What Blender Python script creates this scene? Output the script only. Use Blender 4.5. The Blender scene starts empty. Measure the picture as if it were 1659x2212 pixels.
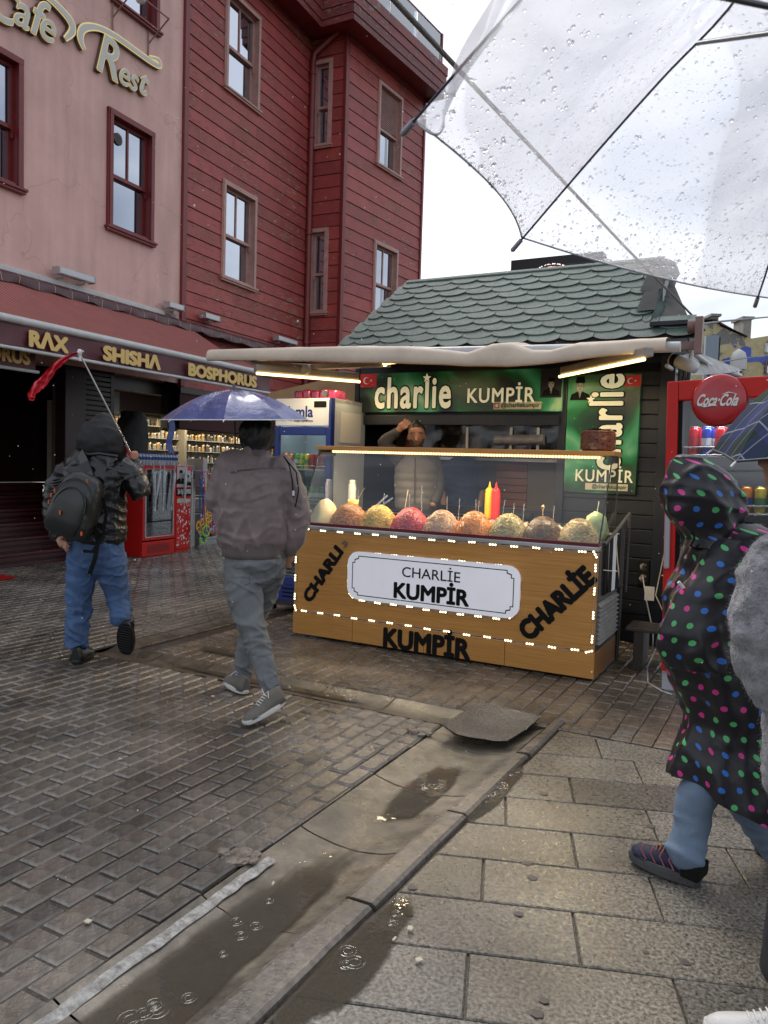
import bpy, bmesh, math, random
from math import sin, cos, pi, radians as R, sqrt, atan2
from mathutils import Vector as V, Matrix, noise
rnd = random.Random(7)
SC = bpy.context.scene
COL = SC.collection
D = bpy.data

# ---------------------------------------------------------------- camera
F = 1662.0; CX = 829.5; CY = 1106.0; H = 1.5; PITCH = R(3.55); ROLL = 0.031
_f = V((0, cos(PITCH), -sin(PITCH))); _u0 = V((0, sin(PITCH), cos(PITCH))); _r0 = V((1, 0, 0))
_r = cos(ROLL)*_r0 + sin(ROLL)*_u0; _u = cos(ROLL)*_u0 - sin(ROLL)*_r0
cam = D.cameras.new('camera'); cam_o = D.objects.new('camera', cam); COL.objects.link(cam_o)
cam.sensor_fit = 'VERTICAL'; cam.sensor_height = 24; cam.lens = F/2212*24
cam.clip_start = .05; cam.clip_end = 2000
cam.dof.use_dof = True; cam.dof.focus_distance = 5.5; cam.dof.aperture_fstop = 14
m = Matrix.Identity(4)
for i in range(3):
    m[i][0] = _r[i]; m[i][1] = _u[i]; m[i][2] = -_f[i]
m[2][3] = H
cam_o.matrix_world = m; SC.camera = cam_o

# ---------------------------------------------------------------- sky and light (overcast, rain)
SUN_EL = R(48); SUN_AZ = R(-25)          # azimuth measured from +Y towards +X
W = D.worlds.new('World'); SC.world = W; W.use_nodes = True
nt = W.node_tree; nt.nodes.clear()
N = nt.nodes.new; L = nt.links.new
wo = N('ShaderNodeOutputWorld'); bg1 = N('ShaderNodeBackground'); bg2 = N('ShaderNodeBackground'); add = N('ShaderNodeAddShader')
sky = N('ShaderNodeTexSky'); sky.sky_type = 'NISHITA'; sky.sun_disc = False
sky.sun_elevation = SUN_EL; sky.sun_rotation = SUN_AZ
L(sky.outputs[0], bg1.inputs[0]); bg1.inputs[1].default_value = 0.05; sky.air_density = 1; sky.dust_density = 4
tc = N('ShaderNodeTexCoord'); mp = N('ShaderNodeMapping'); mp.inputs['Scale'].default_value = (1, 1, 2.2); mp.inputs['Location'].default_value = (.35, .2, .1)
n1 = N('ShaderNodeTexNoise'); n1.inputs['Scale'].default_value = 3.0; n1.inputs['Detail'].default_value = 7; n1.inputs['Roughness'].default_value = .5; n1.inputs['Distortion'].default_value = .3
cr = N('ShaderNodeValToRGB')
e = cr.color_ramp.elements
e[0].position = .38; e[0].color = (.30, .307, .325, 1); e[1].position = .62; e[1].color = (.78, .78, .785, 1)
k = e.new(.5); k.color = (.50, .505, .52, 1)
L(tc.outputs['Generated'], mp.inputs[0]); L(mp.outputs[0], n1.inputs['Vector']); L(n1.outputs[0], cr.inputs[0]); L(cr.outputs[0], bg2.inputs[0])
bg2.inputs[1].default_value = 0.60
L(bg1.outputs[0], add.inputs[0]); L(bg2.outputs[0], add.inputs[1]); L(add.outputs[0], wo.inputs[0])
sl = D.lights.new('sun', 'SUN'); sl.energy = 1.5; sl.angle = R(30); sl.color = (1, .97, .93)
so = D.objects.new('sun', sl); COL.objects.link(so)
so.rotation_euler = V((-sin(SUN_AZ)*cos(SUN_EL), -cos(SUN_AZ)*cos(SUN_EL), -sin(SUN_EL))).to_track_quat('-Z', 'Y').to_euler()
SC.view_settings.view_transform = 'Standard'; SC.view_settings.look = 'None'
SC.view_settings.exposure = 0.92; SC.view_settings.gamma = 1; SC.view_settings.use_curve_mapping = False
SC.cycles.max_bounces = 9; SC.cycles.transparent_max_bounces = 24; SC.cycles.caustics_reflective = False; SC.cycles.caustics_refractive = False

# ---------------------------------------------------------------- frames and pixel helpers
class Frame:
    def __init__(s, o, deg):
        s.o = V(o); s.a = R(deg); s.rot = -s.a
    def w(s, x, y, z=0):
        return V((s.o.x + x*cos(s.a) + y*sin(s.a), s.o.y - x*sin(s.a) + y*cos(s.a), s.o.z + z))
K = Frame((1.528, 5.408, 0), 28)          # food stand: x right along its front, y away from the street
B = Frame((-4.946, 9.887, 0), 24.3-90)    # house fronts: x along the wall (away), y into the wall
def ray(x, y):
    return _f + _r*((x-CX)/F) - _u*((y-CY)/F)
def P(x, y, d):                            # point at forward distance d
    r = ray(x, y); return V((0, 0, H)) + r*(d/r.y)

# ---------------------------------------------------------------- mesh helpers
class MB:
    def __init__(s): s.v = []; s.f = []; s.mi = []; s.sm = []; s.col = []; s.c = (1, 1, 1)
    def add(s, vs, fs, mi=0, smooth=False, M=None):
        b = len(s.v)
        s.v += [tuple(M @ V(p)) if M else tuple(p) for p in vs]
        s.col += [s.c]*len(vs)
        s.f += [tuple(b+i for i in f) for f in fs]; s.mi += [mi]*len(fs); s.sm += [smooth]*len(fs)
        return s
    def box(s, x0, x1, y0, y1, z0, z1, mi=0, bev=0, M=None):
        if bev <= 0:
            vs = [(x, y, z) for z in (z0, z1) for y in (y0, y1) for x in (x0, x1)]
            return s.add(vs, [(0, 2, 3, 1), (4, 5, 7, 6), (0, 1, 5, 4), (2, 6, 7, 3), (0, 4, 6, 2), (1, 3, 7, 5)], mi, False, M)
        bev = min(bev, abs(x1-x0)*.45, abs(y1-y0)*.45, abs(z1-z0)*.45)
        bm = bmesh.new(); bmesh.ops.create_cube(bm, size=1)
        for v in bm.verts: v.co = V(((x0+x1)/2+v.co.x*(x1-x0), (y0+y1)/2+v.co.y*(y1-y0), (z0+z1)/2+v.co.z*(z1-z0)))
        bmesh.ops.bevel(bm, geom=bm.edges[:], offset=bev, segments=2, profile=.6, affect='EDGES')
        bm.verts.ensure_lookup_table()
        vs = [v.co.copy() for v in bm.verts]; fs = [[v.index for v in f.verts] for f in bm.faces]; bm.free()
        return s.add(vs, fs, mi, False, M)
    def rings(s, rr, mi=0, cap=True, smooth=True, closed=True, M=None):
        n = len(rr[0]); vs = [p for r in rr for p in r]; fs = []
        for i in range(len(rr)-1):
            for j in range(n if closed else n-1):
                k = (j+1) % n
                fs.append((i*n+j, i*n+k, (i+1)*n+k, (i+1)*n+j))
        s.add(vs, fs, mi, smooth, M)
        if cap and closed:
            s.add(rr[0], [tuple(range(n))[::-1]], mi, False, M); s.add(rr[-1], [tuple(range(n))], mi, False, M)
        return s
    def tube(s, pts, r, n=8, mi=0, cap=True, M=None):
        pts = [V(p) for p in pts]; rs = r if isinstance(r, (list, tuple)) else [r]*len(pts)
        rr = []; up = V((0, 0, 1)); prev = None
        for i, p in enumerate(pts):
            t = (pts[min(i+1, len(pts)-1)]-pts[max(i-1, 0)]).normalized()
            if prev is None:
                a = t.cross(up if abs(t.z) < .9 else V((1, 0, 0))).normalized()
            else:
                a = (prev - t*prev.dot(t)).normalized()
            prev = a; b = t.cross(a)
            rr.append([p + (a*cos(2*pi*j/n)+b*sin(2*pi*j/n))*rs[i] for j in range(n)])
        return s.rings(rr, mi, cap, True, True, M)
    def lathe(s, prof, n=16, c=(0, 0, 0), mi=0, cap=True, M=None):
        rr = [[(c[0]+r*cos(2*pi*j/n), c[1]+r*sin(2*pi*j/n), c[2]+z) for j in range(n)] for r, z in prof]
        return s.rings(rr, mi, cap, True, True, M)
    def prism(s, pts, y0, y1, mi=0, M=None):      # outline in x,z extruded along y
        n = len(pts); vs = [(x, y0, z) for x, z in pts]+[(x, y1, z) for x, z in pts]
        fs = [tuple(range(n)), tuple(range(2*n-1, n-1, -1))]+[(i, i+n, (i+1) % n+n, (i+1) % n) for i in range(n)]
        return s.add(vs, fs, mi, False, M)
    def mesh(s, name, mats):
        me = D.meshes.new(name); me.from_pydata(s.v, [], s.f)
        for q in (mats if isinstance(mats, (list, tuple)) else [mats]): me.materials.append(q)
        me.polygons.foreach_set('material_index', s.mi); me.polygons.foreach_set('use_smooth', s.sm)
        if any(c != (1, 1, 1) for c in s.col) or any(q.get('tint') for q in (mats if isinstance(mats, (list, tuple)) else [mats])):
            at = me.color_attributes.new('tint', 'FLOAT_COLOR', 'POINT')
            at.data.foreach_set('color', [x for c in s.col for x in (*c, 1)])
        me.validate(); me.update(); return me
    def obj(s, name, mats, parent=None, loc=None, rotz=0):
        return link(name, s.mesh(name, mats), parent, loc, rotz)
def link(name, me, parent=None, loc=None, rotz=0):
    o = D.objects.new(name, me); COL.objects.link(o)
    if parent: o.parent = parent
    if loc is not None: o.location = loc
    if rotz: o.rotation_euler.z = rotz
    return o
def tag(o, label=None, cat=None, group=None, kind=None):
    if label: o['label'] = label
    if cat: o['category'] = cat
    if group: o['group'] = group
    if kind: o['kind'] = kind
    return o
def thing(name, label, cat, loc=(0, 0, 0), rotz=0, group=None):
    o = D.objects.new(name, None); COL.objects.link(o); o.empty_display_size = .1
    o.location = loc; o.rotation_euler = (0, 0, rotz)
    return tag(o, label, cat, group)
def kids(o): return [c for c in D.objects if c.parent == o]
def copy_tree(o, parent=None):
    ch = CH.get(o.name)
    c = o.copy(); COL.objects.link(c)
    if parent: c.parent = parent
    if ch is None:
        ch = [q for q in D.objects if q.parent == o]; CH[o.name] = ch
    for q in ch: copy_tree(q, c)
    return c
CH = {}

# ---------------------------------------------------------------- materials
MC = {}
def mat(name, col, rough=.6, metal=0, nscale=0, namt=.25, bump=0, bscale=40, spec=.5, tint=False, stretch=(1, 1, 1), rvar=0, emit=0, ecol=None, coat=0, sheen=0, alpha=1, trans=0, dark=None, detail=5, bdist=.004):
    if name in MC: return MC[name]
    M = D.materials.new(name); M.use_nodes = True; t = M.node_tree; b = t.nodes['Principled BSDF']; n = t.nodes.new; l = t.links.new
    c4 = (*col, 1)
    b.inputs['Base Color'].default_value = c4; b.inputs['Roughness'].default_value = rough; b.inputs['Metallic'].default_value = metal
    b.inputs['Specular IOR Level'].default_value = spec; b.inputs['Coat Weight'].default_value = coat; b.inputs['Coat Roughness'].default_value = .08
    b.inputs['Sheen Weight'].default_value = sheen; b.inputs['Alpha'].default_value = alpha; b.inputs['Transmission Weight'].default_value = trans
    if emit:
        b.inputs['Emission Color'].default_value = (*(ecol or col), 1); b.inputs['Emission Strength'].default_value = emit
    tcn = n('ShaderNodeTexCoord'); mpn = n('ShaderNodeMapping'); mpn.inputs['Scale'].default_value = stretch; l(tcn.outputs['Object'], mpn.inputs[0])
    src = None
    if nscale:
        z = n('ShaderNodeTexNoise'); z.inputs['Scale'].default_value = nscale; z.inputs['Detail'].default_value = detail; z.inputs['Roughness'].default_value = .65
        l(mpn.outputs[0], z.inputs['Vector'])
        mr = n('ShaderNodeMapRange'); mr.inputs['From Min'].default_value = .3; mr.inputs['From Max'].default_value = .7
        l(z.outputs[0], mr.inputs['Value'])
        mx = n('ShaderNodeMix'); mx.data_type = 'RGBA'
        d = dark or tuple(c*(1-namt) for c in col)
        mx.inputs['A'].default_value = (*d, 1); mx.inputs['B'].default_value = (*[min(1, c*(1+namt*.6)) for c in col], 1)
        l(mr.outputs[0], mx.inputs['Factor']); src = mx.outputs['Result']
        if rvar:
            m2 = n('ShaderNodeMapRange'); m2.inputs['From Min'].default_value = .35; m2.inputs['From Max'].default_value = .65
            m2.inputs['To Min'].default_value = max(.02, rough-rvar); m2.inputs['To Max'].default_value = rough+rvar
            z2 = n('ShaderNodeTexNoise'); z2.inputs['Scale'].default_value = nscale*.45; z2.inputs['Detail'].default_value = 3; l(mpn.outputs[0], z2.inputs['Vector'])
            l(z2.outputs[0], m2.inputs['Value']); l(m2.outputs[0], b.inputs['Roughness'])
    if tint:
        at = n('ShaderNodeAttribute'); at.attribute_name = 'tint'
        mu = n('ShaderNodeMix'); mu.data_type = 'RGBA'; mu.blend_type = 'MULTIPLY'; mu.inputs['Factor'].default_value = 1
        if src: l(src, mu.inputs['A'])
        else: mu.inputs['A'].default_value = c4
        l(at.outputs['Color'], mu.inputs['B']); src = mu.outputs['Result']
    if src: l(src, b.inputs['Base Color'])
    if bump:
        z3 = n('ShaderNodeTexNoise'); z3.inputs['Scale'].default_value = bscale; z3.inputs['Detail'].default_value = 6; z3.inputs['Roughness'].default_value = .6; l(mpn.outputs[0], z3.inputs['Vector'])
        bp = n('ShaderNodeBump'); bp.inputs['Strength'].default_value = bump; bp.inputs['Distance'].default_value = bdist; l(z3.outputs[0], bp.inputs['Height']); l(bp.outputs[0], b.inputs['Normal'])
    MC[name] = M
    if tint: M['tint'] = 1
    return M
def glass(name, tintc=(.9, .95, .95), refl=.12, rough=.01, diff=0, k=1):
    if name in MC: return MC[name]
    M = D.materials.new(name); M.use_nodes = True; t = M.node_tree; t.nodes.clear(); n = t.nodes.new; l = t.links.new
    o = n('ShaderNodeOutputMaterial'); tr = n('ShaderNodeBsdfTransparent'); tr.inputs[0].default_value = (*tintc, 1)
    gl = n('ShaderNodeBsdfGlossy'); gl.inputs['Roughness'].default_value = rough; gl.inputs['Color'].default_value = (.95, .97, 1, 1)
    fr = n('ShaderNodeFresnel'); fr.inputs[0].default_value = 1.45
    ad = n('ShaderNodeMath'); ad.operation = 'ADD'; ad.use_clamp = True; ad.inputs[1].default_value = refl; ad0 = n('ShaderNodeMath'); ad0.operation = 'MULTIPLY'; ad0.inputs[1].default_value = k; l(fr.outputs[0], ad0.inputs[0]); l(ad0.outputs[0], ad.inputs[0])
    mx = n('ShaderNodeMixShader'); l(ad.outputs[0], mx.inputs[0]); l(tr.outputs[0], mx.inputs[1]); l(gl.outputs[0], mx.inputs[2])
    last = mx
    if diff:
        df = n('ShaderNodeBsdfTranslucent'); df.inputs[0].default_value = (.9, .9, .92, 1); m2 = n('ShaderNodeMixShader'); m2.inputs[0].default_value = diff
        l(mx.outputs[0], m2.inputs[1]); l(df.outputs[0], m2.inputs[2]); last = m2
    l(last.outputs[0], o.inputs[0]); MC[name] = M; return M
def txt(s, size, m_, parent, loc, rot=(pi/2, 0, 0), ext=.002, bold=0, sx=1, shear=0, name='lettering', align='CENTER', space=1, bevel=0, outline=None, warp=None, res=3):
    cu = D.curves.new('t', 'FONT'); cu.body = s; cu.size = size; cu.extrude = ext; cu.align_x = align; cu.align_y = 'CENTER'; cu.shear = shear; cu.space_character = space; cu.resolution_u = res
    if bevel: cu.bevel_depth = bevel; cu.bevel_resolution = 0
    o = D.objects.new('t', cu); COL.objects.link(o); bpy.context.view_layer.update()
    me = D.meshes.new_from_object(o.evaluated_get(bpy.context.evaluated_depsgraph_get()))
    D.objects.remove(o); D.curves.remove(cu); me.name = name
    for v in me.vertices:
        v.co.x *= sx
        if warp: v.co = V(warp(v.co))
    if bold:      # heavier strokes: the glyphs repeated around a small circle, each a hair deeper
        vs = [tuple(v.co) for v in me.vertices]; fs = [tuple(p.vertices) for p in me.polygons]; mb = MB(); D.meshes.remove(me)
        for j in range(11):
            dx, dy = (0, 0) if j == 0 else (bold*cos(2*pi*j/10), bold*sin(2*pi*j/10)); mb.add([(x+dx, y+dy, z+.00012*j) for x, y, z in vs], fs)
        me = mb.mesh(name, m_)
    me.materials.clear(); me.materials.append(m_)
    q = link(name, me, parent, loc); q.rotation_euler = rot
    return q

def lamp(a, b_, w_, energy, col, down=(0, 0, -1)):
    """area light along the tube or strip from a to b, as the lit lamp in the photograph"""
    a, b_ = V(a), V(b_); ld = D.lights.new('lamp', 'AREA'); ld.shape = 'RECTANGLE'; ld.size = (b_-a).length; ld.size_y = w_; ld.energy = energy; ld.color = col
    o = D.objects.new('lamp', ld); COL.objects.link(o); x_ = (b_-a).normalized(); z_ = -V(down); z_ = (z_-x_*z_.dot(x_)).normalized(); y_ = z_.cross(x_)
    M_ = Matrix((x_, y_, z_)).transposed().to_4x4(); M_.translation = (a+b_)/2; o.matrix_world = M_
# ================================================================ ground
wet = dict(rvar=.13, bump=.35)
M_bed = mat('joint_grit', (.045, .040, .034), .3, nscale=30, namt=.5, bump=.5, bscale=90)
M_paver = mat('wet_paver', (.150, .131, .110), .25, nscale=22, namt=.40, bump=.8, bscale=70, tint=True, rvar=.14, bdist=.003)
M_slab = mat('wet_granite', (.222, .205, .176), .30, nscale=80, namt=.95, bump=.35, bscale=120, tint=True, rvar=.12, detail=3, bdist=.002)
M_conc = mat('wet_concrete', (.185, .158, .118), .34, nscale=11, namt=.6, bump=.9, bscale=60, tint=True, rvar=.14, bdist=.003)
M_kerb = mat('wet_kerbstone', (.17, .148, .125), .33, nscale=40, namt=.5, bump=.5, bscale=50, tint=True, rvar=.12)
def hz(x, y, s=1.3): return noise.noise(V((x*s, y*s, 3.3)))
def grain_slab(M):
    t = M.node_tree; b = t.nodes['Principled BSDF']; n = t.nodes.new; l = t.links.new
    tc = n('ShaderNodeTexCoord'); z = n('ShaderNodeTexNoise'); z.inputs['Scale'].default_value = 1.7; z.inputs['Detail'].default_value = 4
    g = n('ShaderNodeNewGeometry'); l(g.outputs['Position'], z.inputs['Vector'])
    mr = n('ShaderNodeMapRange'); mr.inputs['From Min'].default_value = .35; mr.inputs['From Max'].default_value = .68; mr.inputs['To Min'].default_value = .55; mr.inputs['To Max'].default_value = 1.3
    l(z.outputs[0], mr.inputs['Value'])
    src = b.inputs['Base Color'].links[0].from_socket
    mu = n('ShaderNodeMix'); mu.data_type = 'RGBA'; mu.blend_type = 'MULTIPLY'; mu.inputs['Factor'].default_value = 1
    l(src, mu.inputs['A']); l(mr.outputs[0], mu.inputs['B']); l(mu.outputs['Result'], b.inputs['Base Color'])
for q in (M_paver, M_slab, M_conc, M_kerb): grain_slab(q)

# the ground sheet under everything
g = MB(); NX, NY = 60, 60
g.add([(-400, -60, -.16), (400, -60, -.16), (400, 900, -.16), (-400, 900, -.16)], [(0, 1, 2, 3)])
tag(g.obj('ground', M_bed), kind='structure')
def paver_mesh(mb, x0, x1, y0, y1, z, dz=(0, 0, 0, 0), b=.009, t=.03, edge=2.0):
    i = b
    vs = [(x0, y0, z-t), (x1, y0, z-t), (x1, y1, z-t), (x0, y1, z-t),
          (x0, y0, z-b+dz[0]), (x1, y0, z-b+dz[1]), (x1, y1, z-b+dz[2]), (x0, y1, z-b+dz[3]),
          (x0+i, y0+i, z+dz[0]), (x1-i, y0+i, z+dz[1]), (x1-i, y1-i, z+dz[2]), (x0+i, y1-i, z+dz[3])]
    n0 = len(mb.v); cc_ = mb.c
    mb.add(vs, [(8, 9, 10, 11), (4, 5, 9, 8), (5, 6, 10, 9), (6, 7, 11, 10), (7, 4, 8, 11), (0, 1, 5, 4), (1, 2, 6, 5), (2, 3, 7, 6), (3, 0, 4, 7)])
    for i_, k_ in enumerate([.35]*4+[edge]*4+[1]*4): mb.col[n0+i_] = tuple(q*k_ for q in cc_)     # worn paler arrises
rg = random.Random(11)
def rtint(a=.22, warm=.05):
    k = 1+rg.uniform(-a, a); w = rg.uniform(-warm, warm); return (k*(1+w), k, k*(1-w))
# regions in the K frame
LX = -3.33                                   # cross gutter turns here
G1 = -.545; KB = -1.43; KF = -1.12           # gutter edge; cross channel front / back edge
def region(x, y):
    if x < G1-.0 and y < KB: return 'A'
    if x < LX-.2: return 'A'
    if y > KF and x > LX+.05: return 'B'
    return None
def dist(x, y):
    w = K.w(x, y); return w.x*w.x+w.y*w.y
bricks = []
PW, PL_ = .104, .207; gap = .011
def inA(x0, x1, y0, y1):
    return (x1 <= G1+.001 and y1 <= KB) or x1 <= LX-.19
for r in range(0, 130):
    x1 = G1 - r*PW; x0 = x1-PW
    off = (r % 2)*PL_/2 + .03
    nmax = 110 if True else 0
    for c in range(-36, 95):
        y0 = c*PL_+off+ (r*.004); y1 = y0+PL_
        w = K.w((x0+x1)/2, (y0+y1)/2)
        if w.y < .9 or w.y > 19 or abs(w.x) > w.y*.62+.6: continue
        yy1 = y1; yy0 = y0
        if not inA(x0, x1, y0, y1):
            if x0 > LX-.19 and y0 < KB-.05 and y1 > KB: yy1 = KB
            else: continue
        bricks.append((x0, x1, yy0, yy1, 'A'))
for r in range(-30, 34):                       # kiosk forecourt, columns of pavers end to end
    x0 = r*PW*1.12; x1 = x0+PW*1.12
    off = (r % 2)*PL_*.5
    for c in range(-8, 60):
        y0 = c*PL_*.92+off; y1 = y0+PL_*.92
        if x0 < LX+.1 or y1 < KF+.02: continue
        if y0 < KF: y0 = KF
        w = K.w(x0, y0)
        if w.y > 16 or abs(w.x) > w.y*.62+.6 or w.y < 1: continue
        if y0 > 1.6 and x0 > -2.6: continue
        bricks.append((x0, x1, y0, y1, 'B'))
bricks.sort(key=lambda b: dist((b[0]+b[1])/2, (b[2]+b[3])/2))
tagp = thing('brick_pavement', None, None, K.w(0, 0), K.rot); tagp['kind'] = 'structure'
variants = {}
rest = MB()
for i, (x0, x1, y0, y1, reg) in enumerate(bricks):
    z = hz(x0, y0)*.012 + rg.uniform(-.0016, .0016)
    g_ = gap*.5*rg.uniform(.7, 1.3)*(1 if reg == 'A' else .75)
    dz = [rg.uniform(-.0016, .0016) for _ in range(4)]
    if reg == 'A': tn = rtint(.07, .025)
    else: tn = tuple(a*b for a, b in zip(rtint(.10, .03), (1.0, .94, .86)))
    if rg.random() < .05: tn = tuple(c*.7 for c in tn)
    if i < 300:
        w_, l_ = x1-x0, y1-y0; key = (i % 24, round(l_, 2))
        if key not in variants:
            mb = MB(); mb.c = tn; j = lambda: rg.uniform(-.0025, .0025)
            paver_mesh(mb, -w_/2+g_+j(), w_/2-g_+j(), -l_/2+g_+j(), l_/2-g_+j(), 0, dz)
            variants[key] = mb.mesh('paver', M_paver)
        o = link('brick', variants[key], tagp, ((x0+x1)/2, (y0+y1)/2, z)); o.rotation_euler.z = rg.uniform(-.008, .008)
    else:
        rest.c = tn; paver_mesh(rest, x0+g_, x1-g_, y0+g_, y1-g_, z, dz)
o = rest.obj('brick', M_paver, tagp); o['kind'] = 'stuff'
# bedding with water in the joints
bd = MB()
def bedzone(x0, x1, y0, y1, z):
    bd.add([(x0, y0, z), (x1, y0, z), (x1, y1, z), (x0, y1, z)], [(0, 1, 2, 3)])
bedzone(-14, G1-.001, -9, KB, -.0095); bedzone(-14, LX-.19, KB+.0005, 18, -.0100); bedzone(LX+.05, 9, KF, 16, -.0098)
o = bd.obj('joint_sand', M_bed, tagp); o['kind'] = 'stuff'

# main gutter: dished concrete channel units, wet
gut = thing('gutter', None, None, K.w(0, 0), K.rot); gut['kind'] = 'structure'
def prof(t): return -.038*sin(pi*min(1, max(0, t)))**.8
yb = -7.2; units = []
while yb < -1.2:
    ln = .62+rg.uniform(-.02, .02); units.append((yb, min(yb+ln, -1.16))); yb += ln
for (y0, y1) in units:
    mb = MB(); mb.c = rtint(.1, .03); n = 14; lift = rg.uniform(-.004, .004)
    xl, xr0 = G1+.012, -.135
    rr = []
    for yy in (y0+.004, (y0+y1)/2, y1-.004):
        xr = -.135+(yy+4)*.042 if yy > -4 else -.135
        rr.append([(xl+(xr-xl)*j/n, yy, prof(j/n)+lift+hz(yy*3, j*.4, 1)*.006-.004) for j in range(n+1)])
    rr2 = [[(a[0], a[1], a[2]) for a in r] for r in rr]
    mb.rings(rr2[::-1], closed=False, smooth=True)
    mb.obj('channel_unit', M_conc, gut)
# painted stripe along the gutter's left lip
st = mat('worn_white_paint', (.38, .38, .36), .45, nscale=40, namt=.5, bump=.8, bscale=90, dark=(.11, .10, .09))
mb = MB(); rr = []
ys = [-7+.06*i for i in range(66)]
for yy in ys:
    if yy > -3.14: break
    a = G1+.036+hz(yy*14, 2, 1)*.004; b_ = a+.040+hz(yy*23, 5, 1)*.008
    rr.append([(a, yy, prof((a-G1)/.4)+.0050), ((a+b_)/2, yy, prof(((a+b_)/2-G1)/.4)+.0085), (b_, yy, prof((b_-G1)/.4)+.0055)])
mb.rings(rr[::-1], closed=False); tag(mb.obj('stripe', st, gut))
# standing water in the gutter
M_water = D.materials.new('puddle_water'); M_water.use_nodes = True
t = M_water.node_tree; b = t.nodes['Principled BSDF']; b.inputs['Base Color'].default_value = (.085, .074, .055, 1); b.inputs['Roughness'].default_value = .03; b.inputs['Alpha'].default_value = .42; b.inputs['Specular IOR Level'].default_value = .6
zz = t.nodes.new('ShaderNodeTexNoise'); zz.inputs['Scale'].default_value = 26; bp = t.nodes.new('ShaderNodeBump'); bp.inputs['Strength'].default_value = .16; bp.inputs['Distance'].default_value = .003
tcx = t.nodes.new('ShaderNodeTexCoord'); t.links.new(tcx.outputs['Object'], zz.inputs['Vector']); t.links.new(zz.outputs[0], bp.inputs['Height']); t.links.new(bp.outputs[0], b.inputs['Normal'])
at_ = t.nodes.new('ShaderNodeAttribute'); at_.attribute_name = 'tint'; nz_ = t.nodes.new('ShaderNodeTexNoise'); nz_.inputs['Scale'].default_value = 9; nz_.inputs['Detail'].default_value = 5; t.links.new(tcx.outputs['Object'], nz_.inputs['Vector'])
mm_ = t.nodes.new('ShaderNodeMath'); mm_.operation = 'ADD'; t.links.new(at_.outputs['Fac'], mm_.inputs[0]); t.links.new(nz_.outputs[0], mm_.inputs[1])
mr_ = t.nodes.new('ShaderNodeMapRange'); mr_.inputs['From Min'].default_value = .85; mr_.inputs['From Max'].default_value = 1.35; mr_.inputs['To Min'].default_value = 0; mr_.inputs['To Max'].default_value = .80; t.links.new(mm_.outputs[0], mr_.inputs['Value']); t.links.new(mr_.outputs[0], b.inputs['Alpha']); M_water['tint'] = 1
def ripple(mb, cx, cy, z, r0):
    for r in (r0, r0*.55):
        n = 22; rr = []
        for dr, dzz in ((-.0035, 0), (0, .0018), (.0035, 0)):
            rr.append([(cx+(r+dr)*cos(2*pi*j/n), cy+(r+dr)*sin(2*pi*j/n), z+dzz) for j in range(n)])
        mb.rings(rr, cap=False)
def puddle(label, cx, cy, rx, ry, z, nr, name='puddle', amp=.25, seed=0):
    mb = MB(); n = 60; ring = []
    for j in range(n):
        a = 2*pi*j/n; k = 1+amp*noise.noise(V((cos(a)*1.6+seed, sin(a)*1.6, seed*.7)))+.08*noise.noise(V((cos(a)*6, sin(a)*6, seed)))
        ring.append((cx+rx*k*cos(a), cy+ry*k*sin(a), z))
    mb.c = (.999, 1, 1); inner = [(cx+(p[0]-cx)*.72, cy+(p[1]-cy)*.72, z) for p in ring]
    mb.add([(cx, cy, z)]+inner, [(0, j+1, (j+1) % n+1) for j in range(n)])
    b0 = len(mb.v); mb.v += inner+ring; mb.col += [(1, 1, 1)]*n+[(0, 0, 0)]*n; fs_ = [(b0+j, b0+(j+1) % n, b0+n+(j+1) % n, b0+n+j) for j in range(n)]; mb.f += fs_; mb.mi += [0]*n; mb.sm += [False]*n
    r_ = random.Random(seed+3)
    for i in range(nr):
        a = r_.uniform(0, 2*pi); q = r_.uniform(0, .72)
        ripple(mb, cx+rx*q*cos(a), cy+ry*q*sin(a), z+.0005, r_.uniform(.014, .040))
    o = mb.obj(name, M_water, None, K.w(0, 0), K.rot); o['kind'] = 'structure'; return o
puddle('', -.30, -4.05, .150, 1.20, -.019, 26, seed=1, amp=.2)
puddle('', -.27, -2.25, .11, .42, -.030, 4, seed=4)
puddle('', .09, -3.55, .10, .42, .0035, 5, seed=5)
puddle('', .32, -4.15, .30, .27, .0035, 12, seed=6)
puddle('', .05, -2.15, .06, .42, .0035, 4, seed=7)
puddle('', -1.9, -1.275, .95, .055, -.020, 8, seed=8, amp=.15)
puddle('', -3.3, -.4, .05, .8, -.012, 3, seed=9)
puddle('', -2.6, -.85, .33, .08, .0125, 3, seed=10)

# kerb stones beside the gutter
kb = thing('kerb', None, None, K.w(0, 0), K.rot); kb['kind'] = 'structure'
cuts = [-7.2, -6.2, -5.2, -4.15, -3.27, -2.47, -1.65, -1.0]
def kx0(y): return -.135+(max(y, -4)+4)*.042
for i in range(len(cuts)-1):
    y0, y1 = cuts[i]+.008, cuts[i+1]-.008; mb = MB(); mb.c = rtint(.12, .03); n = 10; rr = []
    sh = rg.uniform(-.008, .008)
    for j in range(n+1):
        y = y0+(y1-y0)*j/n; xa = kx0(y)+sh+hz(y*7, i, 1)*.004; xb = .012+(max(y, -4)+4)*.017+hz(y*6, i+9, 1)*.003+sh
        z = .012+sh*.4
        rr.append([(xa, y, -.09), (xa, y, z-.018), (xa+.014, y, z-.003), (xa+.03, y, z), (xb-.018, y, z+.002), (xb-.004, y, z-.006), (xb, y, z-.02), (xb, y, -.06)])
    mb.rings(rr[::-1], closed=True, smooth=False); mb.obj('kerbstone', M_kerb, kb)

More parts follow.
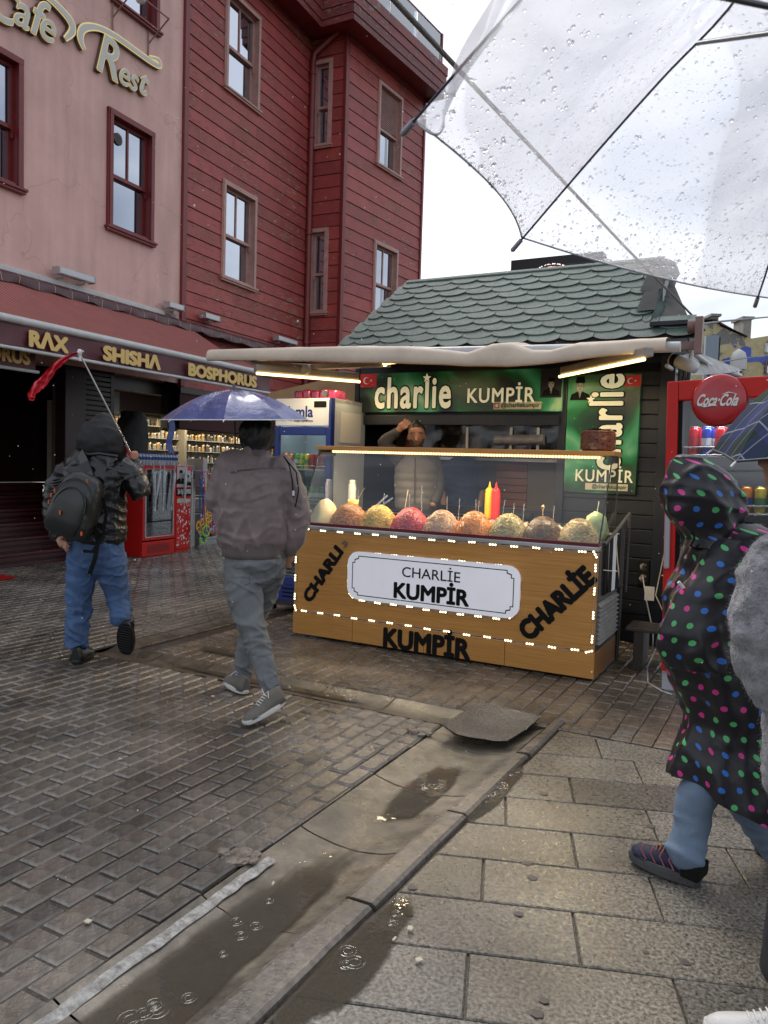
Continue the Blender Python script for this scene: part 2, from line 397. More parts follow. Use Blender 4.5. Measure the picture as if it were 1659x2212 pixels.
# cross channel in front of the stand and its arm to the left
ch = thing('cross_channel', None, None, K.w(0, 0), K.rot); ch['kind'] = 'structure'
def trough(pts_fn, a0, a1, step, wd, nm):
    a = a0
    while a < a1-.01:
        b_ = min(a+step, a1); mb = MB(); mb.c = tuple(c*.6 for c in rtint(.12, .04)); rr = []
        for q in (a+.004, (a+b_)/2, b_-.004):
            rr.append([pts_fn(q, -wd/2+wd*j/8, -.027*sin(pi*j/8)-.005) for j in range(9)])
        mb.rings(rr, closed=False); mb.obj('channel_unit', M_conc, ch); a = b_
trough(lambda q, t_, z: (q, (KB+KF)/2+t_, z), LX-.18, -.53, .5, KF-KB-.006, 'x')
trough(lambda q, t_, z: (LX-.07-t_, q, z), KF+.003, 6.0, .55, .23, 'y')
mb = MB(); mb.c = (.8, .78, .74)
mb.box(-.52, .08, -1.155, KF-.004, -.05, .004, bev=.004); mb.obj('channel_unit', M_conc, ch)

# granite slabs on the right
sb = thing('granite_paving', None, None, K.w(0, 0), K.rot); sb['kind'] = 'structure'
SA = R(28-8.5)                                 # the slab courses lie askew to the kerb
def k2s(x, y): x -= .029; y += 3.136; return (x*cos(SA)+y*sin(SA), -x*sin(SA)+y*cos(SA))
def s2k(x, y): return (x*cos(SA)-y*sin(SA)+.029, x*sin(SA)+y*cos(SA)-3.136)
def clip(poly, a, b, c):                       # keep a*x+b*y >= c
    out = []
    for i in range(len(poly)):
        p, q = poly[i], poly[(i+1) % len(poly)]; dp, dq = a*p[0]+b*p[1]-c, a*q[0]+b*q[1]-c
        if dp >= 0: out.append(p)
        if dp*dq < 0: t_ = dp/(dp-dq); out.append((p[0]+(q[0]-p[0])*t_, p[1]+(q[1]-p[1])*t_))
    return out
def shrink(poly, d_):                          # inward offset of a convex polygon
    n_ = len(poly); lines = []
    for i in range(n_):
        p, q = poly[i], poly[(i+1) % n_]; dx, dy = q[0]-p[0], q[1]-p[1]; L_ = math.hypot(dx, dy)
        if L_ < 1e-6: continue
        nx, ny = -dy/L_, dx/L_; lines.append((nx, ny, nx*p[0]+ny*p[1]+d_))
    r = poly
    for a, b, c in lines: r = clip(r, a, b, c)
    return r
PITCH_R = .292; known = {-1: k2s(.664, -3.09)[0], 0: k2s(.282, -2.88)[0], 1: k2s(.504, -2.49)[0], 2: k2s(.73, -2.10)[0], 3: k2s(.345, -1.92)[0], -2: k2s(.44, -3.49)[0], 4: k2s(.575, -1.52)[0]}
for r in range(-13, 12):
    sy0, sy1 = r*PITCH_R, (r+1)*PITCH_R; off = known.get(r, rg.uniform(0, .6)); x = off-.612*8
    while x < 6:
        ln = .612+rg.uniform(-.012, .012) if r in known else .612*rg.uniform(.85, 1.1); k0 = [s2k(x, sy0), s2k(x+ln, sy0), s2k(x+ln, sy1), s2k(x, sy1)]; x += ln
        # kerb side: x > .018+(y+4)*.017 ; far side: y < KF-.02
        pk = clip(clip(k0, 1, -.017, .022+4*.017), 0, -1, -(KF-.03)); 
        if len(pk) < 3: continue
        w_ = K.w(*pk[0])
        if w_.y < .8 or w_.x > w_.y*.62+1.2: continue
        out = shrink(pk, .0032); top = shrink(pk, .0072)
        if len(out) < 3 or len(top) < 3 or len(out) != len(top): 
            top = shrink(out, .002)
            if len(top) != len(out) or len(out) < 3: continue
        k = rg.uniform(.86, 1.1); wm = rg.uniform(0, .06); tn = (k*(1+wm), k*(1+wm*.4), k*(1-wm))
        if rg.random() < .14: tn = tuple(c*.74 for c in tn)
        z = hz(pk[0][0], pk[0][1], 1)*.0015+rg.uniform(-.0009, .0009); n_ = len(out); mb = MB(); mb.c = tn
        cx_, cy_ = sum(p[0] for p in out)/n_, sum(p[1] for p in out)/n_
        mb.add([(p[0]-cx_, p[1]-cy_, -.05) for p in out]+[(p[0]-cx_, p[1]-cy_, -.004) for p in out]+[(p[0]-cx_, p[1]-cy_, 0) for p in top], [(i, (i+1) % n_, (i+1) % n_+n_, i+n_) for i in range(n_)]+[(i+n_, (i+1) % n_+n_, (i+1) % n_+2*n_, i+2*n_) for i in range(n_)]+[tuple(range(2*n_, 3*n_))])
        mb.obj('slab', M_slab, sb, (cx_, cy_, z))
mb = MB(); mb.add([(0, -8, -.013), (9, -8, -.013), (9, KF-.0, -.013), (0, KF, -.013)], [(0, 1, 2, 3)]); o = mb.obj('joint_sand', M_bed, sb); o['kind'] = 'stuff'
# worn spots and gum on the paving
gm = mat('gum_spot', (.075, .065, .055), .5)
def spot(x, y, r):
    mb = MB(); n = 14; z = .0022
    pts = [(r*(1+.3*noise.noise(V((cos(a)*2+x*9, sin(a)*2, y*7))))*cos(a), r*.85*(1+.3*noise.noise(V((cos(a)*2+x*9, sin(a)*2, y*7+4))))*sin(a)) for a in [2*pi*j/n for j in range(n)]]
    rr = [[(a, b_, 0) for a, b_ in pts], [(a*.8, b_*.8, .0006) for a, b_ in pts]]
    mb.rings(rr, cap=True); return tag(mb.obj('gum_spot', gm, sb, (x, y, z)))
rs = random.Random(5)
for px, py in [(891,1918),(1138,1865),(1150,1897),(1406,1785),(1378,1757),(1175,1715),(1395,2058),(1175,2162),(1160,2190),(1590,2140),(1435,1875),(870,1960),(884,1975),(1330,1720),(1480,2080),(1120,1975)]:
    r = ray(px, py); t_ = -H/r.z; w = V((r.x*t_, r.y*t_)); dx, dy = w.x-K.o.x, w.y-K.o.y
    spot(dx*cos(K.a)-dy*sin(K.a), dx*sin(K.a)+dy*cos(K.a), rs.uniform(.010, .021))

def rubble(px, py, n_, spread, label):
    r = ray(px, py); t_ = -H/r.z; w = V((0, 0, H))+r*t_; th = thing('broken_mortar', label, 'rubble', w, 0); r2 = random.Random(px)
    for i in range(n_):
        mb = MB(); bm = bmesh.new(); bmesh.ops.create_icosphere(bm, subdivisions=2, radius=1); sx_, sy_, sz_ = r2.uniform(.015, spread*.5), r2.uniform(.012, spread*.4), r2.uniform(.008, .018)
        for v in bm.verts: k = 1+.5*noise.noise(v.co*2+V((i*5, px, 0))); v.co = V((v.co.x*sx_*k, v.co.y*sy_*k, v.co.z*sz_*k))
        mb.add([v.co.copy() for v in bm.verts], [[v.index for v in f.verts] for f in bm.faces]); bm.free(); o = mb.obj('lump', M_lump, th, (r2.uniform(-spread, spread), r2.uniform(-spread, spread)*.7, .003)); o.rotation_euler.z = r2.uniform(0, 3)
M_lump = mat('broken_mortar', (.20, .165, .13), .5, nscale=30, namt=.5, bump=.9, bscale=60)
rubble(523, 1852, 9, .075, 'broken mortar lumps on the pavers at the end of the white stripe'); rubble(905, 1585, 7, .06, 'small broken mortar lumps beside the rubber mat'); rubble(800, 1615, 4, .03, 'dark crumbs at the gutter edge, mid way to the mat')
# ================================================================ red and pink houses
def peel(name, base, wood, scale, stretch, thr, rough=.5):
    M = mat(name, base, rough, nscale=3, namt=.22, bump=.4, bscale=30, stretch=(1, 1, 1), tint=True)
    t = M.node_tree; b = t.nodes['Principled BSDF']; n = t.nodes.new; l = t.links.new
    g = n('ShaderNodeTexCoord'); mp = n('ShaderNodeMapping'); mp.inputs['Scale'].default_value = stretch; l(g.outputs['Object'], mp.inputs[0])
    z = n('ShaderNodeTexNoise'); z.inputs['Scale'].default_value = scale; z.inputs['Detail'].default_value = 7; z.inputs['Roughness'].default_value = .62; l(mp.outputs[0], z.inputs['Vector'])
    zb = n('ShaderNodeTexNoise'); zb.inputs['Scale'].default_value = .8; zb.inputs['Detail'].default_value = 2; l(g.outputs['Object'], zb.inputs['Vector'])
    ad = n('ShaderNodeMath'); ad.operation = 'MULTIPLY_ADD'; ad.inputs[1].default_value = .35; l(zb.outputs[0], ad.inputs[0]); l(z.outputs[0], ad.inputs[2])
    r = n('ShaderNodeMapRange'); r.inputs['From Min'].default_value = thr; r.inputs['From Max'].default_value = thr+.012; l(ad.outputs[0], r.inputs['Value'])
    src = b.inputs['Base Color'].links[0].from_socket
    mx = n('ShaderNodeMix'); mx.data_type = 'RGBA'; l(r.outputs[0], mx.inputs['Factor']); l(src, mx.inputs['A'])
    wn = n('ShaderNodeTexNoise'); wn.inputs['Scale'].default_value = 12; l(g.outputs['Object'], wn.inputs['Vector'])
    wc = n('ShaderNodeMix'); wc.data_type = 'RGBA'; wc.inputs['A'].default_value = (*[c*.4 for c in wood], 1); wc.inputs['B'].default_value = (*wood, 1); l(wn.outputs[0], wc.inputs['Factor'])
    l(wc.outputs['Result'], mx.inputs['B']); l(mx.outputs['Result'], b.inputs['Base Color'])
    r2 = n('ShaderNodeMapRange'); r2.inputs['From Min'].default_value = thr-.05; r2.inputs['From Max'].default_value = thr+.01; r2.inputs['To Max'].default_value = -1; l(ad.outputs[0], r2.inputs['Value'])
    old = b.inputs['Normal'].links[0].from_node
    bp = n('ShaderNodeBump'); bp.inputs['Strength'].default_value = .8; bp.inputs['Distance'].default_value = .006; l(r2.outputs[0], bp.inputs['Height']); l(old.outputs[0], bp.inputs['Normal']); l(bp.outputs[0], b.inputs['Normal'])
    return M
RED = (.37, .066, .056)
M_board = peel('red_clapboard_paint', RED, (.42, .30, .20), 7, (.75, .75, 4.2), .792)
M_fascia = peel('weathered_red_fascia', (.22, .042, .038), (.34, .22, .19), 9, (.8, .8, 3), .79)
M_redtrim = mat('red_trim_paint', (.20, .026, .024), .4, nscale=4, namt=.2)
M_gap = mat('dark_groove', (.05, .012, .012), .8)
M_pinktrim = mat('dusty_pink_trim', (.50, .29, .25), .5, nscale=6, namt=.2, bump=.2, bscale=30)
M_stucco = mat('pink_stucco', (.78, .49, .43), .8, nscale=1.2, namt=.14, bump=.35, bscale=9, detail=8, bdist=.01)
def cracks(M):
    t = M.node_tree; b = t.nodes['Principled BSDF']; n = t.nodes.new; l = t.links.new
    g = n('ShaderNodeTexCoord'); nz = n('ShaderNodeTexNoise'); nz.inputs['Scale'].default_value = 1.4; nz.inputs['Detail'].default_value = 6; l(g.outputs['Object'], nz.inputs['Vector'])
    va = n('ShaderNodeVectorMath'); va.operation = 'SCALE'; va.inputs['Scale'].default_value = .9; l(nz.outputs['Color'], va.inputs[0])
    vb = n('ShaderNodeVectorMath'); l(g.outputs['Object'], vb.inputs[0]); l(va.outputs[0], vb.inputs[1])
    v = n('ShaderNodeTexVoronoi'); v.feature = 'DISTANCE_TO_EDGE'; v.inputs['Scale'].default_value = .55; l(vb.outputs[0], v.inputs['Vector'])
    r = n('ShaderNodeMapRange'); r.inputs['From Min'].default_value = .0; r.inputs['From Max'].default_value = .006; r.inputs['To Min'].default_value = .82; l(v.outputs['Distance'], r.inputs['Value'])
    st = n('ShaderNodeTexNoise'); st.inputs['Scale'].default_value = 1; st.inputs['Detail'].default_value = 6; mp = n('ShaderNodeMapping'); mp.inputs['Scale'].default_value = (5, 5, .5); l(g.outputs['Object'], mp.inputs[0]); l(mp.outputs[0], st.inputs['Vector'])
    r2 = n('ShaderNodeMapRange'); r2.inputs['From Min'].default_value = .3; r2.inputs['From Max'].default_value = .75; r2.inputs['To Min'].default_value = .86; r2.inputs['To Max'].default_value = 1.08; l(st.outputs[0], r2.inputs['Value'])
    m1 = n('ShaderNodeMath'); m1.operation = 'MULTIPLY'; l(r.outputs[0], m1.inputs[0]); l(r2.outputs[0], m1.inputs[1])
    src = b.inputs['Base Color'].links[0].from_socket
    mu = n('ShaderNodeMix'); mu.data_type = 'RGBA'; mu.blend_type = 'MULTIPLY'; mu.inputs['Factor'].default_value = 1
    l(src, mu.inputs['A']); l(m1.outputs[0], mu.inputs['B']); l(mu.outputs['Result'], b.inputs['Base Color'])
cracks(M_stucco)
M_pane = D.materials.new('window_pane'); M_pane.use_nodes = True
t = M_pane.node_tree; t.nodes.clear(); n = t.nodes.new; l = t.links.new
o_ = n('ShaderNodeOutputMaterial'); gl = n('ShaderNodeBsdfGlossy'); gl.inputs['Roughness'].default_value = .03; gl.inputs['Color'].default_value = (.86, .91, 1, 1)
df = n('ShaderNodeBsdfDiffuse'); df.inputs[0].default_value = (.02, .025, .03, 1); mx = n('ShaderNodeMixShader'); mx.inputs[0].default_value = .58
l(df.outputs[0], mx.inputs[1]); l(gl.outputs[0], mx.inputs[2]); l(mx.outputs[0], o_.inputs[0])
M_dark = mat('unlit_interior', (.012, .011, .011), .7)
M_lace = mat('white_lace', (.6, .6, .6), .8)

def window(parent, x0, x1, z0, z1, trim, y=0, depth=.13, upper_split=True, lattice=False, lace=False, ty=.045):
    """outer size incl. trim; returns the window part"""
    w = .075; mb = MB()
    # casing boards, mitred look with two steps
    for (a0, a1, b0, b1) in ((x0, x0+w, z0+.03, z1), (x1-w, x1, z0+.03, z1)):
        mb.box(a0, a1, y-ty, y+.02, b0, b1, bev=.006); 
    mb.box(x0, x1, y-ty-.004, y+.02, z1-w, z1+.002, bev=.006)
    mb.box(x0+.02, x0+w+.012, y-ty-.014, y-ty+.01, z0+.04, z1-.02, bev=.004); mb.box(x1-w-.012, x1-.02, y-ty-.014, y-ty+.01, z0+.04, z1-.02, bev=.004)
    mb.box(x0+.02, x1-.02, y-ty-.017, y-ty+.01, z1-w-.012, z1-.02, bev=.004)
    # reveal
    ix0, ix1, iz0, iz1 = x0+w, x1-w, z0+.07, z1-w
    mb.box(ix0-.02, ix0+.004, y-.02, y+depth, iz0, iz1); mb.box(ix1-.004, ix1+.02, y-.02, y+depth, iz0, iz1); mb.box(ix0, ix1, y-.02, y+depth, iz1-.004, iz1+.02)
    win = mb.obj('window', trim, parent)
    mb = MB(); mb.box(x0-.035, x1+.035, y-ty-.045, y+.0, z0-.0, z0+.035, bev=.006); mb.box(x0-.02, x1+.02, y-ty-.025, y, z0-.035, z0, bev=.008); mb.box(ix0-.01, ix1+.01, y-.03, y+depth, z0+.03, iz0+.01)
    mb.obj('sill', trim, win)
    s = .055; zm = iz0+(iz1-iz0)*.47
    mb = MB(); yy = y+depth-.055     # upper sash nearer the street
    def sash(mb, z_0, z_1, yv, split):
        mb.box(ix0, ix0+s, yv-.025, yv+.015, z_0, z_1, bev=.004); mb.box(ix1-s, ix1, yv-.025, yv+.015, z_0, z_1, bev=.004)
        mb.box(ix0+s, ix1-s, yv-.024, yv+.014, z_0, z_0+s, bev=.004); mb.box(ix0+s, ix1-s, yv-.024, yv+.014, z_1-s, z_1, bev=.004)
        if split: mb.box((ix0+ix1)/2-.018, (ix0+ix1)/2+.018, yv-.022, yv+.012, z_0+s, z_1-s, bev=.004)
    sash(mb, zm-.02, iz1, yy, upper_split); 
    for q in (ix0+.012, ix1-.04):     # sash horns
        mb.prism([(q, zm-.02), (q+.028, zm-.02), (q+.028, zm-.1), (q+.018, zm-.13), (q+.004, zm-.09)], yy-.03, yy+.01)
    mb.obj('sash', trim, win)
    mb = MB(); sash(mb, iz0, zm+.03, yy+.045, False); mb.obj('sash', trim, win)
    if upper_split: spans = ((ix0+s, (ix0+ix1)/2-.018), ((ix0+ix1)/2+.018, ix1-s))
    else: spans = ((ix0+s, ix1-s),)
    for a, b in spans:
        MB().box(a-.003, b+.003, yy-.004, yy+.001, zm+.03, iz1-s+.004).obj('pane', M_pane, win)
    MB().box(ix0+s-.003, ix1-s+.003, yy+.042, yy+.047, iz0+s-.004, zm-.02).obj('pane', M_pane, win)
    if lattice:
        mb = MB(); nn = 16; zz0 = zm+.03; zz1 = iz1-.02; Wd = ix1-ix0-.08
        import itertools
        for sg in (1, -1):
            k = -20
            while k < 40:
                c = k*.052
                # line x = xL + u , z = zz0 + c + sg*u clipped
                us = [u*Wd/24 for u in range(25) if zz0 <= zz0+c+sg*u*Wd/24 <= zz1]
                if len(us) > 1:
                    a, b = us[0], us[-1]
                    mb.tube([(ix0+.04+a, yy-.035-.003*sg, zz0+c+sg*a), (ix0+.04+b, yy-.035-.003*sg, zz0+c+sg*b)], .0075, 4, cap=False)
                k += 1
        mb.obj('lattice', trim, win)
    if lace:
        mb = MB(); xx0 = ix0+s; 
        for col_ in (0, 1):
            cx = xx0+.05+col_*(ix1-ix0)*.42
            for i in range(3):
                for j in range(16):
                    z_ = iz0+s+.02+j*.042+(i % 2)*.02
                    if z_ > zm-.04: break
                    mb.box(cx+i*.036, cx+i*.036+.02, yy+.036, yy+.041, z_, z_+.02)
        mb.obj('lace_curtain', M_lace, win)
    return win
def clapboards(parent, x0, x1, z0, z1, pitch, holes, m, y=0):
    z = z0; i = 0
    while z < z1:
        zt = min(z+pitch, z1); segs = [(x0, x1, z, zt)]
        for (hx0, hx1, hz0, hz1) in holes:
            out = []
            for (a, b, c, d) in segs:
                if hx1 <= a or hx0 >= b or hz1 <= c or hz0 >= d: out.append((a, b, c, d)); continue
                if hx0 > a: out.append((a, hx0, c, d))
                if hx1 < b: out.append((hx1, b, c, d))
                if hz0 > c: out.append((max(a, hx0), min(b, hx1), c, hz0))
                if hz1 < d: out.append((max(a, hx0), min(b, hx1), hz1, d))
            segs = out
        for (a, b, c, d) in segs:
            # boards have butt joints here and there
            cuts_ = [a, b]
            if b-a > 2.4 and rg.random() < .6: cuts_.insert(1, a+(b-a)*rg.uniform(.3, .7))
            for q in range(len(cuts_)-1):
                p0, p1 = cuts_[q], cuts_[q+1]; mb = MB(); k = rg.uniform(.82, 1.12); mb.c = (k, k*rg.uniform(.9, 1.1), k)
                t0 = (c-z)/pitch; t1 = (d-z)/pitch; ya = y-.030+.014*t0; yb_ = y-.030+.014*t1
                ya += rg.uniform(-.003, .003)
                top = d-.012 if d == zt else d
                vs = [(p0, ya, c), (p1, ya, c), (p1, yb_, top), (p0, yb_, top), (p0, y, c), (p1, y, c), (p1, y, top), (p0, y, top)]
                mb.add(vs, [(0, 1, 2, 3), (4, 5, 1, 0), (3, 2, 6, 7), (4, 0, 3, 7), (1, 5, 6, 2)])
                mb.obj('board', m, parent)
        z = zt; i += 1
# ---- pink house
PH = thing('pink_house', 'pink stucco house with dark red sash windows and red maroon awning on its front', 'house', B.w(0, 0), B.rot)
ph_holes = [(1.855, 2.715, 4.90, 6.50), (-.60, .25, 4.90, 6.44), (1.91, 2.79, 8.15, 9.7), (-.60, .25, 8.15, 9.7)]
mb = MB(); xs = sorted({-4, 3.47} | {h[0] for h in ph_holes} | {h[1] for h in ph_holes}); zs = sorted({2.75, 14} | {h[2] for h in ph_holes} | {h[3] for h in ph_holes})
for i in range(len(xs)-1):
    for j in range(len(zs)-1):
        cx, cz = (xs[i]+xs[i+1])/2, (zs[j]+zs[j+1])/2
        if any(h[0] < cx < h[1] and h[2] < cz < h[3] for h in ph_holes): continue
        mb.add([(xs[i], 0, zs[j]), (xs[i+1], 0, zs[j]), (xs[i+1], 0, zs[j+1]), (xs[i], 0, zs[j+1])], [(0, 1, 2, 3)])
mb.box(-4, 3.47, .30, .5, 2.75, 14); mb.box(-4.2, -4, 0, 6, 2.75, 14)
mb.obj('wall', M_stucco, PH)
for (a, b_, c, d) in ((1.79, 2.775, 4.84, 6.565), (-.66, .32, 4.86, 6.51), (1.85, 2.85, 8.09, 9.76), (-.66, .32, 8.09, 9.76)):
    w_ = window(PH, a, b_, c, d, M_redtrim)
    if a == 1.79:
        mb = MB(); mb.lathe([(.0, 0), (.085, 0), (.09, .008), (.075, .016), (.0, .016)], 20, M=Matrix.Translation((2.08, .064, 6.22)) @ Matrix.Rotation(pi/2, 4, 'X'))
        for k in range(6): mb.box(2.02, 2.14, .04, .046, 6.165+k*.02, 6.172+k*.02)
        mb.obj('vent_fan', mat('vent_grille', (.12, .11, .10), .5), w_)
# rail under the windows
mb = MB(); mb.box(-3, 3.05, -.05, .0, 3.80, 3.87, bev=.01); mb.obj('cable_duct', mat('white_duct', (.62, .62, .60), .5, nscale=4, namt=.15), PH)
mb = MB()
for k in range(3): mb.tube([(3.02, -.03-k*.01, 3.83+k*.012), (3.15, -.05, 3.85+k*.02), (3.3, -.06, 3.80+k*.02), (3.42, -.05, 3.76), (3.45, -.03, 3.66)], .011)
mb.obj('cable', mat('grey_cable', (.45, .43, .42), .5), PH)
# ---- floodlights
M_alu = mat('aluminium', (.50, .50, .51), .35, metal=.6); M_lens = mat('frosted_lens', (.62, .64, .66), .3)
for k, (a, b_, yy, zz, lb) in enumerate(((.757, 1.385, 0, 3.97, 'long grey floodlight on the pink wall above the white duct'), (2.975, 3.325, 0, 3.955, 'short grey floodlight on the pink wall beside the corner board'),
        (3.903, 4.30, 0, 3.955, 'grey floodlight on the red boards just right of the corner board'), (6.22, 6.95, 0, 3.945, 'grey floodlight on the red boards left of the downpipe'))):
    fl = thing('floodlight', lb, 'floodlight', B.w((a+b_)/2, 0, zz), B.rot, 'wall floodlights'); w_ = (b_-a)/2
    MB().prism([(-w_, -.04), (-w_, .045), (w_, .045), (w_, -.04)], -.20, -.08).box(-w_-.005, -w_, -.21, -.07, -.05, .05).box(w_, w_+.005, -.21, -.07, -.05, .05).obj('housing', M_alu, fl)
    MB().box(-w_+.01, w_-.01, -.206, -.20, -.032, .036).obj('lens', M_lens, fl)
    mb = MB()
    for q in ((-w_*.6, w_*.6) if w_ > .25 else (0,)): mb.tube([(q, -.13, -.04), (q, -.13, -.075), (q, 0, -.075)], .014, 6)
    mb.obj('bracket', M_alu, fl)
# ---- gilt letters "Cafe Rest." with swooshes
SG = thing('cafe_sign', 'gilt edged raised lettering with curling swooshes on the pink wall', 'sign', B.w(0, 0, 0), B.rot)
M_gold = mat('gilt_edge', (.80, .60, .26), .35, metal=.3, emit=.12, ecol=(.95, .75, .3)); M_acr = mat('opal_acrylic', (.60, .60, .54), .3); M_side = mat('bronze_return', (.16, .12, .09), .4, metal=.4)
M_pinksign = M_acr
def letter(s, size, x, z, rot, parent=SG):
    rz = (pi/2, -rot, 0)
    for nm, off, dp, yy, mm in (('letter_return', .020, .028, -.04, M_side), ('letter_rim', .017, .004, -.072, M_gold), ('letter_face', .004, .004, -.079, M_acr)):
        txt(s, size, mm, parent, (x, yy, z), rz, dp, off*size*1.3, sx=.92, shear=.25, name=nm, res=4)
def f2(x, y):
    r = ray(x, y); nb = V((cos(R(24.3)), -sin(R(24.3)), 0)); o = V(B.o); t_ = ((o-V((0, 0, H))).dot(nb))/r.dot(nb); q = V((0, 0, H))+r*t_-o
    return (q.x*sin(R(24.3))+q.y*cos(R(24.3)), q.z)
c1 = lambda x, y: f2(x/1.58/1.8228, y/1.58/1.8228)
for s_, size, px_, py_, rot in (('C', .66, -30, 20, R(-4)), ('a', .62, 105, 75, R(-2)), ('f', .72, 190, 110, R(-4)), ('e', .60, 262, 165, R(-4)),
        ('R', .80, 640, 365, R(-2)), ('e', .52, 745, 462, R(-4)), ('s', .50, 805, 500, R(-4)), ('t', .56, 862, 515, R(-6)), ('.', .5, 882, 530, 0)):
    x, z = c1(px_, py_); letter(s_, size, x, z, rot)
def swoosh(pts, ws):
    n_ = len(pts); P2 = []
    for i in range(n_-1):
        for k in range(7):
            t_ = k/7; p0 = pts[max(i-1, 0)]; p1 = pts[i]; p2 = pts[i+1]; p3 = pts[min(i+2, n_-1)]
            f = lambda a, b, c, d: .5*((2*b)+(-a+c)*t_+(2*a-5*b+4*c-d)*t_*t_+(-a+3*b-3*c+d)*t_**3)
            P2.append((f(p0[0], p1[0], p2[0], p3[0]), f(p0[1], p1[1], p2[1], p3[1]), ws[i]+(ws[i+1]-ws[i])*t_))
    P2.append((*pts[-1], ws[-1]))
    for nm, dw, y0, y1, mm in (('swoosh_return', .012, -.068, -.008, M_side), ('swoosh_rim', .010, -.074, -.068, M_gold), ('swoosh_face', -.010, -.080, -.074, M_acr)):
        rr = []
        for i, (x, z, w_) in enumerate(P2):
            a = P2[max(i-1, 0)]; b_ = P2[min(i+1, len(P2)-1)]; dx, dz = b_[0]-a[0], b_[1]-a[1]; L_ = math.hypot(dx, dz) or 1; nx, nz = -dz/L_, dx/L_; h = max(.004, w_/2+dw)
            rr.append([(x+nx*h, y0, z+nz*h), (x-nx*h, y0, z-nz*h), (x-nx*h, y1, z-nz*h), (x+nx*h, y1, z+nz*h)])
        MB().rings(rr, smooth=False).obj(nm, mm, SG)
def f2(x, y):
    r = ray(x, y); nb = V((cos(R(24.3)), -sin(R(24.3)), 0)); o = V(B.o); t_ = ((o-V((0, 0, H))).dot(nb))/r.dot(nb); q = V((0, 0, H))+r*t_-o
    return (q.x*sin(R(24.3))+q.y*cos(R(24.3)), q.z)
c1 = lambda x, y: f2(x/1.58/1.8228, y/1.58/1.8228)
swoosh([c1(*p) for p in ((180, -60), (270, -10), (350, 60), (415, 140), (425, 200), (380, 250))], [.05, .07, .09, .11, .10, .05])
swoosh([c1(*p) for p in ((500, 315), (475, 240), (500, 180), (590, 180), (700, 235), (820, 320), (920, 390), (970, 415), (965, 380), (905, 358))], [.05, .10, .10, .075, .08, .08, .08, .07, .06, .03])
# small iron bracket rack with lamp at the top window
RK = thing('wall_rack', 'thin iron bracket rack with bulb lamp below the top window of the pink wall', 'bracket', B.w(2.2, 0, 7.95), B.rot)
M_iron = mat('pinkish_iron', (.30, .17, .15), .5)
mb = MB()
for q in (-.33, .42):
    mb.tube([(q, -.02, -.32), (q, -.02, .16)], .012, 5); mb.tube([(q, -.02, -.1), (q, -.42, .2)], .012, 5)
mb.tube([(-.33, -.41, .19), (.42, -.41, .19)], .012, 5); mb.obj('frame', M_iron, RK)
mb = MB(); mb.lathe([(.0, -.09), (.06, -.08), (.085, -.02), (.08, .05), (.05, .10), (.02, .15), (.0, .15)], 14, (-.2, -.42, .18)); mb.obj('lamp', mat('lamp_glass', (.75, .78, .85), .08, coat=.6), RK)

# ---- red house
RH = thing('red_house', 'weathered dark red clapboard house with pink window frames and a glass roof rail', 'house', B.w(0, 0), B.rot)
rd_holes = [(4.60, 5.57, 4.80, 6.44), (4.60, 5.58, 8.12, 9.72)]
clapboards(RH, 3.56, 7.60, 2.7, 10.62, .232, rd_holes, M_board)
# backing wall with openings closed by dark rooms
mb = MB(); mb.box(3.5, 7.62, .25, .4, 2.0, 13); mb.box(3.5, 7.62, 0, .02, 10.6, 13)
for j in range(40):
    pass
mb.obj('room', M_dark, RH)
mb = MB(); xs = [3.5, 4.60, 5.58, 7.62]; zs = [2.0, 4.80, 6.44, 8.12, 9.72, 10.62]
for i in range(3):
    for j in range(5):
        if i == 1 and j in (1, 3): continue
        mb.add([(xs[i], -.001, zs[j]), (xs[i+1], -.001, zs[j]), (xs[i+1], -.001, zs[j+1]), (xs[i], -.001, zs[j+1])], [(0, 1, 2, 3)])
mb.obj('wall', M_gap, RH)
window(RH, 4.54, 5.63, 4.74, 6.49, M_pinktrim); window(RH, 4.54, 5.64, 8.06, 9.80, M_pinktrim)
MB().box(3.455, 3.565, -.055, .03, 2.7, 10.55, bev=.012).obj('corner_board', M_redtrim, RH)
# bay: side wall facing the street (plane s=7.62) built in a frame turned 90 deg
BY = D.objects.new('bay_side', None)
Mside = Matrix.Translation((7.62, 0, 0)) @ Matrix.Rotation(-pi/2, 4, 'Z')   # local x -> -y (out to the street), local y -> +s
class Sub:                                # a part empty is avoided: children are placed by matrix
    pass
def place(o, M):
    o.matrix_local = M
def built(fn, M):
    before = set(D.objects.keys()); fn()
    for nme in [k for k in D.objects.keys() if k not in before]:
        o = D.objects[nme]
        if o.parent == RH: o.matrix_local = M @ o.matrix_local
def side():
    clapboards(RH, 0, .80, 2.7, 10.4, .27, [(.10, .46, 4.72, 6.40), (.10, .46, 8.2, 9.86)], M_board)
    for j, (za, zb) in enumerate(((2.0, 4.72), (6.40, 8.2), (9.86, 10.4))): MB().box(0, .8, -.001, .05, za, zb).obj('wall', M_gap, RH)
    for (za, zb) in ((4.72, 6.4), (8.2, 9.86)):
        MB().box(0, .1, -.001, .05, za, zb).box(.46, .8, -.001, .05, za, zb).obj('wall', M_gap, RH)
    window(RH, .04, .52, 4.66, 6.46, M_pinktrim, upper_split=False); window(RH, .04, .52, 8.14, 9.92, M_pinktrim, upper_split=False)
    MB().box(0, .8, .25, .3, 2, 10.4).obj('room', M_dark, RH)
built(side, Mside)
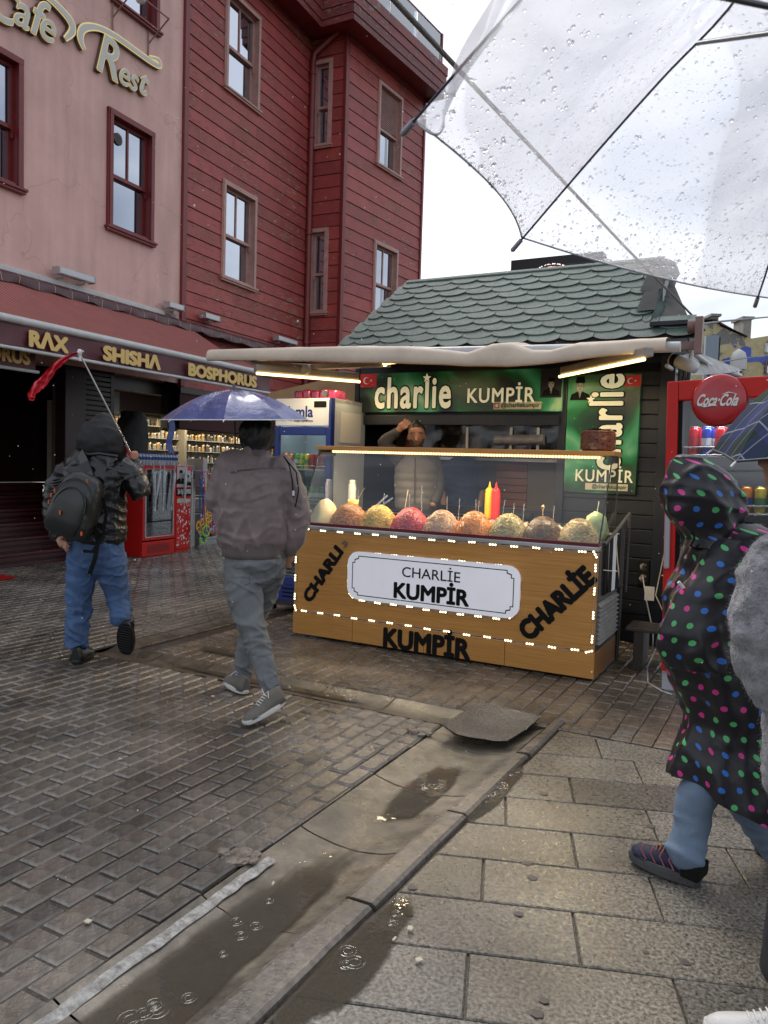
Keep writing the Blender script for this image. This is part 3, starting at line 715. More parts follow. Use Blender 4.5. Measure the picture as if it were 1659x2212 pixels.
# bay front wall, turned 8.1 deg outwards
Mfront = Matrix.Translation((7.62, -.81, 0)) @ Matrix.Rotation(R(-8.1), 4, 'Z')
def front():
    clapboards(RH, .06, 3.24, 2.7, 10.4, .27, [(1.25, 2.17, 4.82, 6.44), (1.25, 2.17, 8.19, 9.90)], M_board)
    xs = [0, 1.25, 2.17, 3.26]; zs = [2.0, 4.82, 6.44, 8.19, 9.90, 10.4]; mb = MB()
    for i in range(3):
        for j in range(5):
            if i == 1 and j in (1, 3): continue
            mb.add([(xs[i], -.001, zs[j]), (xs[i+1], -.001, zs[j]), (xs[i+1], -.001, zs[j+1]), (xs[i], -.001, zs[j+1])], [(0, 1, 2, 3)])
    mb.obj('wall', M_gap, RH)
    window(RH, 1.19, 2.23, 4.76, 6.50, M_pinktrim, lace=True); window(RH, 1.19, 2.23, 8.13, 9.96, M_pinktrim, upper_split=False, lattice=True, lace=True)
    MB().box(.02, 3.26, .25, .3, 2, 10.4).box(3.2, 3.27, -.03, 4, 2, 10.4).obj('room', M_dark, RH)
    MB().box(-.055, .065, -.055, .03, 2.7, 10.45, bev=.012).obj('corner_board', M_redtrim, RH)
    MB().box(3.20, 3.275, -.055, .05, 2.7, 10.45, bev=.01).obj('corner_board', M_redtrim, RH)
built(front, Mfront)
# eaves: soffit, fascia boards, roof rail
def poly(pts, z0, z1, m_, nm, parent=RH):
    n_ = len(pts); vs = [(x, y, z0) for x, y in pts]+[(x, y, z1) for x, y in pts]
    return MB().add(vs, [tuple(range(n_))[::-1], tuple(range(n_, 2*n_))]+[(i, (i+1) % n_, (i+1) % n_+n_, i+n_) for i in range(n_)]).obj(nm, m_, parent)
A8 = R(-8.1)
def fr(x, y): return (7.62+x*cos(A8)-y*sin(A8), -.81+x*sin(A8)+y*cos(A8))
c_in = (7.10, -.5); c_out = fr(-.50, -.5); c_end = fr(3.30, -.5)
soff = [(3.4, 0), (3.4, -.5), c_in, c_out, c_end, fr(3.30, 3), (7.7, 3), (7.7, 0)]
poly(soff, 10.36, 10.40, M_redtrim, 'soffit')
roofp = [(3.3, .6), (3.3, -.52), (7.07, -.52), fr(-.54, -.54), fr(3.42, -.54), fr(3.42, 3), (7.7, 3)]
for (z0, z1, e_, mm) in ((10.27, 10.40, 0, M_fascia), (10.40, 10.59, .015, M_fascia), (10.59, 10.79, .03, M_fascia), (10.79, 10.98, .05, M_fascia)):
    def seg(p, q):
        dx, dy = q[0]-p[0], q[1]-p[1]; L_ = math.hypot(dx, dy); a = atan2(dy, dx)
        M_ = Matrix.Translation((p[0], p[1], 0)) @ Matrix.Rotation(a, 4, 'Z')
        mb = MB(); k = rg.uniform(.8, 1.15); mb.c = (k, k, k*1.01); mb.box(-e_, L_+e_, -e_-.02, .0, z0+.006, z1, bev=.006)
        o = mb.obj('fascia_board', mm, RH); o.matrix_local = M_
    seg((3.4, -.5), c_in); seg(c_in, c_out); seg(c_out, c_end)
    seg(c_end, fr(3.30, 3))
poly(roofp, 10.98, 11.02, M_fascia, 'roof_edge')
# glass balustrade
M_gr = glass('balustrade_glass', (.88, .95, .94), .25)
M_post = mat('pale_post', (.62, .60, .58), .4)
def rail_seg(p, q, nn, z0=11.02, hgt=.72):
    dx, dy = q[0]-p[0], q[1]-p[1]; L_ = math.hypot(dx, dy); a = atan2(dy, dx); M_ = Matrix.Translation((p[0], p[1], 0)) @ Matrix.Rotation(a, 4, 'Z')
    for i in range(nn):
        o = MB().box(L_*i/nn+.03, L_*(i+1)/nn-.03, -.006, .006, z0+.02, z0+hgt).obj('glass_panel', M_gr, RH); o.matrix_local = M_
        o = MB().box(L_*i/nn-.025, L_*i/nn+.025, .01, .06, z0, z0+hgt*.55, bev=.004).obj('post', M_post, RH); o.matrix_local = M_
    o = MB().box(-.02, L_+.03, -.015, .02, z0+hgt, z0+hgt+.035).obj('rail', M_redtrim, RH); o.matrix_local = M_
    o = MB().box(L_-.03, L_+.035, -.03, .03, z0, z0+hgt+.035).obj('post', M_redtrim, RH); o.matrix_local = M_
rail_seg(fr(-.2, -.42), fr(3.25, -.42), 3); rail_seg(fr(3.25, -.42), fr(3.25, 3), 2)
# downpipe in the inner corner
DP = thing('downpipe', 'dark red metal downpipe in the inner corner of the red house', 'pipe', B.w(7.5, -.09, 2.7), B.rot)
mb = MB(); mb.tube([(0, 0, 0), (0, 0, 7.15), (.02, -.02, 7.35), (.06, -.55, 7.7), (.06, -.62, 7.85), (.06, -.62, 9.2)], .065, 10); mb.obj('pipe', M_redtrim, DP)
mb = MB()
for z_ in (1.3, 3.6, 5.6, 6.9): mb.lathe([(.068, 0), (.078, .005), (.078, .05), (.068, .055)], 10, (0, 0, z_), cap=False)
mb.lathe([(.068, 0), (.08, .005), (.08, .05), (.068, .055)], 10, (.06, -.62, 8.0), cap=False)
mb.obj('clamp', M_redtrim, DP)

# ---- awning
M_awn = mat('maroon_awning_fabric', (.36, .075, .08), .6, nscale=3, namt=.2, bump=.15, bscale=8)
M_stripe = mat('pale_awning_stripe', (.50, .28, .20), .6); M_valb = mat('burgundy_valance', (.095, .012, .02), .45, nscale=3, namt=.25)
M_white = mat('white_enamel', (.60, .60, .59), .4, nscale=6, namt=.15)
M_letter = mat('yellow_lettering', (.80, .54, .18), .5)
AW = thing('striped_awning', 'maroon pinstriped awning with yellow lettering on its valance above the shop', 'awning', B.w(0, 0, 0), B.rot)
AX0, AX1 = -3.0, 3.72
def aw(x, t_): 
    sag = -.05*sin(pi*t_)
    return (x+ (.0), -.16+(-1.58+.16)*t_, 3.66+(2.93-3.66)*t_+sag)
mb = MB(); mb2 = MB(); nn = 84
rows = [[aw(AX0+(AX1-AX0-.13*(1-t_/8))*i/nn, t_/8) for i in range(nn+1)] for t_ in range(9)]
mb.rings([r[::-1] for r in rows], closed=False); mb.obj('fabric', M_awn, AW)
for i in range(1, nn):
    if i % 1 == 0:
        w_ = .009
        rr = [[(p[0]-w_+off, p[1], p[2]+.004) for off in (0, 2*w_)] for p in [rows[k][i] for k in range(9)]]
        mb2.rings(rr, closed=False, cap=False)
mb2.obj('pinstripe', M_stripe, AW)
mb = MB(); mb.tube([(AX0, -1.60, 2.90), (AX1+.1, -1.60, 2.90)], .045, 12); mb.obj('front_bar', M_white, AW)
mb = MB(); rr = []
for i in range(61):
    x = AX0+(AX1-AX0+.08)*i/60; rr.append([(x, -1.60-.012*sin(i*.7), 2.86), (x, -1.605-.02*sin(i*.7+1), 2.74), (x, -1.61-.02*sin(i*.9), 2.62)])
mb.rings(rr, closed=False); mb.obj('valance', M_valb, AW)
mb = MB(); mb.tube([(AX0, -1.61, 2.60), (AX1+.08, -1.61, 2.60)], .022, 8); mb.obj('valance_bar', M_white, AW)
for s_, a, b_ in (('RΛX', -.99, -.45), ('SHISHΛ', .08, 1.10), ('BOSPHORUS', 1.66, 3.34)):
    o = txt(s_, .2, M_letter, AW, ((a+b_)/2, -1.642, 2.72), ext=.002, bold=.012, name='lettering')
    wdt = max(v.co.x for v in o.data.vertices)-min(v.co.x for v in o.data.vertices)
    for v in o.data.vertices: v.co.x *= (b_-a)/wdt; v.co.y *= 1.12
# arms under
mb = MB()
for x in (-2, 1.2, 3.4): mb.tube([(x, -.1, 3.45), (x, -1.58, 2.86)], .025, 6)
mb.obj('arm', M_white, AW)
# rolled second awning with scalloped pelmet running on to the red house
PM = thing('scalloped_pelmet', 'dark scalloped awning pelmet running along both house fronts', 'pelmet', B.w(0, 0, 0), B.rot)
mb = MB(); rr = []; ns = 150; 
for i in range(ns+1):
    x = -3+(7.5+3)*i/ns; zt = 3.81; sc_ = abs(sin(i*.36))
    rr.append([(x, -.02, zt), (x, -.19, zt-.045), (x, -.255+.01*sin(i*.5), zt-.10), (x, -.255+.02*sin(i*.9), zt-.17-.035*sc_)])
mb.rings(rr, closed=False); mb.obj('fabric', mat('dark_maroon_vinyl', (.07, .017, .022), .35, nscale=5, namt=.3), PM)
mb = MB()
for i in range(0, ns, 4):
    r_ = rr[i]; mb.rings([[(p[0], p[1]-.003, p[2]+.002), (p[0]+.010, p[1]-.003, p[2]+.002)] for p in r_], closed=False, cap=False)
mb.obj('stripe', M_stripe, PM)
# second valance behind on the left: "...RUS"
A2 = thing('rear_awning', 'second burgundy valance with yellow letters, lower and behind the striped awning', 'awning', B.w(0, 0, 0), B.rot)
MB().box(-4, -.62, -1.33, -1.30, 2.43, 2.68).obj('valance', M_valb, A2); mb = MB(); mb.tube([(-4, -1.33, 2.42), (-.58, -1.33, 2.42)], .02, 8); mb.obj('valance_bar', M_white, A2)
o = txt('BOSPHORUS', .21, M_letter, A2, (-.70, -1.338, 2.555), ext=.002, bold=.010, name='lettering', align='RIGHT')
MB().add([(-4, -1.3, 2.68), (-.62, -1.3, 2.68), (-.62, .2, 3.2), (-4, .2, 3.2)], [(0, 1, 2, 3)]).obj('fabric', M_awn, A2)

# ---- ground floor: steps, doors, louvres
M_mar = mat('dark_maroon_wood', (.065, .012, .014), .3, nscale=8, namt=.3, stretch=(.3, 1, 1))
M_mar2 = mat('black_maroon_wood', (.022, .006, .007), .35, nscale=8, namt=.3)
STP = thing('wooden_steps', 'wide dark maroon wooden steps leading up to the cafe doors', 'steps', B.w(0, 0, 0), B.rot)
for k in range(6):
    y0 = -.02+k*.24; z1 = .175*(k+1)
    mb = MB(); mb.box(-4, 1.75, y0-.02, y0+.26, z1-.035, z1, bev=.006); mb.obj('tread', M_mar, STP)
    mb = MB(); mb.box(-4, 1.75, y0, y0+.02, z1-.175, z1-.14, bev=.004); mb.box(-4, 1.75, y0+.004, y0+.02, z1-.10, z1-.05, bev=.004); mb.obj('riser_slat', M_mar, STP)
    MB().box(-4, 1.75, y0+.03, y0+.05, z1-.175, z1-.036).obj('riser', M_mar2, STP)
DR = thing('cafe_doors', 'dark wooden double doors with glass panels at the top of the steps', 'door', B.w(0, 1.45, 1.05), B.rot)
MB().box(-4, 3.2, .05, .12, 0, 2.6).obj('wall', M_mar2, DR)
M_brz = mat('dull_brass_wood', (.10, .075, .045), .4)
for x0 in (-3.3, -2.2, -1.1, -.05):
    mb = MB(); x1 = x0+.98
    mb.box(x0, x0+.1, -.02, .05, 0, 1.75, bev=.005).box(x1-.1, x1, -.02, .05, 0, 1.75, bev=.005).box(x0+.1, x1-.1, -.02, .05, 1.63, 1.75, bev=.005).box(x0+.1, x1-.1, -.02, .05, .62, .78, bev=.005).box(x0+.1, x1-.1, -.02, .05, 0, .14, bev=.005)
    dd = mb.obj('door', M_mar2, DR)
    MB().box(x0+.1, x1-.1, .02, .026, .78, 1.63).obj('pane', glass('dim_pane', (.25, .25, .25), .0, k=.2), dd)
    for q in range(5): MB().box(x0+.115+q*.155, x0+.255+q*.155, .0, .02, .15, .61, bev=.004).obj('panel', M_mar2, dd)
    MB().box(x0+.09, x1-.09, -.035, -.02, .80, .86, bev=.004).box(x1-.14, x1-.09, -.035, -.02, .86, 1.7).obj('trim', M_brz, dd)
    MB().box(x0+.02, x0+.045, -.07, -.02, .85, 1.05, bev=.005).obj('handle', mat('brass', (.5, .33, .1), .3, metal=1), dd)
LV = thing('louvred_shutter', 'dark maroon louvred panel and posts left of the souvenir shop', 'shutter', B.w(1.25, .25, .0), B.rot)
MB().box(-.05, .33, -.1, .1, 0, 3.2, bev=.01).obj('post', M_mar2, LV); MB().box(.88, .95, -.05, .1, 0, 3.2).obj('post', M_mar2, LV)
for q in range(30):
    z_ = .9+q*.075; o = MB().box(.33, .88, -.045, .0, z_, z_+.058, bev=.004).obj('slat', M_mar2, LV)
MB().box(-.05, .9, .03, .06, 0, 3.2).obj('backing', M_mar2, LV)
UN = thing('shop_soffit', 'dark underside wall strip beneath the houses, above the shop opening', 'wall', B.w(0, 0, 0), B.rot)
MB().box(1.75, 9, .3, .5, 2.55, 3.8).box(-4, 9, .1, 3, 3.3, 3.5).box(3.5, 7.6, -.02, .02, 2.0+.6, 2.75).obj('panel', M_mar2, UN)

# ---- souvenir shop
SH = thing('souvenir_shop', 'open souvenir shop front with cream back wall and shelves of glassware', 'shop', B.w(0, 0, 0), B.rot)
M_cream = mat('cream_wall', (.33, .29, .22), .7, nscale=2, namt=.15); M_hdr = mat('taupe_panel', (.17, .15, .14), .7)
MB().box(2.0, 9, 1.3, 1.4, 0, 2.35).obj('wall', M_cream, SH); MB().box(2.17, 2.22, .28, 1.3, 0, 2.6).obj('side_wall', M_mar2, SH)
MB().box(2.0, 9, .95, 1.28, 2.28, 2.62).obj('header', M_hdr, SH); MB().box(8.5, 8.6, -.4, 1.3, 0, 2.6).obj('side_wall', M_dark, SH)
MB().box(2.62, 2.84, .70, .94, 2.2, 2.55).obj('light_box', mat('pale_box', (.5, .53, .5), .5), SH)
M_shelf = mat('glass_shelf', (.35, .37, .35), .2)
for k in range(8):
    z_ = .55+k*.215; MB().box(3.0, 8.4, 1.02, 1.3, z_, z_+.012).obj('shelf', M_shelf, SH)
M_gw = mat('clear_glassware', (.42, .38, .31), .08, coat=.5, tint=True); gw = MB(); r_ = random.Random(3)
for k in range(8):
    z_ = .564+k*.215; x = 3.05
    while x < 8.3:
        h = r_.uniform(.08, .15); w_ = r_.uniform(.025, .045); c = r_.choice([(1, 1, 1), (.9, .9, .85), (1.1, .8, .4), (.4, .45, .5), (1.3, 1.3, 1.3), (.25, .22, .2)]); gw.c = c
        gw.lathe([(w_*.8, 0), (w_, h*.3), (w_*.7, h*.6), (w_*1.05, h), (w_*.2, h)], 7, (x, r_.uniform(1.06, 1.12), z_)); x += w_*2+r_.uniform(.01, .04)
o = gw.obj('glassware', M_gw, SH); o['kind'] = 'stuff'
mb = MB(); mb.box(4.75, 4.82, .9, 1.3, .3, 2.3); mb.obj('divider', M_cream, SH)

lamp(B.w(3.0, .7, 2.25), B.w(7.5, .7, 2.25), .15, 26, (1, .85, .62))
# ================================================================ food stand
def kp(x, y, yk):                      # pixel -> (x, z) on the stand-frame plane y = yk
    r = ray(x, y); n_ = V((sin(K.a), cos(K.a), 0)); p0 = K.w(0, yk); t_ = (p0-V((0, 0, H))).dot(n_)/r.dot(n_)
    q = V((0, 0, H))+r*t_-K.o; return (q.x*cos(K.a)-q.y*sin(K.a), q.z)
def kw(x, y, z=0): return K.w(x, y, z)
def woodmat(name, c1_, c2_, rough=.35, scale=(.6, 8, 26), coat=.15):
    M = mat(name, c1_, rough, nscale=5, namt=.0, stretch=scale, dark=c2_, coat=coat, detail=8, bump=.08, bscale=8); return M
M_oak = woodmat('oak_laminate', (.63, .315, .080), (.43, .185, .038))
M_oakend = woodmat('oak_edge', (.42, .19, .055), (.28, .11, .03))
M_black = mat('black_vinyl_letter', (.008, .008, .008), .7, spec=.15)
M_steel = mat('brushed_steel', (.48, .48, .48), .3, metal=.8, nscale=6, namt=.15); M_dgrey = mat('dark_grey_metal', (.07, .07, .072), .4, nscale=6, namt=.25)
M_navy = mat('blue_black_boards', (.007, .009, .015), .42, nscale=7, namt=.35, bump=.3, bscale=30)
FC = thing('food_counter', 'oak fronted glass display counter with black lettering and heaps of potato fillings', 'counter', kw(0, 0), K.rot)
CW = -2.58
MB().box(CW+.02, -.012, .015, .75, .21, .93).obj('carcass', M_dgrey, FC)
MB().box(CW, 0, -.014, .015, .213, .925, bev=.003).obj('front_panel', M_oak, FC)
for a, b_ in ((CW, -1.985), (-1.981, -1.33), (-1.326, -.66), (-.656, .006)): MB().box(a, b_, -.022, .02, .02, .209, bev=.002).obj('plinth_board', M_oak, FC)
MB().box(-.012, .008, -.02, .72, .02, .21).obj('plinth_side', M_oakend, FC)
mb = MB()
for q in ((-2.3, .1), (-.15, .1), (-2.3, .6), (-.15, .6)): mb.box(q[0]-.05, q[0]+.05, q[1]-.03, q[1]+.03, 0, .03)
mb.obj('foot', M_black, FC)
# right side panel and louvred vent
MB().box(-.012, .004, .016, .72, .56, .93, bev=.003).obj('side_panel', M_dgrey, FC); MB().box(-.012, .004, .016, .72, .21, .25, bev=.003).obj('side_panel', M_dgrey, FC)
for q in range(9):
    z_ = .255+q*.034; MB().add([(-.01, .04, z_+.03), (-.01, .70, z_+.03), (.022, .70, z_), (.022, .04, z_), (-.01, .04, z_-.002), (-.01, .70, z_-.002)], [(3, 2, 1, 0), (0, 1, 5, 4), (2, 3, 4, 5), (0, 4, 3), (1, 2, 5)]).obj('vent_slat', mat('grey_vent', (.24, .24, .23), .45, nscale=9, namt=.2), FC)
MB().box(CW-.01, .005, -.02, .05, .93, .962, bev=.006).obj('steel_rail', M_steel, FC)
MB().box(CW+.01, -.005, -.006, .05, .962, .985).obj('red_strip', mat('dark_red_strip', (.12, .008, .015), .35), FC)
MB().box(CW+.02, -.012, .05, .74, .93, .955).obj('tray_deck', M_dgrey, FC)
MB().box(CW+.02, -.012, .70, .80, .955, 1.06).obj('serving_ledge', mat('black_ledge', (.015, .015, .017), .3), FC)
MB().box(CW-.02, .012, .30, .56, 1.612, 1.648, bev=.004).obj('top_board', M_oak, FC)
# glass
M_cg = glass('counter_glass', (.95, .97, .96), .015, .005, k=1); M_cge = glass('glass_edge', (.25, .42, .38), .1)
prof_ = [(.02, .962), (.20, 1.33), (.272, 1.475), (.292, 1.53), (.305, 1.575), (.33, 1.61)]
def curve(th): return prof_
mb = MB(); mb.rings([[(x, y, z) for y, z in prof_] for x in (CW+.012, -.012)][::-1], closed=False, smooth=True); mb.obj('front_glass', M_cg, FC)
for xx in (CW+.008, -.010):
    mb = MB(); pts = prof_+[(.56, 1.61), (.56, .962)]
    mb.add([(xx, y, z) for y, z in pts], [tuple(range(len(pts)))]); mb.obj('side_glass', glass('side_counter_glass', (.95, .97, .96), 0, .005, k=.3), FC)
    mb = MB(); mb.tube([(xx, y, z) for y, z in prof_], .006, 5); mb.tube([(xx, .56, 1.61), (xx, .56, .96)], .006, 5); mb.obj('glass_edge', mat('dark_edge', (.03, .045, .04), .25), FC)
MB().box(CW+.01, CW+.03, .30, .56, 1.56, 1.612).box(-.03, -.01, .30, .56, 1.56, 1.612).obj('bracket', M_dgrey, FC)
M_ledw = mat('warm_led', (1, .72, .32), .5, emit=3.2, ecol=(1, .66, .26)); M_ledh = mat('warm_led_body', (.5, .38, .2), .5, emit=.35, ecol=(1, .6, .25))
mb = MB(); mb.box(-2.45, -.09, .335, .36, 1.588, 1.61); mb.obj('light_strip', M_ledh, FC); mb = MB()
for q in range(94): x = -2.44+q*.025; mb.box(x, x+.013, .331, .336, 1.592, 1.606)
o = mb.obj('light_strip_diodes', M_ledw, FC)
lamp(kw(-2.44, .345, 1.585), kw(-.09, .345, 1.585), .03, 17, (1, .80, .52))
# side arm at the right rear
mb = MB(); mb.tube([(.02, .72, .0), (.02, .74, 1.1)], .016, 6); mb.tube([(.0, .16, .97), (.03, .45, 1.06), (.05, .80, 1.17)], .014, 6); mb.tube([(.05, .80, 1.17), (.05, .78, .55)], .012, 6); mb.obj('side_frame', M_dgrey, FC)
MB().add([(.012, .1, .93), (.028, .78, 1.13), (.028, .78, .60), (.012, .1, .60)], [(0, 1, 2, 3)]).obj('side_screen', glass('smoked_side', (.22, .22, .23), .06), FC)
# lettering on the front
def word(s, x0, z0, x1, z1, size, bold, parent=FC, y=-.016, m_=None, sxf=None, name='lettering', ang=None, ext=.0005, zs=1):
    """text from baseline-ish point (x0,z0) to (x1,z1) along its centre line"""
    a = atan2(z1-z0, x1-x0) if ang is None else ang
    o = txt(s, size, m_ or M_black, parent, ((x0+x1)/2, y, (z0+z1)/2), (pi/2, -a, 0), ext, bold, name=name)
    xs_ = [v.co.x for v in o.data.vertices]; L_ = math.hypot(x1-x0, z1-z0); k = L_/(max(xs_)-min(xs_)); c = (max(xs_)+min(xs_))/2
    ys_ = [v.co.y for v in o.data.vertices]; cy = (max(ys_)+min(ys_))/2
    for v in o.data.vertices: v.co.x = (v.co.x-c)*k; v.co.y = (v.co.y-cy)*zs
    return o
word('CHARLI', -2.455, .315, -2.13, .79, .135, .009)
word('CHARLİE', -.545, .285, -.065, .80, .19, .013)
word('KUMPİR', -1.69, .125, -.93, .125, .20, .010, y=-.0245, zs=1.05)
MB().prism([(-2.09, .86), (-2.05, .845), (-2.06, .80), (-2.10, .79), (-2.085, .815), (-2.12, .83)], -.0155, -.0145).obj('glue_mark', mat('glue_residue', (.20, .13, .06), .6, nscale=60, namt=.5), FC)
# white sign plate, its film given a faint glow that brightens it
SP = thing('counter_sign', 'white notched sign plate with black border and two lines of black lettering on the counter', 'sign', kw(-1.295, -.016, .58), K.rot)
def notched(w_, h_, r): 
    pts = []
    for sx, sz in ((1, 1), (1, -1), (-1, -1), (-1, 1)):
        arc = [(sx*(w_-r*(1-cos(a_))), sz*(h_-r*(1-sin(a_)))) for a_ in [pi/2*j/5 for j in range(6)]]
        pts += arc[::-1] if sx*sz > 0 else arc
    return pts
M_signw = mat('white_sign_film', (.82, .82, .88), .12, nscale=2, namt=.06, coat=.5, emit=.14)
MB().prism(notched(.74, .198, .10), -.022, 0).obj('panel', M_signw, SP)
def border(w_, h_, n_, t_):
    pts = []
    for sx, sz in ((1, 1), (1, -1), (-1, -1), (-1, 1)):
        c = [(w_-n_-.02, h_), (w_-n_-.02, h_-.018), (w_-n_+.0, h_-.022), (w_-.022, h_-n_), (w_-.018, h_-n_-.02), (w_, h_-n_-.02)] 
        c = [(w_-n_, h_), (w_-n_+.002, h_-.02), (w_-.02, h_-n_*.55), (w_-.02, h_-n_), (w_, h_-n_)]
        c = [(sx*x, sz*z) for x, z in c]; pts += c if sx*sz > 0 else c[::-1]
    return pts
bo = border(.695, .165, .055, 0); bi = border(.688, .158, .055, 0)
n_ = len(bo); mb = MB(); mb.add([(x, -.0235, z) for x, z in bo]+[(x, -.0235, z) for x, z in bi], [(i, n_+i, n_+(i+1) % n_, (i+1) % n_) for i in range(n_)]); mb.obj('border', M_black, SP)
word('CHARLİE', -.235, .085, .265, .085, .115, .0005, SP, -.024)
word('KUMPİR', -.305, -.062, .345, -.062, .17, .007, SP, -.024)
# strings of LED modules
M_led = mat('led_diode', (1, .93, .72), .4, emit=2.3, ecol=(1, .80, .45)); M_mod = mat('led_module', (.36, .33, .27), .35); M_wire = mat('white_wire', (.55, .5, .46), .5)
lm = MB(); lm.box(-.034, .034, -.009, 0, -.011, .011, mi=0, bev=.003)
for q in (-.021, 0, .021): lm.lathe([(.0072, 0), (.0072, .004), (.0045, .006), (0, .0065)], 8, M=Matrix.Translation((q, -.009, 0)) @ Matrix.Rotation(pi/2, 4, 'X'), mi=1)
LMM = lm.mesh('led_module', [M_mod, M_led])
def led_string(label, path, spacing, closed, yv, jig=.004):
    o = thing('led_string', label, 'string lights', kw(0, 0, 0), K.rot, 'strings of light modules on the counter')
    seg = []; pts = path+[path[0]] if closed else path
    wires = MB()
    for i in range(len(pts)-1):
        (x0, z0), (x1, z1) = pts[i], pts[i+1]; L_ = math.hypot(x1-x0, z1-z0); nn = max(1, round(L_/spacing)); a = atan2(z1-z0, x1-x0)
        prev = None
        for k in range(nn):
            t_ = (k+.5)/nn; px, pz = x0+(x1-x0)*t_, z0+(z1-z0)*t_+rg.uniform(-jig, jig)
            m_ = link('led_module', LMM, o, (px, yv, pz)); m_.rotation_euler = (0, -a+rg.uniform(-.05, .05), 0)
            d_ = (cos(a)*.034, sin(a)*.034)
            if prev is not None:
                for off in (-.006, .006):
                    wires.tube([(prev[0]+d_[0], yv-.004, prev[1]+d_[1]+off), ((prev[0]+px)/2, yv-.008, (prev[1]+pz)/2+off*1.2-.006), (px-d_[0], yv-.004, pz-d_[1]+off)], .0016, 4, cap=False)
            prev = (px, pz)
    tag(wires.obj('wire', M_wire, o), kind='stuff')
led_string('string of light modules framing the whole oak counter front', [(-2.545, .925), (-.03, .925), (-.015, .90), (-.015, .225), (-.05, .212), (-2.55, .222), (-2.565, .26), (-2.562, .90)], .172, True, -.0155)
led_string('string of light modules around the white sign plate', [(-1.98, .77), (-.66, .775), (-.565, .70), (-.565, .44), (-.66, .365), (-1.97, .375), (-2.035, .44), (-2.035, .70)], .145, True, -.0155)

# food heaps: shaped mound plus strands
HP = [('pale cheese', (.80, .70, .44), (.70, .58, .30), 'smooth'), ('brown bulgur', (.42, .12, .025), (.62, .27, .06), 'strand'), ('yellow corn salad', (.66, .42, .05), (.80, .60, .16), 'strand'), ('crimson cabbage', (.50, .02, .05), (.72, .10, .16), 'strand'),
      ('speckled white salad', (.70, .58, .44), (.55, .25, .14), 'speck'), ('orange carrot salad', (.68, .21, .03), (.78, .33, .06), 'fine'), ('green olive', (.40, .33, .12), (.56, .49, .24), 'strand'), ('black olive', (.07, .035, .018), (.25, .13, .05), 'strand'), ('mixed straw coloured salad', (.56, .42, .18), (.70, .58, .34), 'strand')]
HX = [(-2.525, -2.30, 1.185), (-2.33, -2.00, 1.155), (-2.035, -1.72, 1.155), (-1.735, -1.43, 1.15), (-1.44, -1.16, 1.145), (-1.165, -.875, 1.152), (-.885, -.598, 1.148), (-.608, -.329, 1.142), (-.335, -.057, 1.142)]
M_tray = mat('clear_tray', (.55, .55, .52), .15, coat=.6)
for i, ((nm, c_a, c_b, kind), (x0, x1, zt)) in enumerate(zip(HP, HX)):
    cx = (x0+x1)/2; rx = (x1-x0)/2*1.24; ry = .165; cy = .195
    lab = {0: 'smooth pale cheese mound at the left end of the counter', 8: 'straw coloured shredded salad heap at the right end of the counter'}.get(i, nm+' heap in the glass counter')
    t0 = thing('food_heap', lab, 'food', kw(cx, cy, .955), K.rot, 'heaps of fillings in the glass counter')
    ma = mat('filling_'+nm.replace(' ', '_'), c_b, .32, nscale=60 if kind != 'fine' else 90, dark=c_a, bump=1, bscale=110, coat=.25, tint=True)
    h = zt-.955; mb = MB(); rr = []; nr_, na = 14, 30
    for a_ in range(nr_+1):
        t_ = a_/nr_; r_ = (1-t_)**.75; z_ = h*(1-r_**2.2)
        rr.append([((rx*r_*cos(q)*(1+.05*noise.noise(V((cos(q)*3+i*7, sin(q)*3, t_*4)))))+.004*rnd.uniform(-1, 1), ry*r_*sin(q)*(1+.05*noise.noise(V((cos(q)*3, sin(q)*3+i*5, t_*4)))), z_+.006*noise.noise(V((cos(q)*5*r_, sin(q)*5*r_, i)))) for q in [2*pi*j/na for j in range(na)]])
    mb.c = (.85, .84, .82) if kind != 'smooth' else (1, 1, 1); mb.rings(rr, cap=True); mb.obj('heap', ma, t0)
    if kind != 'smooth':
        mb = MB(); N_ = {'strand': 1000, 'speck': 900, 'fine': 900}[kind]
        for s_ in range(N_):
            q = rnd.uniform(pi*.95, 2*pi*1.05) if rnd.random() < .8 else rnd.uniform(0, pi); t_ = rnd.random()**1.2*.98
            r_ = (1-t_)**.75; z_ = h*(1-r_**2.2); p = V((rx*r_*cos(q), ry*r_*sin(q), z_)); nv = V((cos(q)/rx*r_, sin(q)/ry*r_, z_/h/h)).normalized()
            tg = nv.cross(V((0, 0, 1))).normalized() if nv.z < .95 else V((1, 0, 0)); bt = nv.cross(tg)
            a_ = rnd.gauss(0, .35); d_ = tg*cos(a_)+bt*sin(a_); s2 = nv.cross(d_)
            L_, w_ = {'strand': (rnd.uniform(.014, .034), .0026), 'speck': (rnd.uniform(.004, .009), .004), 'fine': (rnd.uniform(.008, .02), .002)}[kind]
            k = rnd.choice((.40, .7, 1, 1.3, 1.7)); mb.c = (k, k*rnd.uniform(.75, 1.15), k*rnd.uniform(.6, 1.1))
            if kind == 'speck': mb.c = rnd.choice([(1, .45, .25), (.7, .95, .5), (1.1, 1.2, 1.3), (1.1, 1.2, 1.3), (1.1, 1.1, 1.1)])
            p = p+nv*.002; e0 = p-d_*L_/2; e1 = p+d_*L_/2; md = p+nv*.003
            mb.add([e0-s2*w_, e0+s2*w_, md+s2*w_, md-s2*w_, e1+s2*w_, e1-s2*w_], [(0, 1, 2, 3), (3, 2, 4, 5)])
        o = mb.obj('shreds', ma, t0); o['kind'] = 'stuff'
    mb = MB(); mb.box(-rx-.004, rx+.004, -.145, .145, -.002, .004); mb.box(-rx-.006, -rx-.001, -.15, .15, 0, .03); mb.box(rx+.001, rx+.006, -.15, .15, 0, .03); mb.obj('tray', M_tray, t0)
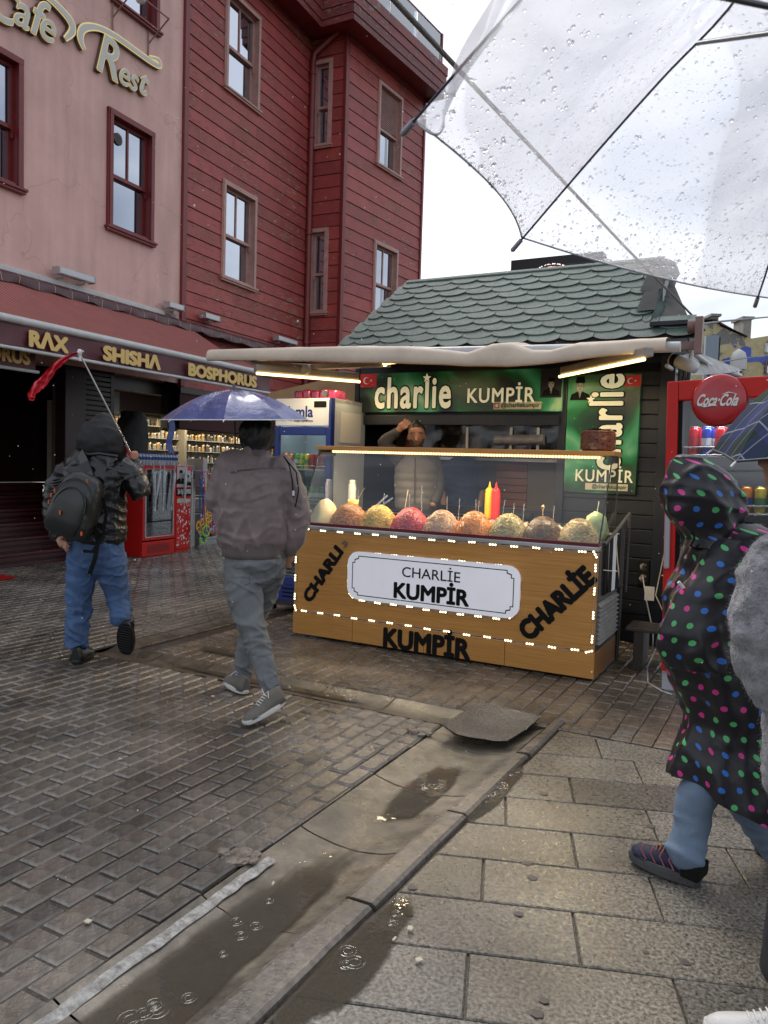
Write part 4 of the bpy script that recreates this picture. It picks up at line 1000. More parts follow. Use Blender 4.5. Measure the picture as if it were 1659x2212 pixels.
# back row trays with spoons
BR = [(-2.05, (.8, .65, .2), 'diced butter'), (-1.80, (.42, .06, .03), 'sliced sausage'), (-1.50, (.75, .66, .5), 'white noodle'), (-1.17, (.35, .1, .06), 'dark red relish'), (-.98, (.75, .35, .3), 'pink salad'), (-.70, (.75, .5, .4), 'peach dip'), (-.45, (.75, .7, .6), 'white yoghurt'), (-.25, (.12, .02, .03), 'beetroot'), (-.12, (.55, .4, .2), 'bean salad')]
for i, (x, c, nm) in enumerate(BR):
    t0 = thing('steel_tray', f'{nm} in a low steel tray behind the front heaps', 'tray', kw(x, .46, .957), K.rot, 'steel trays behind the heaps')
    mb = MB(); mb.rings([[(sx*a, sy*b_, z_) for sx, sy in ((-1, -1), (1, -1), (1, 1), (-1, 1))] for a, b_, z_ in ((.085, .10, 0), (.105, .12, .065), (.112, .127, .067), (.098, .113, .064), (.08, .095, .01))], smooth=False, cap=True); mb.obj('tray', M_steel, t0)
    mm = mat('dish_'+nm.replace(' ', '_'), c, .35, nscale=70, namt=.5, bump=.9, bscale=120, tint=True)
    mb = MB(); rr = [[(.1*r_*cos(q), .115*r_*sin(q), .055+.055*(1-r_*r_)+.01*noise.noise(V((cos(q)*3, r_*9, i*3)))) for q in [2*pi*j/18 for j in range(18)]] for r_ in (1, .8, .6, .4, .2, .03)]
    mb.rings(rr); 
    for s_ in range(60):
        q = rnd.uniform(0, 6.28); r_ = rnd.random()**.5*.9; k = rnd.uniform(.6, 1.4); mb.c = (k, k, k); px, py = .1*r_*cos(q), .115*r_*sin(q); z_ = .06+.055*(1-r_*r_)
        mb.box(-.009, .009, -.0035, .0035, -.002, .006, M=Matrix.Translation((px, py, z_)) @ Matrix.Rotation(rnd.uniform(0, 3), 4, 'Z') @ Matrix.Rotation(rnd.uniform(-.4, .4), 4, 'X'))
    mb.obj('food', mm, t0)
M_spoon = mat('spoon_steel', (.6, .6, .6), .2, metal=.9); M_wsp = mat('wooden_spoon', (.55, .38, .2), .6)
for i, (x0, x1, zt, m_) in enumerate(((-2.20, -2.19, 1.27, 0), (-1.93, -1.935, 1.25, 0), (-1.72, -1.69, 1.29, 1), (-1.68, -1.70, 1.25, 0), (-1.58, -1.60, 1.33, 0), (-1.33, -1.35, 1.25, 0), (-1.21, -1.21, 1.24, 0), (-1.06, -1.08, 1.24, 0), (-1.05, -1.055, 1.23, 0), (-.85, -.83, 1.25, 0), (-.77, -.775, 1.22, 0), (-.70, -.70, 1.22, 0), (-.52, -.535, 1.19, 2), (-.44, -.44, 1.22, 0), (-.14, -.11, 1.27, 1), (-.12, -.12, 1.2, 0))):
    yb_ = .30+.12*rnd.random(); o = thing('spoon', ['thin steel', 'long pale', 'wooden'][m_]+f' spoon handle stuck {["right behind", "between"][i % 2]} the fillings, {"first second third fourth fifth sixth seventh eighth ninth tenth eleventh twelfth thirteenth fourteenth fifteenth last".split()[i]} handle from left', 'spoon', kw(x0, yb_, 1.03), K.rot, 'spoons stuck in the fillings')
    mb = MB(); mb.tube([(0, 0, 0), ((x1-x0)*.7, .01, (zt-1.03)*.6), (x1-x0, .02, zt-1.03)], [.0035, .003, .005 if m_ else .004], 6)
    if m_ == 2: mb.lathe([(.004, 0), (.012, .01), (.014, .02), (.008, .035), (0, .038)], 8, (x1-x0, .02, zt-1.035))
    mb.obj('handle', [M_spoon, mat('pale_plastic', (.65, .6, .5), .4), M_wsp][m_], o)
# tongs, butter tub
tg_ = thing('tongs', 'steel serving tongs leaning over the trays', 'tongs', kw(-2.03, .33, 1.10), K.rot); mb = MB()
for d_ in (0, .035): mb.box(-.008, .008, -.002, .002, 0, .19, M=Matrix.Translation((d_, 0, 0)) @ Matrix.Rotation(.75+d_*4, 4, 'Y') @ Matrix.Rotation(-.3, 4, 'X'))
mb.obj('arms', M_spoon, tg_)
tb = thing('butter_tub', 'small yellow butter tub with a spoon behind the pale cheese mound', 'tub', kw(-2.22, .34, 1.10), K.rot); MB().lathe([(0, 0), (.04, 0), (.052, .08), (.048, .08), (.045, .07), (0, .072)], 16).obj('tub', mat('butter_yellow', (.75, .55, .15), .4), tb)
mb = MB(); mb.tube([(.02, 0, .05), (.10, .02, .19)], .0035, 5); mb.obj('spoon_handle', M_spoon, tb)
# bottles
def squeeze(col, x, y, z, label, h=.22, nozzle=True):
    o = thing('sauce_bottle', label, 'bottle', kw(x, y, z), K.rot, 'sauce bottles on the ledge')
    m_ = mat('plastic_'+label.split()[0], col, .3, coat=.3)
    MB().lathe([(0, 0), (.036, 0), (.038, .01), (.038, h*.72), (.034, h*.76), (.037, h*.8), (.030, h*.84)], 18).obj('body', m_, o)
    if nozzle: MB().lathe([(.030, 0), (.024, .012), (.012, .02), (.005, .065), (0, .066)], 14, (0, 0, h*.84)).obj('nozzle', m_, o)
    else: MB().lathe([(.026, 0), (.028, .005), (.028, .03), (.0, .034)], 14, (0, 0, h*.84)).obj('cap', m_, o)
squeeze((.80, .48, .02), -1.115, .76, 1.06, 'yellow squeeze bottle with pointed nozzle beside the red one', .30); squeeze((.62, .02, .02), -1.045, .73, 1.06, 'red squeeze bottle with pointed nozzle beside the yellow one', .30)
squeeze((.75, .72, .65), -2.445, .70, 1.06, 'white capped bottle standing behind the left heaps', .30, False)
o = thing('cling_film_roll', 'black roll with white core lying right of the red bottle', 'roll', kw(-.90, .76, 1.098), K.rot); mb = MB(); mb.lathe([(.024, 0), (.038, 0), (.038, .17), (.024, .17)], 16, M=Matrix.Rotation(pi/2, 4, 'Y') @ Matrix.Rotation(0, 4, 'Z')); mb.obj('film', M_black, o)
mb = MB(); mb.lathe([(.020, -.004), (.034, -.004), (.034, .0), (.020, .0)], 16, M=Matrix.Rotation(pi/2, 4, 'Y')); mb.obj('core', M_white, o)
o = thing('lettuce', 'pale green lettuce heap in clear bag at the right end of the counter', 'lettuce', kw(-.10, .30, .99), K.rot)
mb = MB(); rr = [[((.09*r_)*cos(q)*(1+.2*noise.noise(V((cos(q)*2, sin(q)*2, t_*3)))), .09*r_*sin(q), t_*.20+.02*noise.noise(V((cos(q)*4, sin(q)*4, 7)))) for q in [2*pi*j/20 for j in range(20)]] for r_, t_ in ((.8, 0), (1.05, .25), (1, .55), (.7, .85), (.3, 1), (.02, 1.02))]
mb.rings(rr); mb.obj('leaves', mat('lettuce_green', (.42, .55, .25), .4, nscale=20, namt=.5, bump=.8, bscale=25), o)
# basket on top
BK = thing('woven_basket', 'brown woven basket of cutlery standing on the counter top board', 'basket', kw(-.142, .43, 1.65), K.rot)
M_wick = mat('brown_wicker', (.17, .055, .03), .5, nscale=30, namt=.45, bump=.5, bscale=60); M_wick2 = mat('tan_wicker', (.32, .16, .08), .5, nscale=30, namt=.3)
for k in range(5):
    for j in range(16):
        a_ = 2*pi*(j+.5*(k % 2))/16; rad = .118+(.006 if (j+k) % 2 else -.001); 
        MB().box(-.026, .026, -.004, .004, .0, .026, bev=.003, M=Matrix.Rotation(a_, 4, 'Z') @ Matrix.Translation((0, -rad, .008+k*.025))).obj('weave', M_wick2 if (j*7+k*5) % 11 == 0 else M_wick, BK)
MB().lathe([(0, .0), (.112, .0), (.118, .02), (.113, .13), (.122, .135), (.122, .15), (.110, .15), (.108, .10), (0, .10)], 24).obj('rim', M_wick, BK)
mb = MB()
for q in range(9): mb.box(-.05, .05, -.008, .008, 0, .006, M=Matrix.Translation((rnd.uniform(-.06, .06), rnd.uniform(-.05, .05), .15+rnd.uniform(0, .012))) @ Matrix.Rotation(rnd.uniform(0, 3), 4, 'Z') @ Matrix.Rotation(rnd.uniform(-.2, .2), 4, 'Y'))
mb.obj('cutlery', M_black, BK)

# ---- kiosk building
KI = thing('kiosk', 'blue black boarded kiosk with green signs and a dark green scalloped shingle roof', 'kiosk', kw(0, 0), K.rot)
YW = 1.5
# boards of the front wall, below and beside the opening
for k in range(19):
    z_ = .0+k*.125
    if z_ < 1.04: MB().box(-.70, .19, YW-.018, YW+.01, z_+.004, z_+.12, bev=.004).obj('board', M_navy, KI); MB().box(-2.85, -.70, YW-.018, YW+.01, z_+.004, z_+.12, bev=.004).obj('board', M_navy, KI)
    else: MB().box(-.70, .19, YW-.018, YW+.01, z_+.004, z_+.12, bev=.004).obj('board', M_navy, KI)
for k in range(4): MB().box(-2.85, -.70, YW-.018, YW+.01, 2.0+k*.125, 2.12+k*.125, bev=.004).obj('board', M_navy, KI)
MB().box(-2.85, .2, YW+.01, YW+.05, 0, 1.0).box(-.72, .2, YW+.01, YW+.05, 1.0, 2.55).box(-2.85, .2, YW+.01, YW+.05, 2.0, 2.6).obj('wall', M_navy, KI)
MB().box(.19, .22, YW-.05, 2.7, 0, 2.45).box(-2.9, -2.85, YW-.03, 2.7, 0, 2.6).box(-2.9, .22, 2.65, 2.7, 0, 2.45).box(-2.9, .20, YW, 2.7, 2.45, 2.5).obj('wall', M_navy, KI)
MB().box(.13, .25, YW-.07, YW-.018, 0, 2.5, bev=.006).box(-.735, -.665, YW-.06, YW+.04, .98, 2.42, bev=.006).obj('post', M_navy, KI)
MB().box(-2.85, -.7, YW-.06, YW+.06, 1.90, 2.0, bev=.006).box(-2.85, -.7, YW-.06, YW+.06, .98, 1.04, bev=.006).obj('window_rail', M_navy, KI)
# interior
MB().box(-2.85, -.7, 2.35, 2.38, 0, 2.5).obj('interior_panel', mat('brown_interior_panel', (.115, .08, .048), .6, nscale=2, namt=.3), KI)
for k in range(12): MB().box(-1.62, -1.28, 2.31, 2.345, .95+k*.075, 1.015+k*.075, bev=.004).obj('shutter_slat', mat('orange_slat', (.36, .11, .02), .4), KI)
MB().box(-1.27, -.76, 2.29, 2.345, .9, 2.0, bev=.005).obj('cabinet', mat('tan_cabinet', (.20, .15, .09), .5), KI); MB().box(-2.8, -.75, 1.75, 2.1, .85, .9).obj('worktop', M_steel, KI); MB().box(-2.8, -.72, 2.08, 2.35, 1.57, 1.60).obj('shelf', M_steel, KI)
for k, (x, z_, w_, h_, c, nm) in enumerate(((-1.22, 1.62, .42, .30, (.30, .30, .30), 'oven'), (-1.95, 1.66, .22, .16, (.40, .26, .14), 'box'), (-2.45, 1.60, .16, .24, (.12, .12, .13), 'canister'), (-2.62, 1.60, .14, .18, (.42, .10, .05), 'carton'), (-1.62, 1.60, .15, .20, (.45, .42, .36), 'tub'))):
    o = thing('kitchen_'+nm, ['steel fronted oven', 'brown cardboard box', 'dark canister', 'red carton', 'cream tub'][k]+' on the shelf inside the kiosk behind the vendor', nm, kw(x, 2.12, z_), K.rot)
    MB().box(0, w_, 0, .2, 0, h_, bev=.012).obj('body', mat('kitchen_mat%d' % k, c, .35, metal=.6 if k == 0 else 0, nscale=9, namt=.3), o)
    if k == 0: MB().box(.03, .30, -.006, 0, .05, .25, bev=.003).obj('door', M_black, o)
# clear plastic blind across the upper window
mb = MB(); rr = []
for i in range(41):
    x = -2.1+1.38*i/40; rr.append([(x, YW-.03+.015*noise.noise(V((x*7, j*.7, 0))), 1.60+.32*j/6) for j in range(7)])
mb.rings(rr, closed=False); mb.obj('plastic_blind', glass('crumpled_plastic', (.5, .51, .52), .03, .10, .03, .6), KI)
for x in (-1.62, -1.18, -.92): MB().box(x-.012, x+.012, YW-.055, YW-.04, 1.66, 1.88).obj('blind_strap', mat('grey_strap', (.35, .35, .35), .5), KI)
mb = MB(); mb.tube([(-1.33, YW-.05, 1.76), (-.86, YW-.05, 1.77)], .05, 10); mb.obj('rolled_blind', mat('grey_plastic_roll', (.16, .16, .17), .25, nscale=9, namt=.5), KI)
# shingles
M_sh = mat('green_shingle', (.082, .125, .108), .60, nscale=120, namt=.45, bump=.7, bscale=200, tint=True, detail=3)
t_ = M_sh.node_tree; b_ = t_.nodes['Principled BSDF']
M_she = mat('shingle_edge', (.34, .38, .36), .6)
E0 = V((0, .55, 2.495)); R0 = V((0, 1.42, 3.28)); SL = (R0-E0); SLn = SL.normalized(); NRM = V((0, -SL.z, SL.y)).normalized()
def rl(t__): return -2.60+.29*t__
ROWS = 11; rowh = SL.length/ROWS
def shingle(x0, x1, r, lift, parent, tn, skew=0):
    w_ = x1-x0; n_ = 8; L_ = rowh*1.75
    base = E0+SLn*(r*rowh)
    bot = []
    for j in range(n_+1):
        u_ = j/n_; dd = (1-abs(2*u_-1)**2.6)
        bot.append((x0+w_*u_, -(.40*rowh)*dd+.40*rowh))
    mb = MB(); mb.c = tn
    th = .0055; vs = []
    for (x, s_) in bot: 
        p = base+SLn*s_+NRM*(.018+lift); vs.append((x, p.y, p.z))
    tp = [(x1, L_), (x0, L_)]
    for (x, s_) in tp: p = base+SLn*s_+NRM*(.004+lift*.3); vs.append((x, p.y, p.z))
    m_ = len(vs); lo = [(v[0], v[1]-NRM.y*th, v[2]-NRM.z*th) for v in vs]
    mb.add(vs, [tuple(range(m_))], 0); mb.add(vs+lo, [(i, i+m_, i+m_+1, i+1) for i in range(n_)], 1); mb.add([vs[0], lo[0], lo[-1], vs[-1]], [(0, 1, 2, 3)], 1); mb.add([vs[n_], lo[n_], lo[n_+1], vs[n_+1]], [(3, 2, 1, 0)], 1)
    mb.obj('shingle', [M_sh, M_she], parent)
for r in range(ROWS):
    t__ = r/ROWS; x = rl(t__)-(.13 if r % 2 else 0); xr = .50 if r < 2 else (.16-.05*t__)
    while x < xr-.06:
        w_ = .262+rg.uniform(-.006, .006); a, b2 = max(x, rl(t__)-.02), min(x+w_, xr); k = rg.uniform(.78, 1.22)
        if b2-a > .05: shingle(a+.003, b2-.003, r, rg.uniform(0, .006), KI, (k, k*rg.uniform(.96, 1.04), k))
        x += w_
# roof deck, back slope and torn gable end
dk = MB(); dk.add([(-2.58, E0.y+.01, E0.z), (.5, E0.y+.01, E0.z), (.12, R0.y, R0.z-.01), (-2.30, R0.y, R0.z-.01)], [(0, 1, 2, 3)]); dk.add([(-2.30, R0.y, R0.z-.012), (.12, R0.y, R0.z-.012), (.2, 3.7, 2.6), (-2.9, 3.7, 2.6)], [(0, 1, 2, 3)]); dk.add([(-2.58, E0.y+.01, E0.z), (-2.30, R0.y, R0.z-.012), (-2.9, 3.7, 2.6)], [(0, 1, 2)]); dk.obj('roof_deck', mat('dark_felt', (.03, .035, .035), .7, nscale=40, namt=.4), KI)
mb = MB(); mb.tube([(-2.31, R0.y, R0.z+.012), (.10, R0.y+.0, R0.z+.012)], .018, 6); mb.obj('ridge', M_sh, KI)
M_felt = mat('torn_felt', (.02, .024, .026), .8, nscale=14, namt=.5, bump=.5, bscale=40); M_gfelt = mat('green_felt_flap', (.03, .062, .045), .5, nscale=14, namt=.5)
def onroof(x, s_, lift=.03): p = E0+SLn*(SL.length*s_)+NRM*lift; return (x, p.y, p.z)
mb = MB()
for (xa, s0, s1) in ((.02, .30, .56), (.0, .56, .80), (.0, .80, .98)):
    mb.add([onroof(xa, s0), onroof(.17, s0, .035), onroof(.15, s1, .035), onroof(xa+.02, s1)], [(0, 1, 2, 3)])
mb.obj('felt_patch', M_felt, KI)
mb = MB(); G0 = (.16, E0.y+.15, E0.z+.16)
rr = []
for j in range(7):
    s_ = j/6; p = onroof(.155, .22+.76*s_, .03); rr.append([p, (.20+.03*sin(j*2.1), p[1]+.06, p[2]-.01+.02*sin(j)), (.215+.02*cos(j*1.7), p[1]+.13+.05*s_, p[2]-.02), (.17+.03*sin(j*1.3), p[1]+.28+.1*s_, p[2]-.04)])
mb.rings(rr, closed=False); mb.obj('felt_flap', M_gfelt, KI)
mb = MB(); mb.add([(.15, .75, 2.6), (.15, R0.y, R0.z-.02), (.17, 3.6, 2.62), (.17, 1.5, 2.58)], [(0, 1, 2, 3)]); mb.obj('gable', M_felt, KI)
mb = MB()
for q in range(5): mb.box(.19, .20, .95+q*.06, .975+q*.06, 2.72+q*.05, 2.98+q*.04, M=Matrix.Rotation(0, 4, 'X'))
mb.obj('lath', mat('pale_lath', (.45, .45, .43), .6), KI)
MB().box(.16, .52, .60, .95, 2.60, 2.63).box(-2.6, .5, .60, .64, 2.50, 2.555).obj('eave_board', M_navy, KI)

# canopy of cream cloth
CN = thing('cream_canopy', 'rolled cream fabric awning sagging under the shingle eave of the kiosk', 'awning', kw(0, 0), K.rot)
M_crm = mat('cream_canvas', (.72, .60, .47), .55, nscale=2.5, namt=.16, bump=.25, bscale=6, bdist=.02)
top_ = [(450, 757), (600, 753), (740, 750), (870, 750), (960, 757), (1010, 762), (1060, 745), (1100, 742), (1150, 757), (1190, 757), (1250, 742), (1350, 737), (1440, 731)]; bot_ = [(450, 778), (600, 778), (740, 782), (870, 784), (960, 787), (1010, 790), (1060, 790), (1100, 791), (1150, 788), (1190, 784), (1250, 776), (1350, 764), (1440, 758)]
def lerp_path(P_, u_):
    k = min(len(P_)-2, int(u_*(len(P_)-1))); f = u_*(len(P_)-1)-k; return tuple(P_[k][i]*(1-f)+P_[k+1][i]*f for i in (0, 1))
mb = MB(); rr = []
for i in range(73):
    u_ = i/72; a = kp(*lerp_path(top_, u_), .18); c = kp(*lerp_path(bot_, u_), .15); wv = .012*noise.noise(V((a[0]*4, 0, 0)))
    h = a[1]-c[1]
    rr.append([(a[0], .62, a[1]+.07), (a[0], .36, a[1]+.035+wv), (a[0], .22, a[1]+.014), (a[0], .175, a[1]), (a[0], .160+wv, a[1]-h*.22), (a[0], .150+wv*1.8, a[1]-h*.6), (a[0], .155+wv, a[1]-h*.93), (a[0], .165+wv, c[1]-.004), (a[0], .18+wv, c[1]+.01), (a[0], .30, c[1]+.05)])
mb.rings(rr, closed=False); mb.obj('fabric', M_crm, CN)
mb = MB(); a, c = kp(452, 768, .2), kp(1455, 748, .2); mb.tube([(a[0], .24, a[1]), (c[0]+.04, .24, c[1])], .038, 10); mb.obj('roller', M_white, CN)
M_pst = mat('pinkish_steel', (.22, .13, .115), .45, nscale=8, namt=.25)
mb = MB(); mb.box(-.75, .53, .50, .56, 2.40, 2.455); mb.box(.50, .55, .44, .52, 2.36, 2.62); mb.lathe([(.05, 0), (.05, .09)], 14, M=Matrix.Translation((.44, .55, 2.57)) @ Matrix.Rotation(pi/2, 4, 'Y')); mb.obj('bracket', M_pst, CN)
mb = MB(); mb.box(-2.95, -2.1, .66, .74, 2.38, 2.42); mb.tube([(-3.3, .25, 2.40), (-2.9, .7, 2.41), (-2.2, .8, 2.42)], .018, 6)
mb.lathe([(.045, 0), (.045, .03)], 14, M=Matrix.Translation((-2.88, .55, 2.36)) @ Matrix.Rotation(pi/2, 4, 'X')); mb.lathe([(.03, 0), (.03, .03)], 14, M=Matrix.Translation((-2.7, .6, 2.14)) @ Matrix.Rotation(pi/2, 4, 'X')); mb.obj('arm', mat('offwhite_arm', (.42, .41, .38), .45, nscale=7, namt=.2), CN)
MB().add([(-4.6, 1.9, 2.02), (-4.3, 1.9, 2.30), (-2.9, 1.7, 2.50), (-2.9, 1.7, 2.0)], [(0, 1, 2, 3)]).obj('tan_side_sheet', mat('tan_canvas', (.42, .27, .13), .6, nscale=3, namt=.15), CN)
# lamps
M_tube = mat('warm_tube', (1, .75, .3), .5, emit=2.6, ecol=(1, .70, .26)); M_hous = mat('lamp_housing', (.30, .27, .24), .4, nscale=5, namt=.2)
for a, c, lb in (((-3.16, .15, 2.285), (-2.63, 1.1, 2.30), 'warm tube light under the left end of the cream canopy'), ((-2.13, .65, 2.405), (-1.66, .50, 2.395), 'short warm tube light under the middle of the cream canopy'), ((-.66, 1.15, 2.305), (.23, .05, 2.275), 'warm tube light under the right end of the cream canopy')):
    A_, C_ = V(a), V(c); d_ = C_-A_; L_ = d_.length; o = thing('tube_light', lb, 'lamp', kw(*((A_+C_)/2)), K.rot, 'tube lights under the canopy')
    M_ = Matrix.Translation((0, 0, 0)) @ Matrix.Rotation(atan2(d_.y, d_.x), 4, 'Z') @ Matrix.Rotation(-math.asin(d_.z/L_), 4, 'Y')
    MB().box(-L_/2, L_/2, -.0, .07, .02, .085, bev=.01, M=M_).obj('housing', M_hous, o); mb = MB(); mb.tube([M_ @ V((-L_/2, 0, 0)), M_ @ V((L_/2, 0, 0))], .0125, 8); mb.obj('tube', M_tube, o); lamp(kw(*(A_-V((0, 0, .02)))), kw(*(C_-V((0, 0, .02)))), .03, 4*L_, (1, .76, .42))

# green signs
def greenmat(name, vert):
    M = D.materials.new(name); M.use_nodes = True; t = M.node_tree; b = t.nodes['Principled BSDF']; n = t.nodes.new; l = t.links.new
    b.inputs['Roughness'].default_value = .3
    g = n('ShaderNodeTexCoord'); z = n('ShaderNodeTexNoise'); z.inputs['Scale'].default_value = 2.0; z.inputs['Detail'].default_value = 2.5; z.inputs['Distortion'].default_value = .6; l(g.outputs['Object'], z.inputs['Vector'])
    c = n('ShaderNodeValToRGB'); e = c.color_ramp.elements; e[0].position = .40; e[0].color = (.004, .012, .008, 1); e[1].position = .74; e[1].color = (.48, .60, .30, 1)
    for p_, q in ((.50, (.008, .07, .015, 1)), (.57, (.02, .20, .06, 1)), (.65, (.08, .34, .16, 1))): k = e.new(p_); k.color = q
    l(z.outputs[0], c.inputs[0])
    v = n('ShaderNodeTexVoronoi'); v.inputs['Scale'].default_value = 16; l(g.outputs['Object'], v.inputs['Vector']); r = n('ShaderNodeMapRange'); r.inputs['From Min'].default_value = .05; r.inputs['From Max'].default_value = .09; r.inputs['To Min'].default_value = 1; r.inputs['To Max'].default_value = 0; l(v.outputs['Distance'], r.inputs['Value'])
    mx = n('ShaderNodeMix'); mx.data_type = 'RGBA'; mx.inputs['B'].default_value = (.3, .6, .2, 1); l(r.outputs[0], mx.inputs['Factor']); l(c.outputs[0], mx.inputs['A']); l(mx.outputs['Result'], b.inputs['Base Color'])
    b.inputs['Emission Strength'].default_value = .06; l(mx.outputs['Result'], b.inputs['Emission Color'])  # faint glow added to the film; the tube lights are what light these signs
    return M
M_g1 = greenmat('green_glow_film', 0)
M_cl = mat('cream_letter_film', (.66, .62, .42), .35, emit=.22, ecol=(.7, .66, .42)); M_flag = mat('flag_red', (.42, .015, .015), .4, emit=.1)
def star(mb, cx, cz, r, y0, y1, inner=.42, mi=0):
    mb.prism([(cx+(r if j % 2 == 0 else r*inner)*sin(pi*j/5), cz+(r if j % 2 == 0 else r*inner)*cos(pi*j/5)) for j in range(10)], y0, y1, mi)
def flag(parent, cx, cz, w_, h_, y, rot=0):
    MB().box(cx-w_/2, cx+w_/2, y-.003, y, cz-h_/2, cz+h_/2).obj('flag_panel', M_flag, parent)
    mb = MB(); R1, R2 = h_*.27, h_*.215; c1_, c2_ = cx-w_*.12, cx-w_*.12+h_*.075
    outer = [(c1_+R1*cos(a_), cz+R1*sin(a_)) for a_ in [R(35)+R(290)*j/20 for j in range(21)]]; inner = [(c2_+R2*cos(a_), cz+R2*sin(a_)) for a_ in [R(45)+R(270)*j/20 for j in range(21)]]
    mb.add([(x, y-.004, z) for x, z in outer]+[(x, y-.004, z) for x, z in inner], [(i, i+1, 22+i, 21+i) for i in range(20)]); star(mb, cx+w_*.17, cz, h_*.12, y-.0045, y-.004, .4)
    mb.obj('crescent_star', mat('flag_white', (.75, .75, .72), .4), parent)
def portrait(parent, cx, cz, s_, y, hat=True, dark=False):
    """plain figure in a suit as flat print"""
    mb = MB(); mb.prism([(cx-.42*s_, cz-.5*s_), (cx+.42*s_, cz-.5*s_), (cx+.40*s_, cz-.28*s_), (cx+.14*s_, cz-.15*s_), (cx-.14*s_, cz-.15*s_), (cx-.36*s_, cz-.26*s_)], y-.003, y-.001)
    if hat: mb.prism([(cx-.20*s_, cz+.22*s_), (cx+.20*s_, cz+.22*s_), (cx+.17*s_, cz+.5*s_), (cx-.16*s_, cz+.5*s_)], y-.004, y-.001)
    else: mb.prism([(cx-.15*s_, cz+.16*s_), (cx+.15*s_, cz+.16*s_), (cx+.13*s_, cz+.34*s_), (cx-.12*s_, cz+.34*s_)], y-.004, y-.001)
    mb.obj('print_dark', M_black, parent)
    mb = MB(); mb.prism([(cx+.14*s_*cos(a_), cz+.04*s_+.19*s_*sin(a_)) for a_ in [2*pi*j/14 for j in range(14)]], y-.0032, y-.001); mb.prism([(cx-.06*s_, cz-.16*s_), (cx+.06*s_, cz-.16*s_), (cx, cz-.42*s_)], y-.0045, y-.003); mb.obj('print_light', mat('print_grey', (.42, .42, .36), .5), parent)
    mb = MB(); mb.box(cx-.09*s_, cx-.03*s_, y-.005, y-.0035, cz+.08*s_, cz+.11*s_).box(cx+.03*s_, cx+.09*s_, y-.005, y-.0035, cz+.08*s_, cz+.11*s_).box(cx-.04*s_, cx+.04*s_, y-.005, y-.0035, cz-.06*s_, cz-.04*s_).prism([(cx-.015*s_, cz-.2*s_), (cx+.015*s_, cz-.2*s_), (cx, cz-.4*s_)], y-.0055, y-.0045); mb.obj('print_dark', M_black, parent)
def outlined(s, cx, cz, size, wd, parent, y, bold, rot=0, sx=1, ob=.007, hs=1):
    for nm, bb, yy, mm in (('letter_outline', bold+ob, y-.002, M_black), ('lettering', bold, y-.004, M_cl)):
        o = txt(s, size, mm, parent, (cx, yy, cz), (pi/2, -rot, 0), .001, bb, name=nm, space=1.12)
        xs_ = [v.co.x for v in o.data.vertices]; ys_ = [v.co.y for v in o.data.vertices]; cc = (max(xs_)+min(xs_))/2; w0 = max(xs_)-min(xs_); cy_ = (max(ys_)+min(ys_))/2
        k = (wd+(2*ob if nm == 'letter_outline' else 0))/w0
        for v in o.data.vertices: v.co.x = (v.co.x-cc)*k; v.co.y = (v.co.y-cy_)*hs
S1 = thing('green_fascia_sign', 'long green kiosk sign with cream lettering, red flag and star above the serving window', 'sign', kw(0, YW, 0), K.rot)
MB().box(-2.80, -.70, -.10, -.02, 2.025, 2.415, bev=.004).obj('panel', M_g1, S1)
flag(S1, -2.70, 2.345, .19, .135, -.101)
outlined('charlie', -2.20, 2.215, .30, .84, S1, -.101, .008, hs=1.42, ob=.010)
outlined('KUMPİR', -1.28, 2.20, .19, .66, S1, -.101, .004, ob=.006)
mb = MB(); star(mb, -2.04, 2.355, .062, -.109, -.107); mb.obj('star', M_black, S1); mb = MB(); star(mb, -2.04, 2.355, .048, -.111, -.109); mb.obj('star', M_cl, S1)
MB().box(-1.345, -.885, -.106, -.101, 2.045, 2.115, bev=.002).obj('tag_panel', mat('cream_tag', (.6, .57, .42), .4), S1)
word('@charliekumpir', -1.27, 2.08, -.895, 2.08, .06, .001, S1, -.108, mat('dark_green_letter', (.02, .09, .03), .5))
MB().box(-1.335, -1.285, -.109, -.105, 2.055, 2.105, bev=.008).obj('camera_icon', mat('magenta_icon', (.5, .03, .2), .4, nscale=12, namt=0, dark=(.6, .2, .02)), S1); mb = MB(); mb.lathe([(.010, 0), (.016, 0), (.016, .001), (.010, .001)], 12, M=Matrix.Translation((-1.31, -.110, 2.08)) @ Matrix.Rotation(pi/2, 4, 'X')); mb.obj('camera_icon_ring', mat('flag_white', (.75, .75, .72), .4), S1)
MB().box(-.90, -.705, -.104, -.1, 2.15, 2.41).obj('portrait_panel', mat('black_print', (.015, .015, .015), .4), S1); portrait(S1, -.80, 2.26, .19, -.105, hat=False)
S2 = thing('green_upright_sign', 'upright green kiosk sign with sideways cream lettering and man in tall hat print', 'sign', kw(0, YW, 0), K.rot)
MB().box(-.655, -.025, -.075, -.02, 1.30, 2.35, bev=.004).obj('panel', M_g1, S2)
flag(S2, -.095, 2.285, .14, .10, -.076); portrait(S2, -.545, 2.23, .21, -.076)
outlined('charlie', -.31, 1.93, .26, .84, S2, -.076, .007, rot=pi/2, hs=1.55, ob=.009)
outlined('KUMPİR', -.30, 1.475, .15, .50, S2, -.076, .002, ob=.001)
MB().box(-.46, -.09, -.081, -.077, 1.33, 1.39, bev=.002).obj('tag_panel', mat('cream_tag', (.6, .57, .42), .4), S2); word('@charliekumpir', -.40, 1.36, -.10, 1.36, .05, .001, S2, -.083, mat('dark_green_letter', (.02, .09, .03), .5))
mb = MB(); star(mb, -.445, 2.13, .055, -.082, -.08); mb.obj('star', M_black, S2); mb = MB(); star(mb, -.445, 2.13, .042, -.084, -.082); mb.obj('star', M_cl, S2)

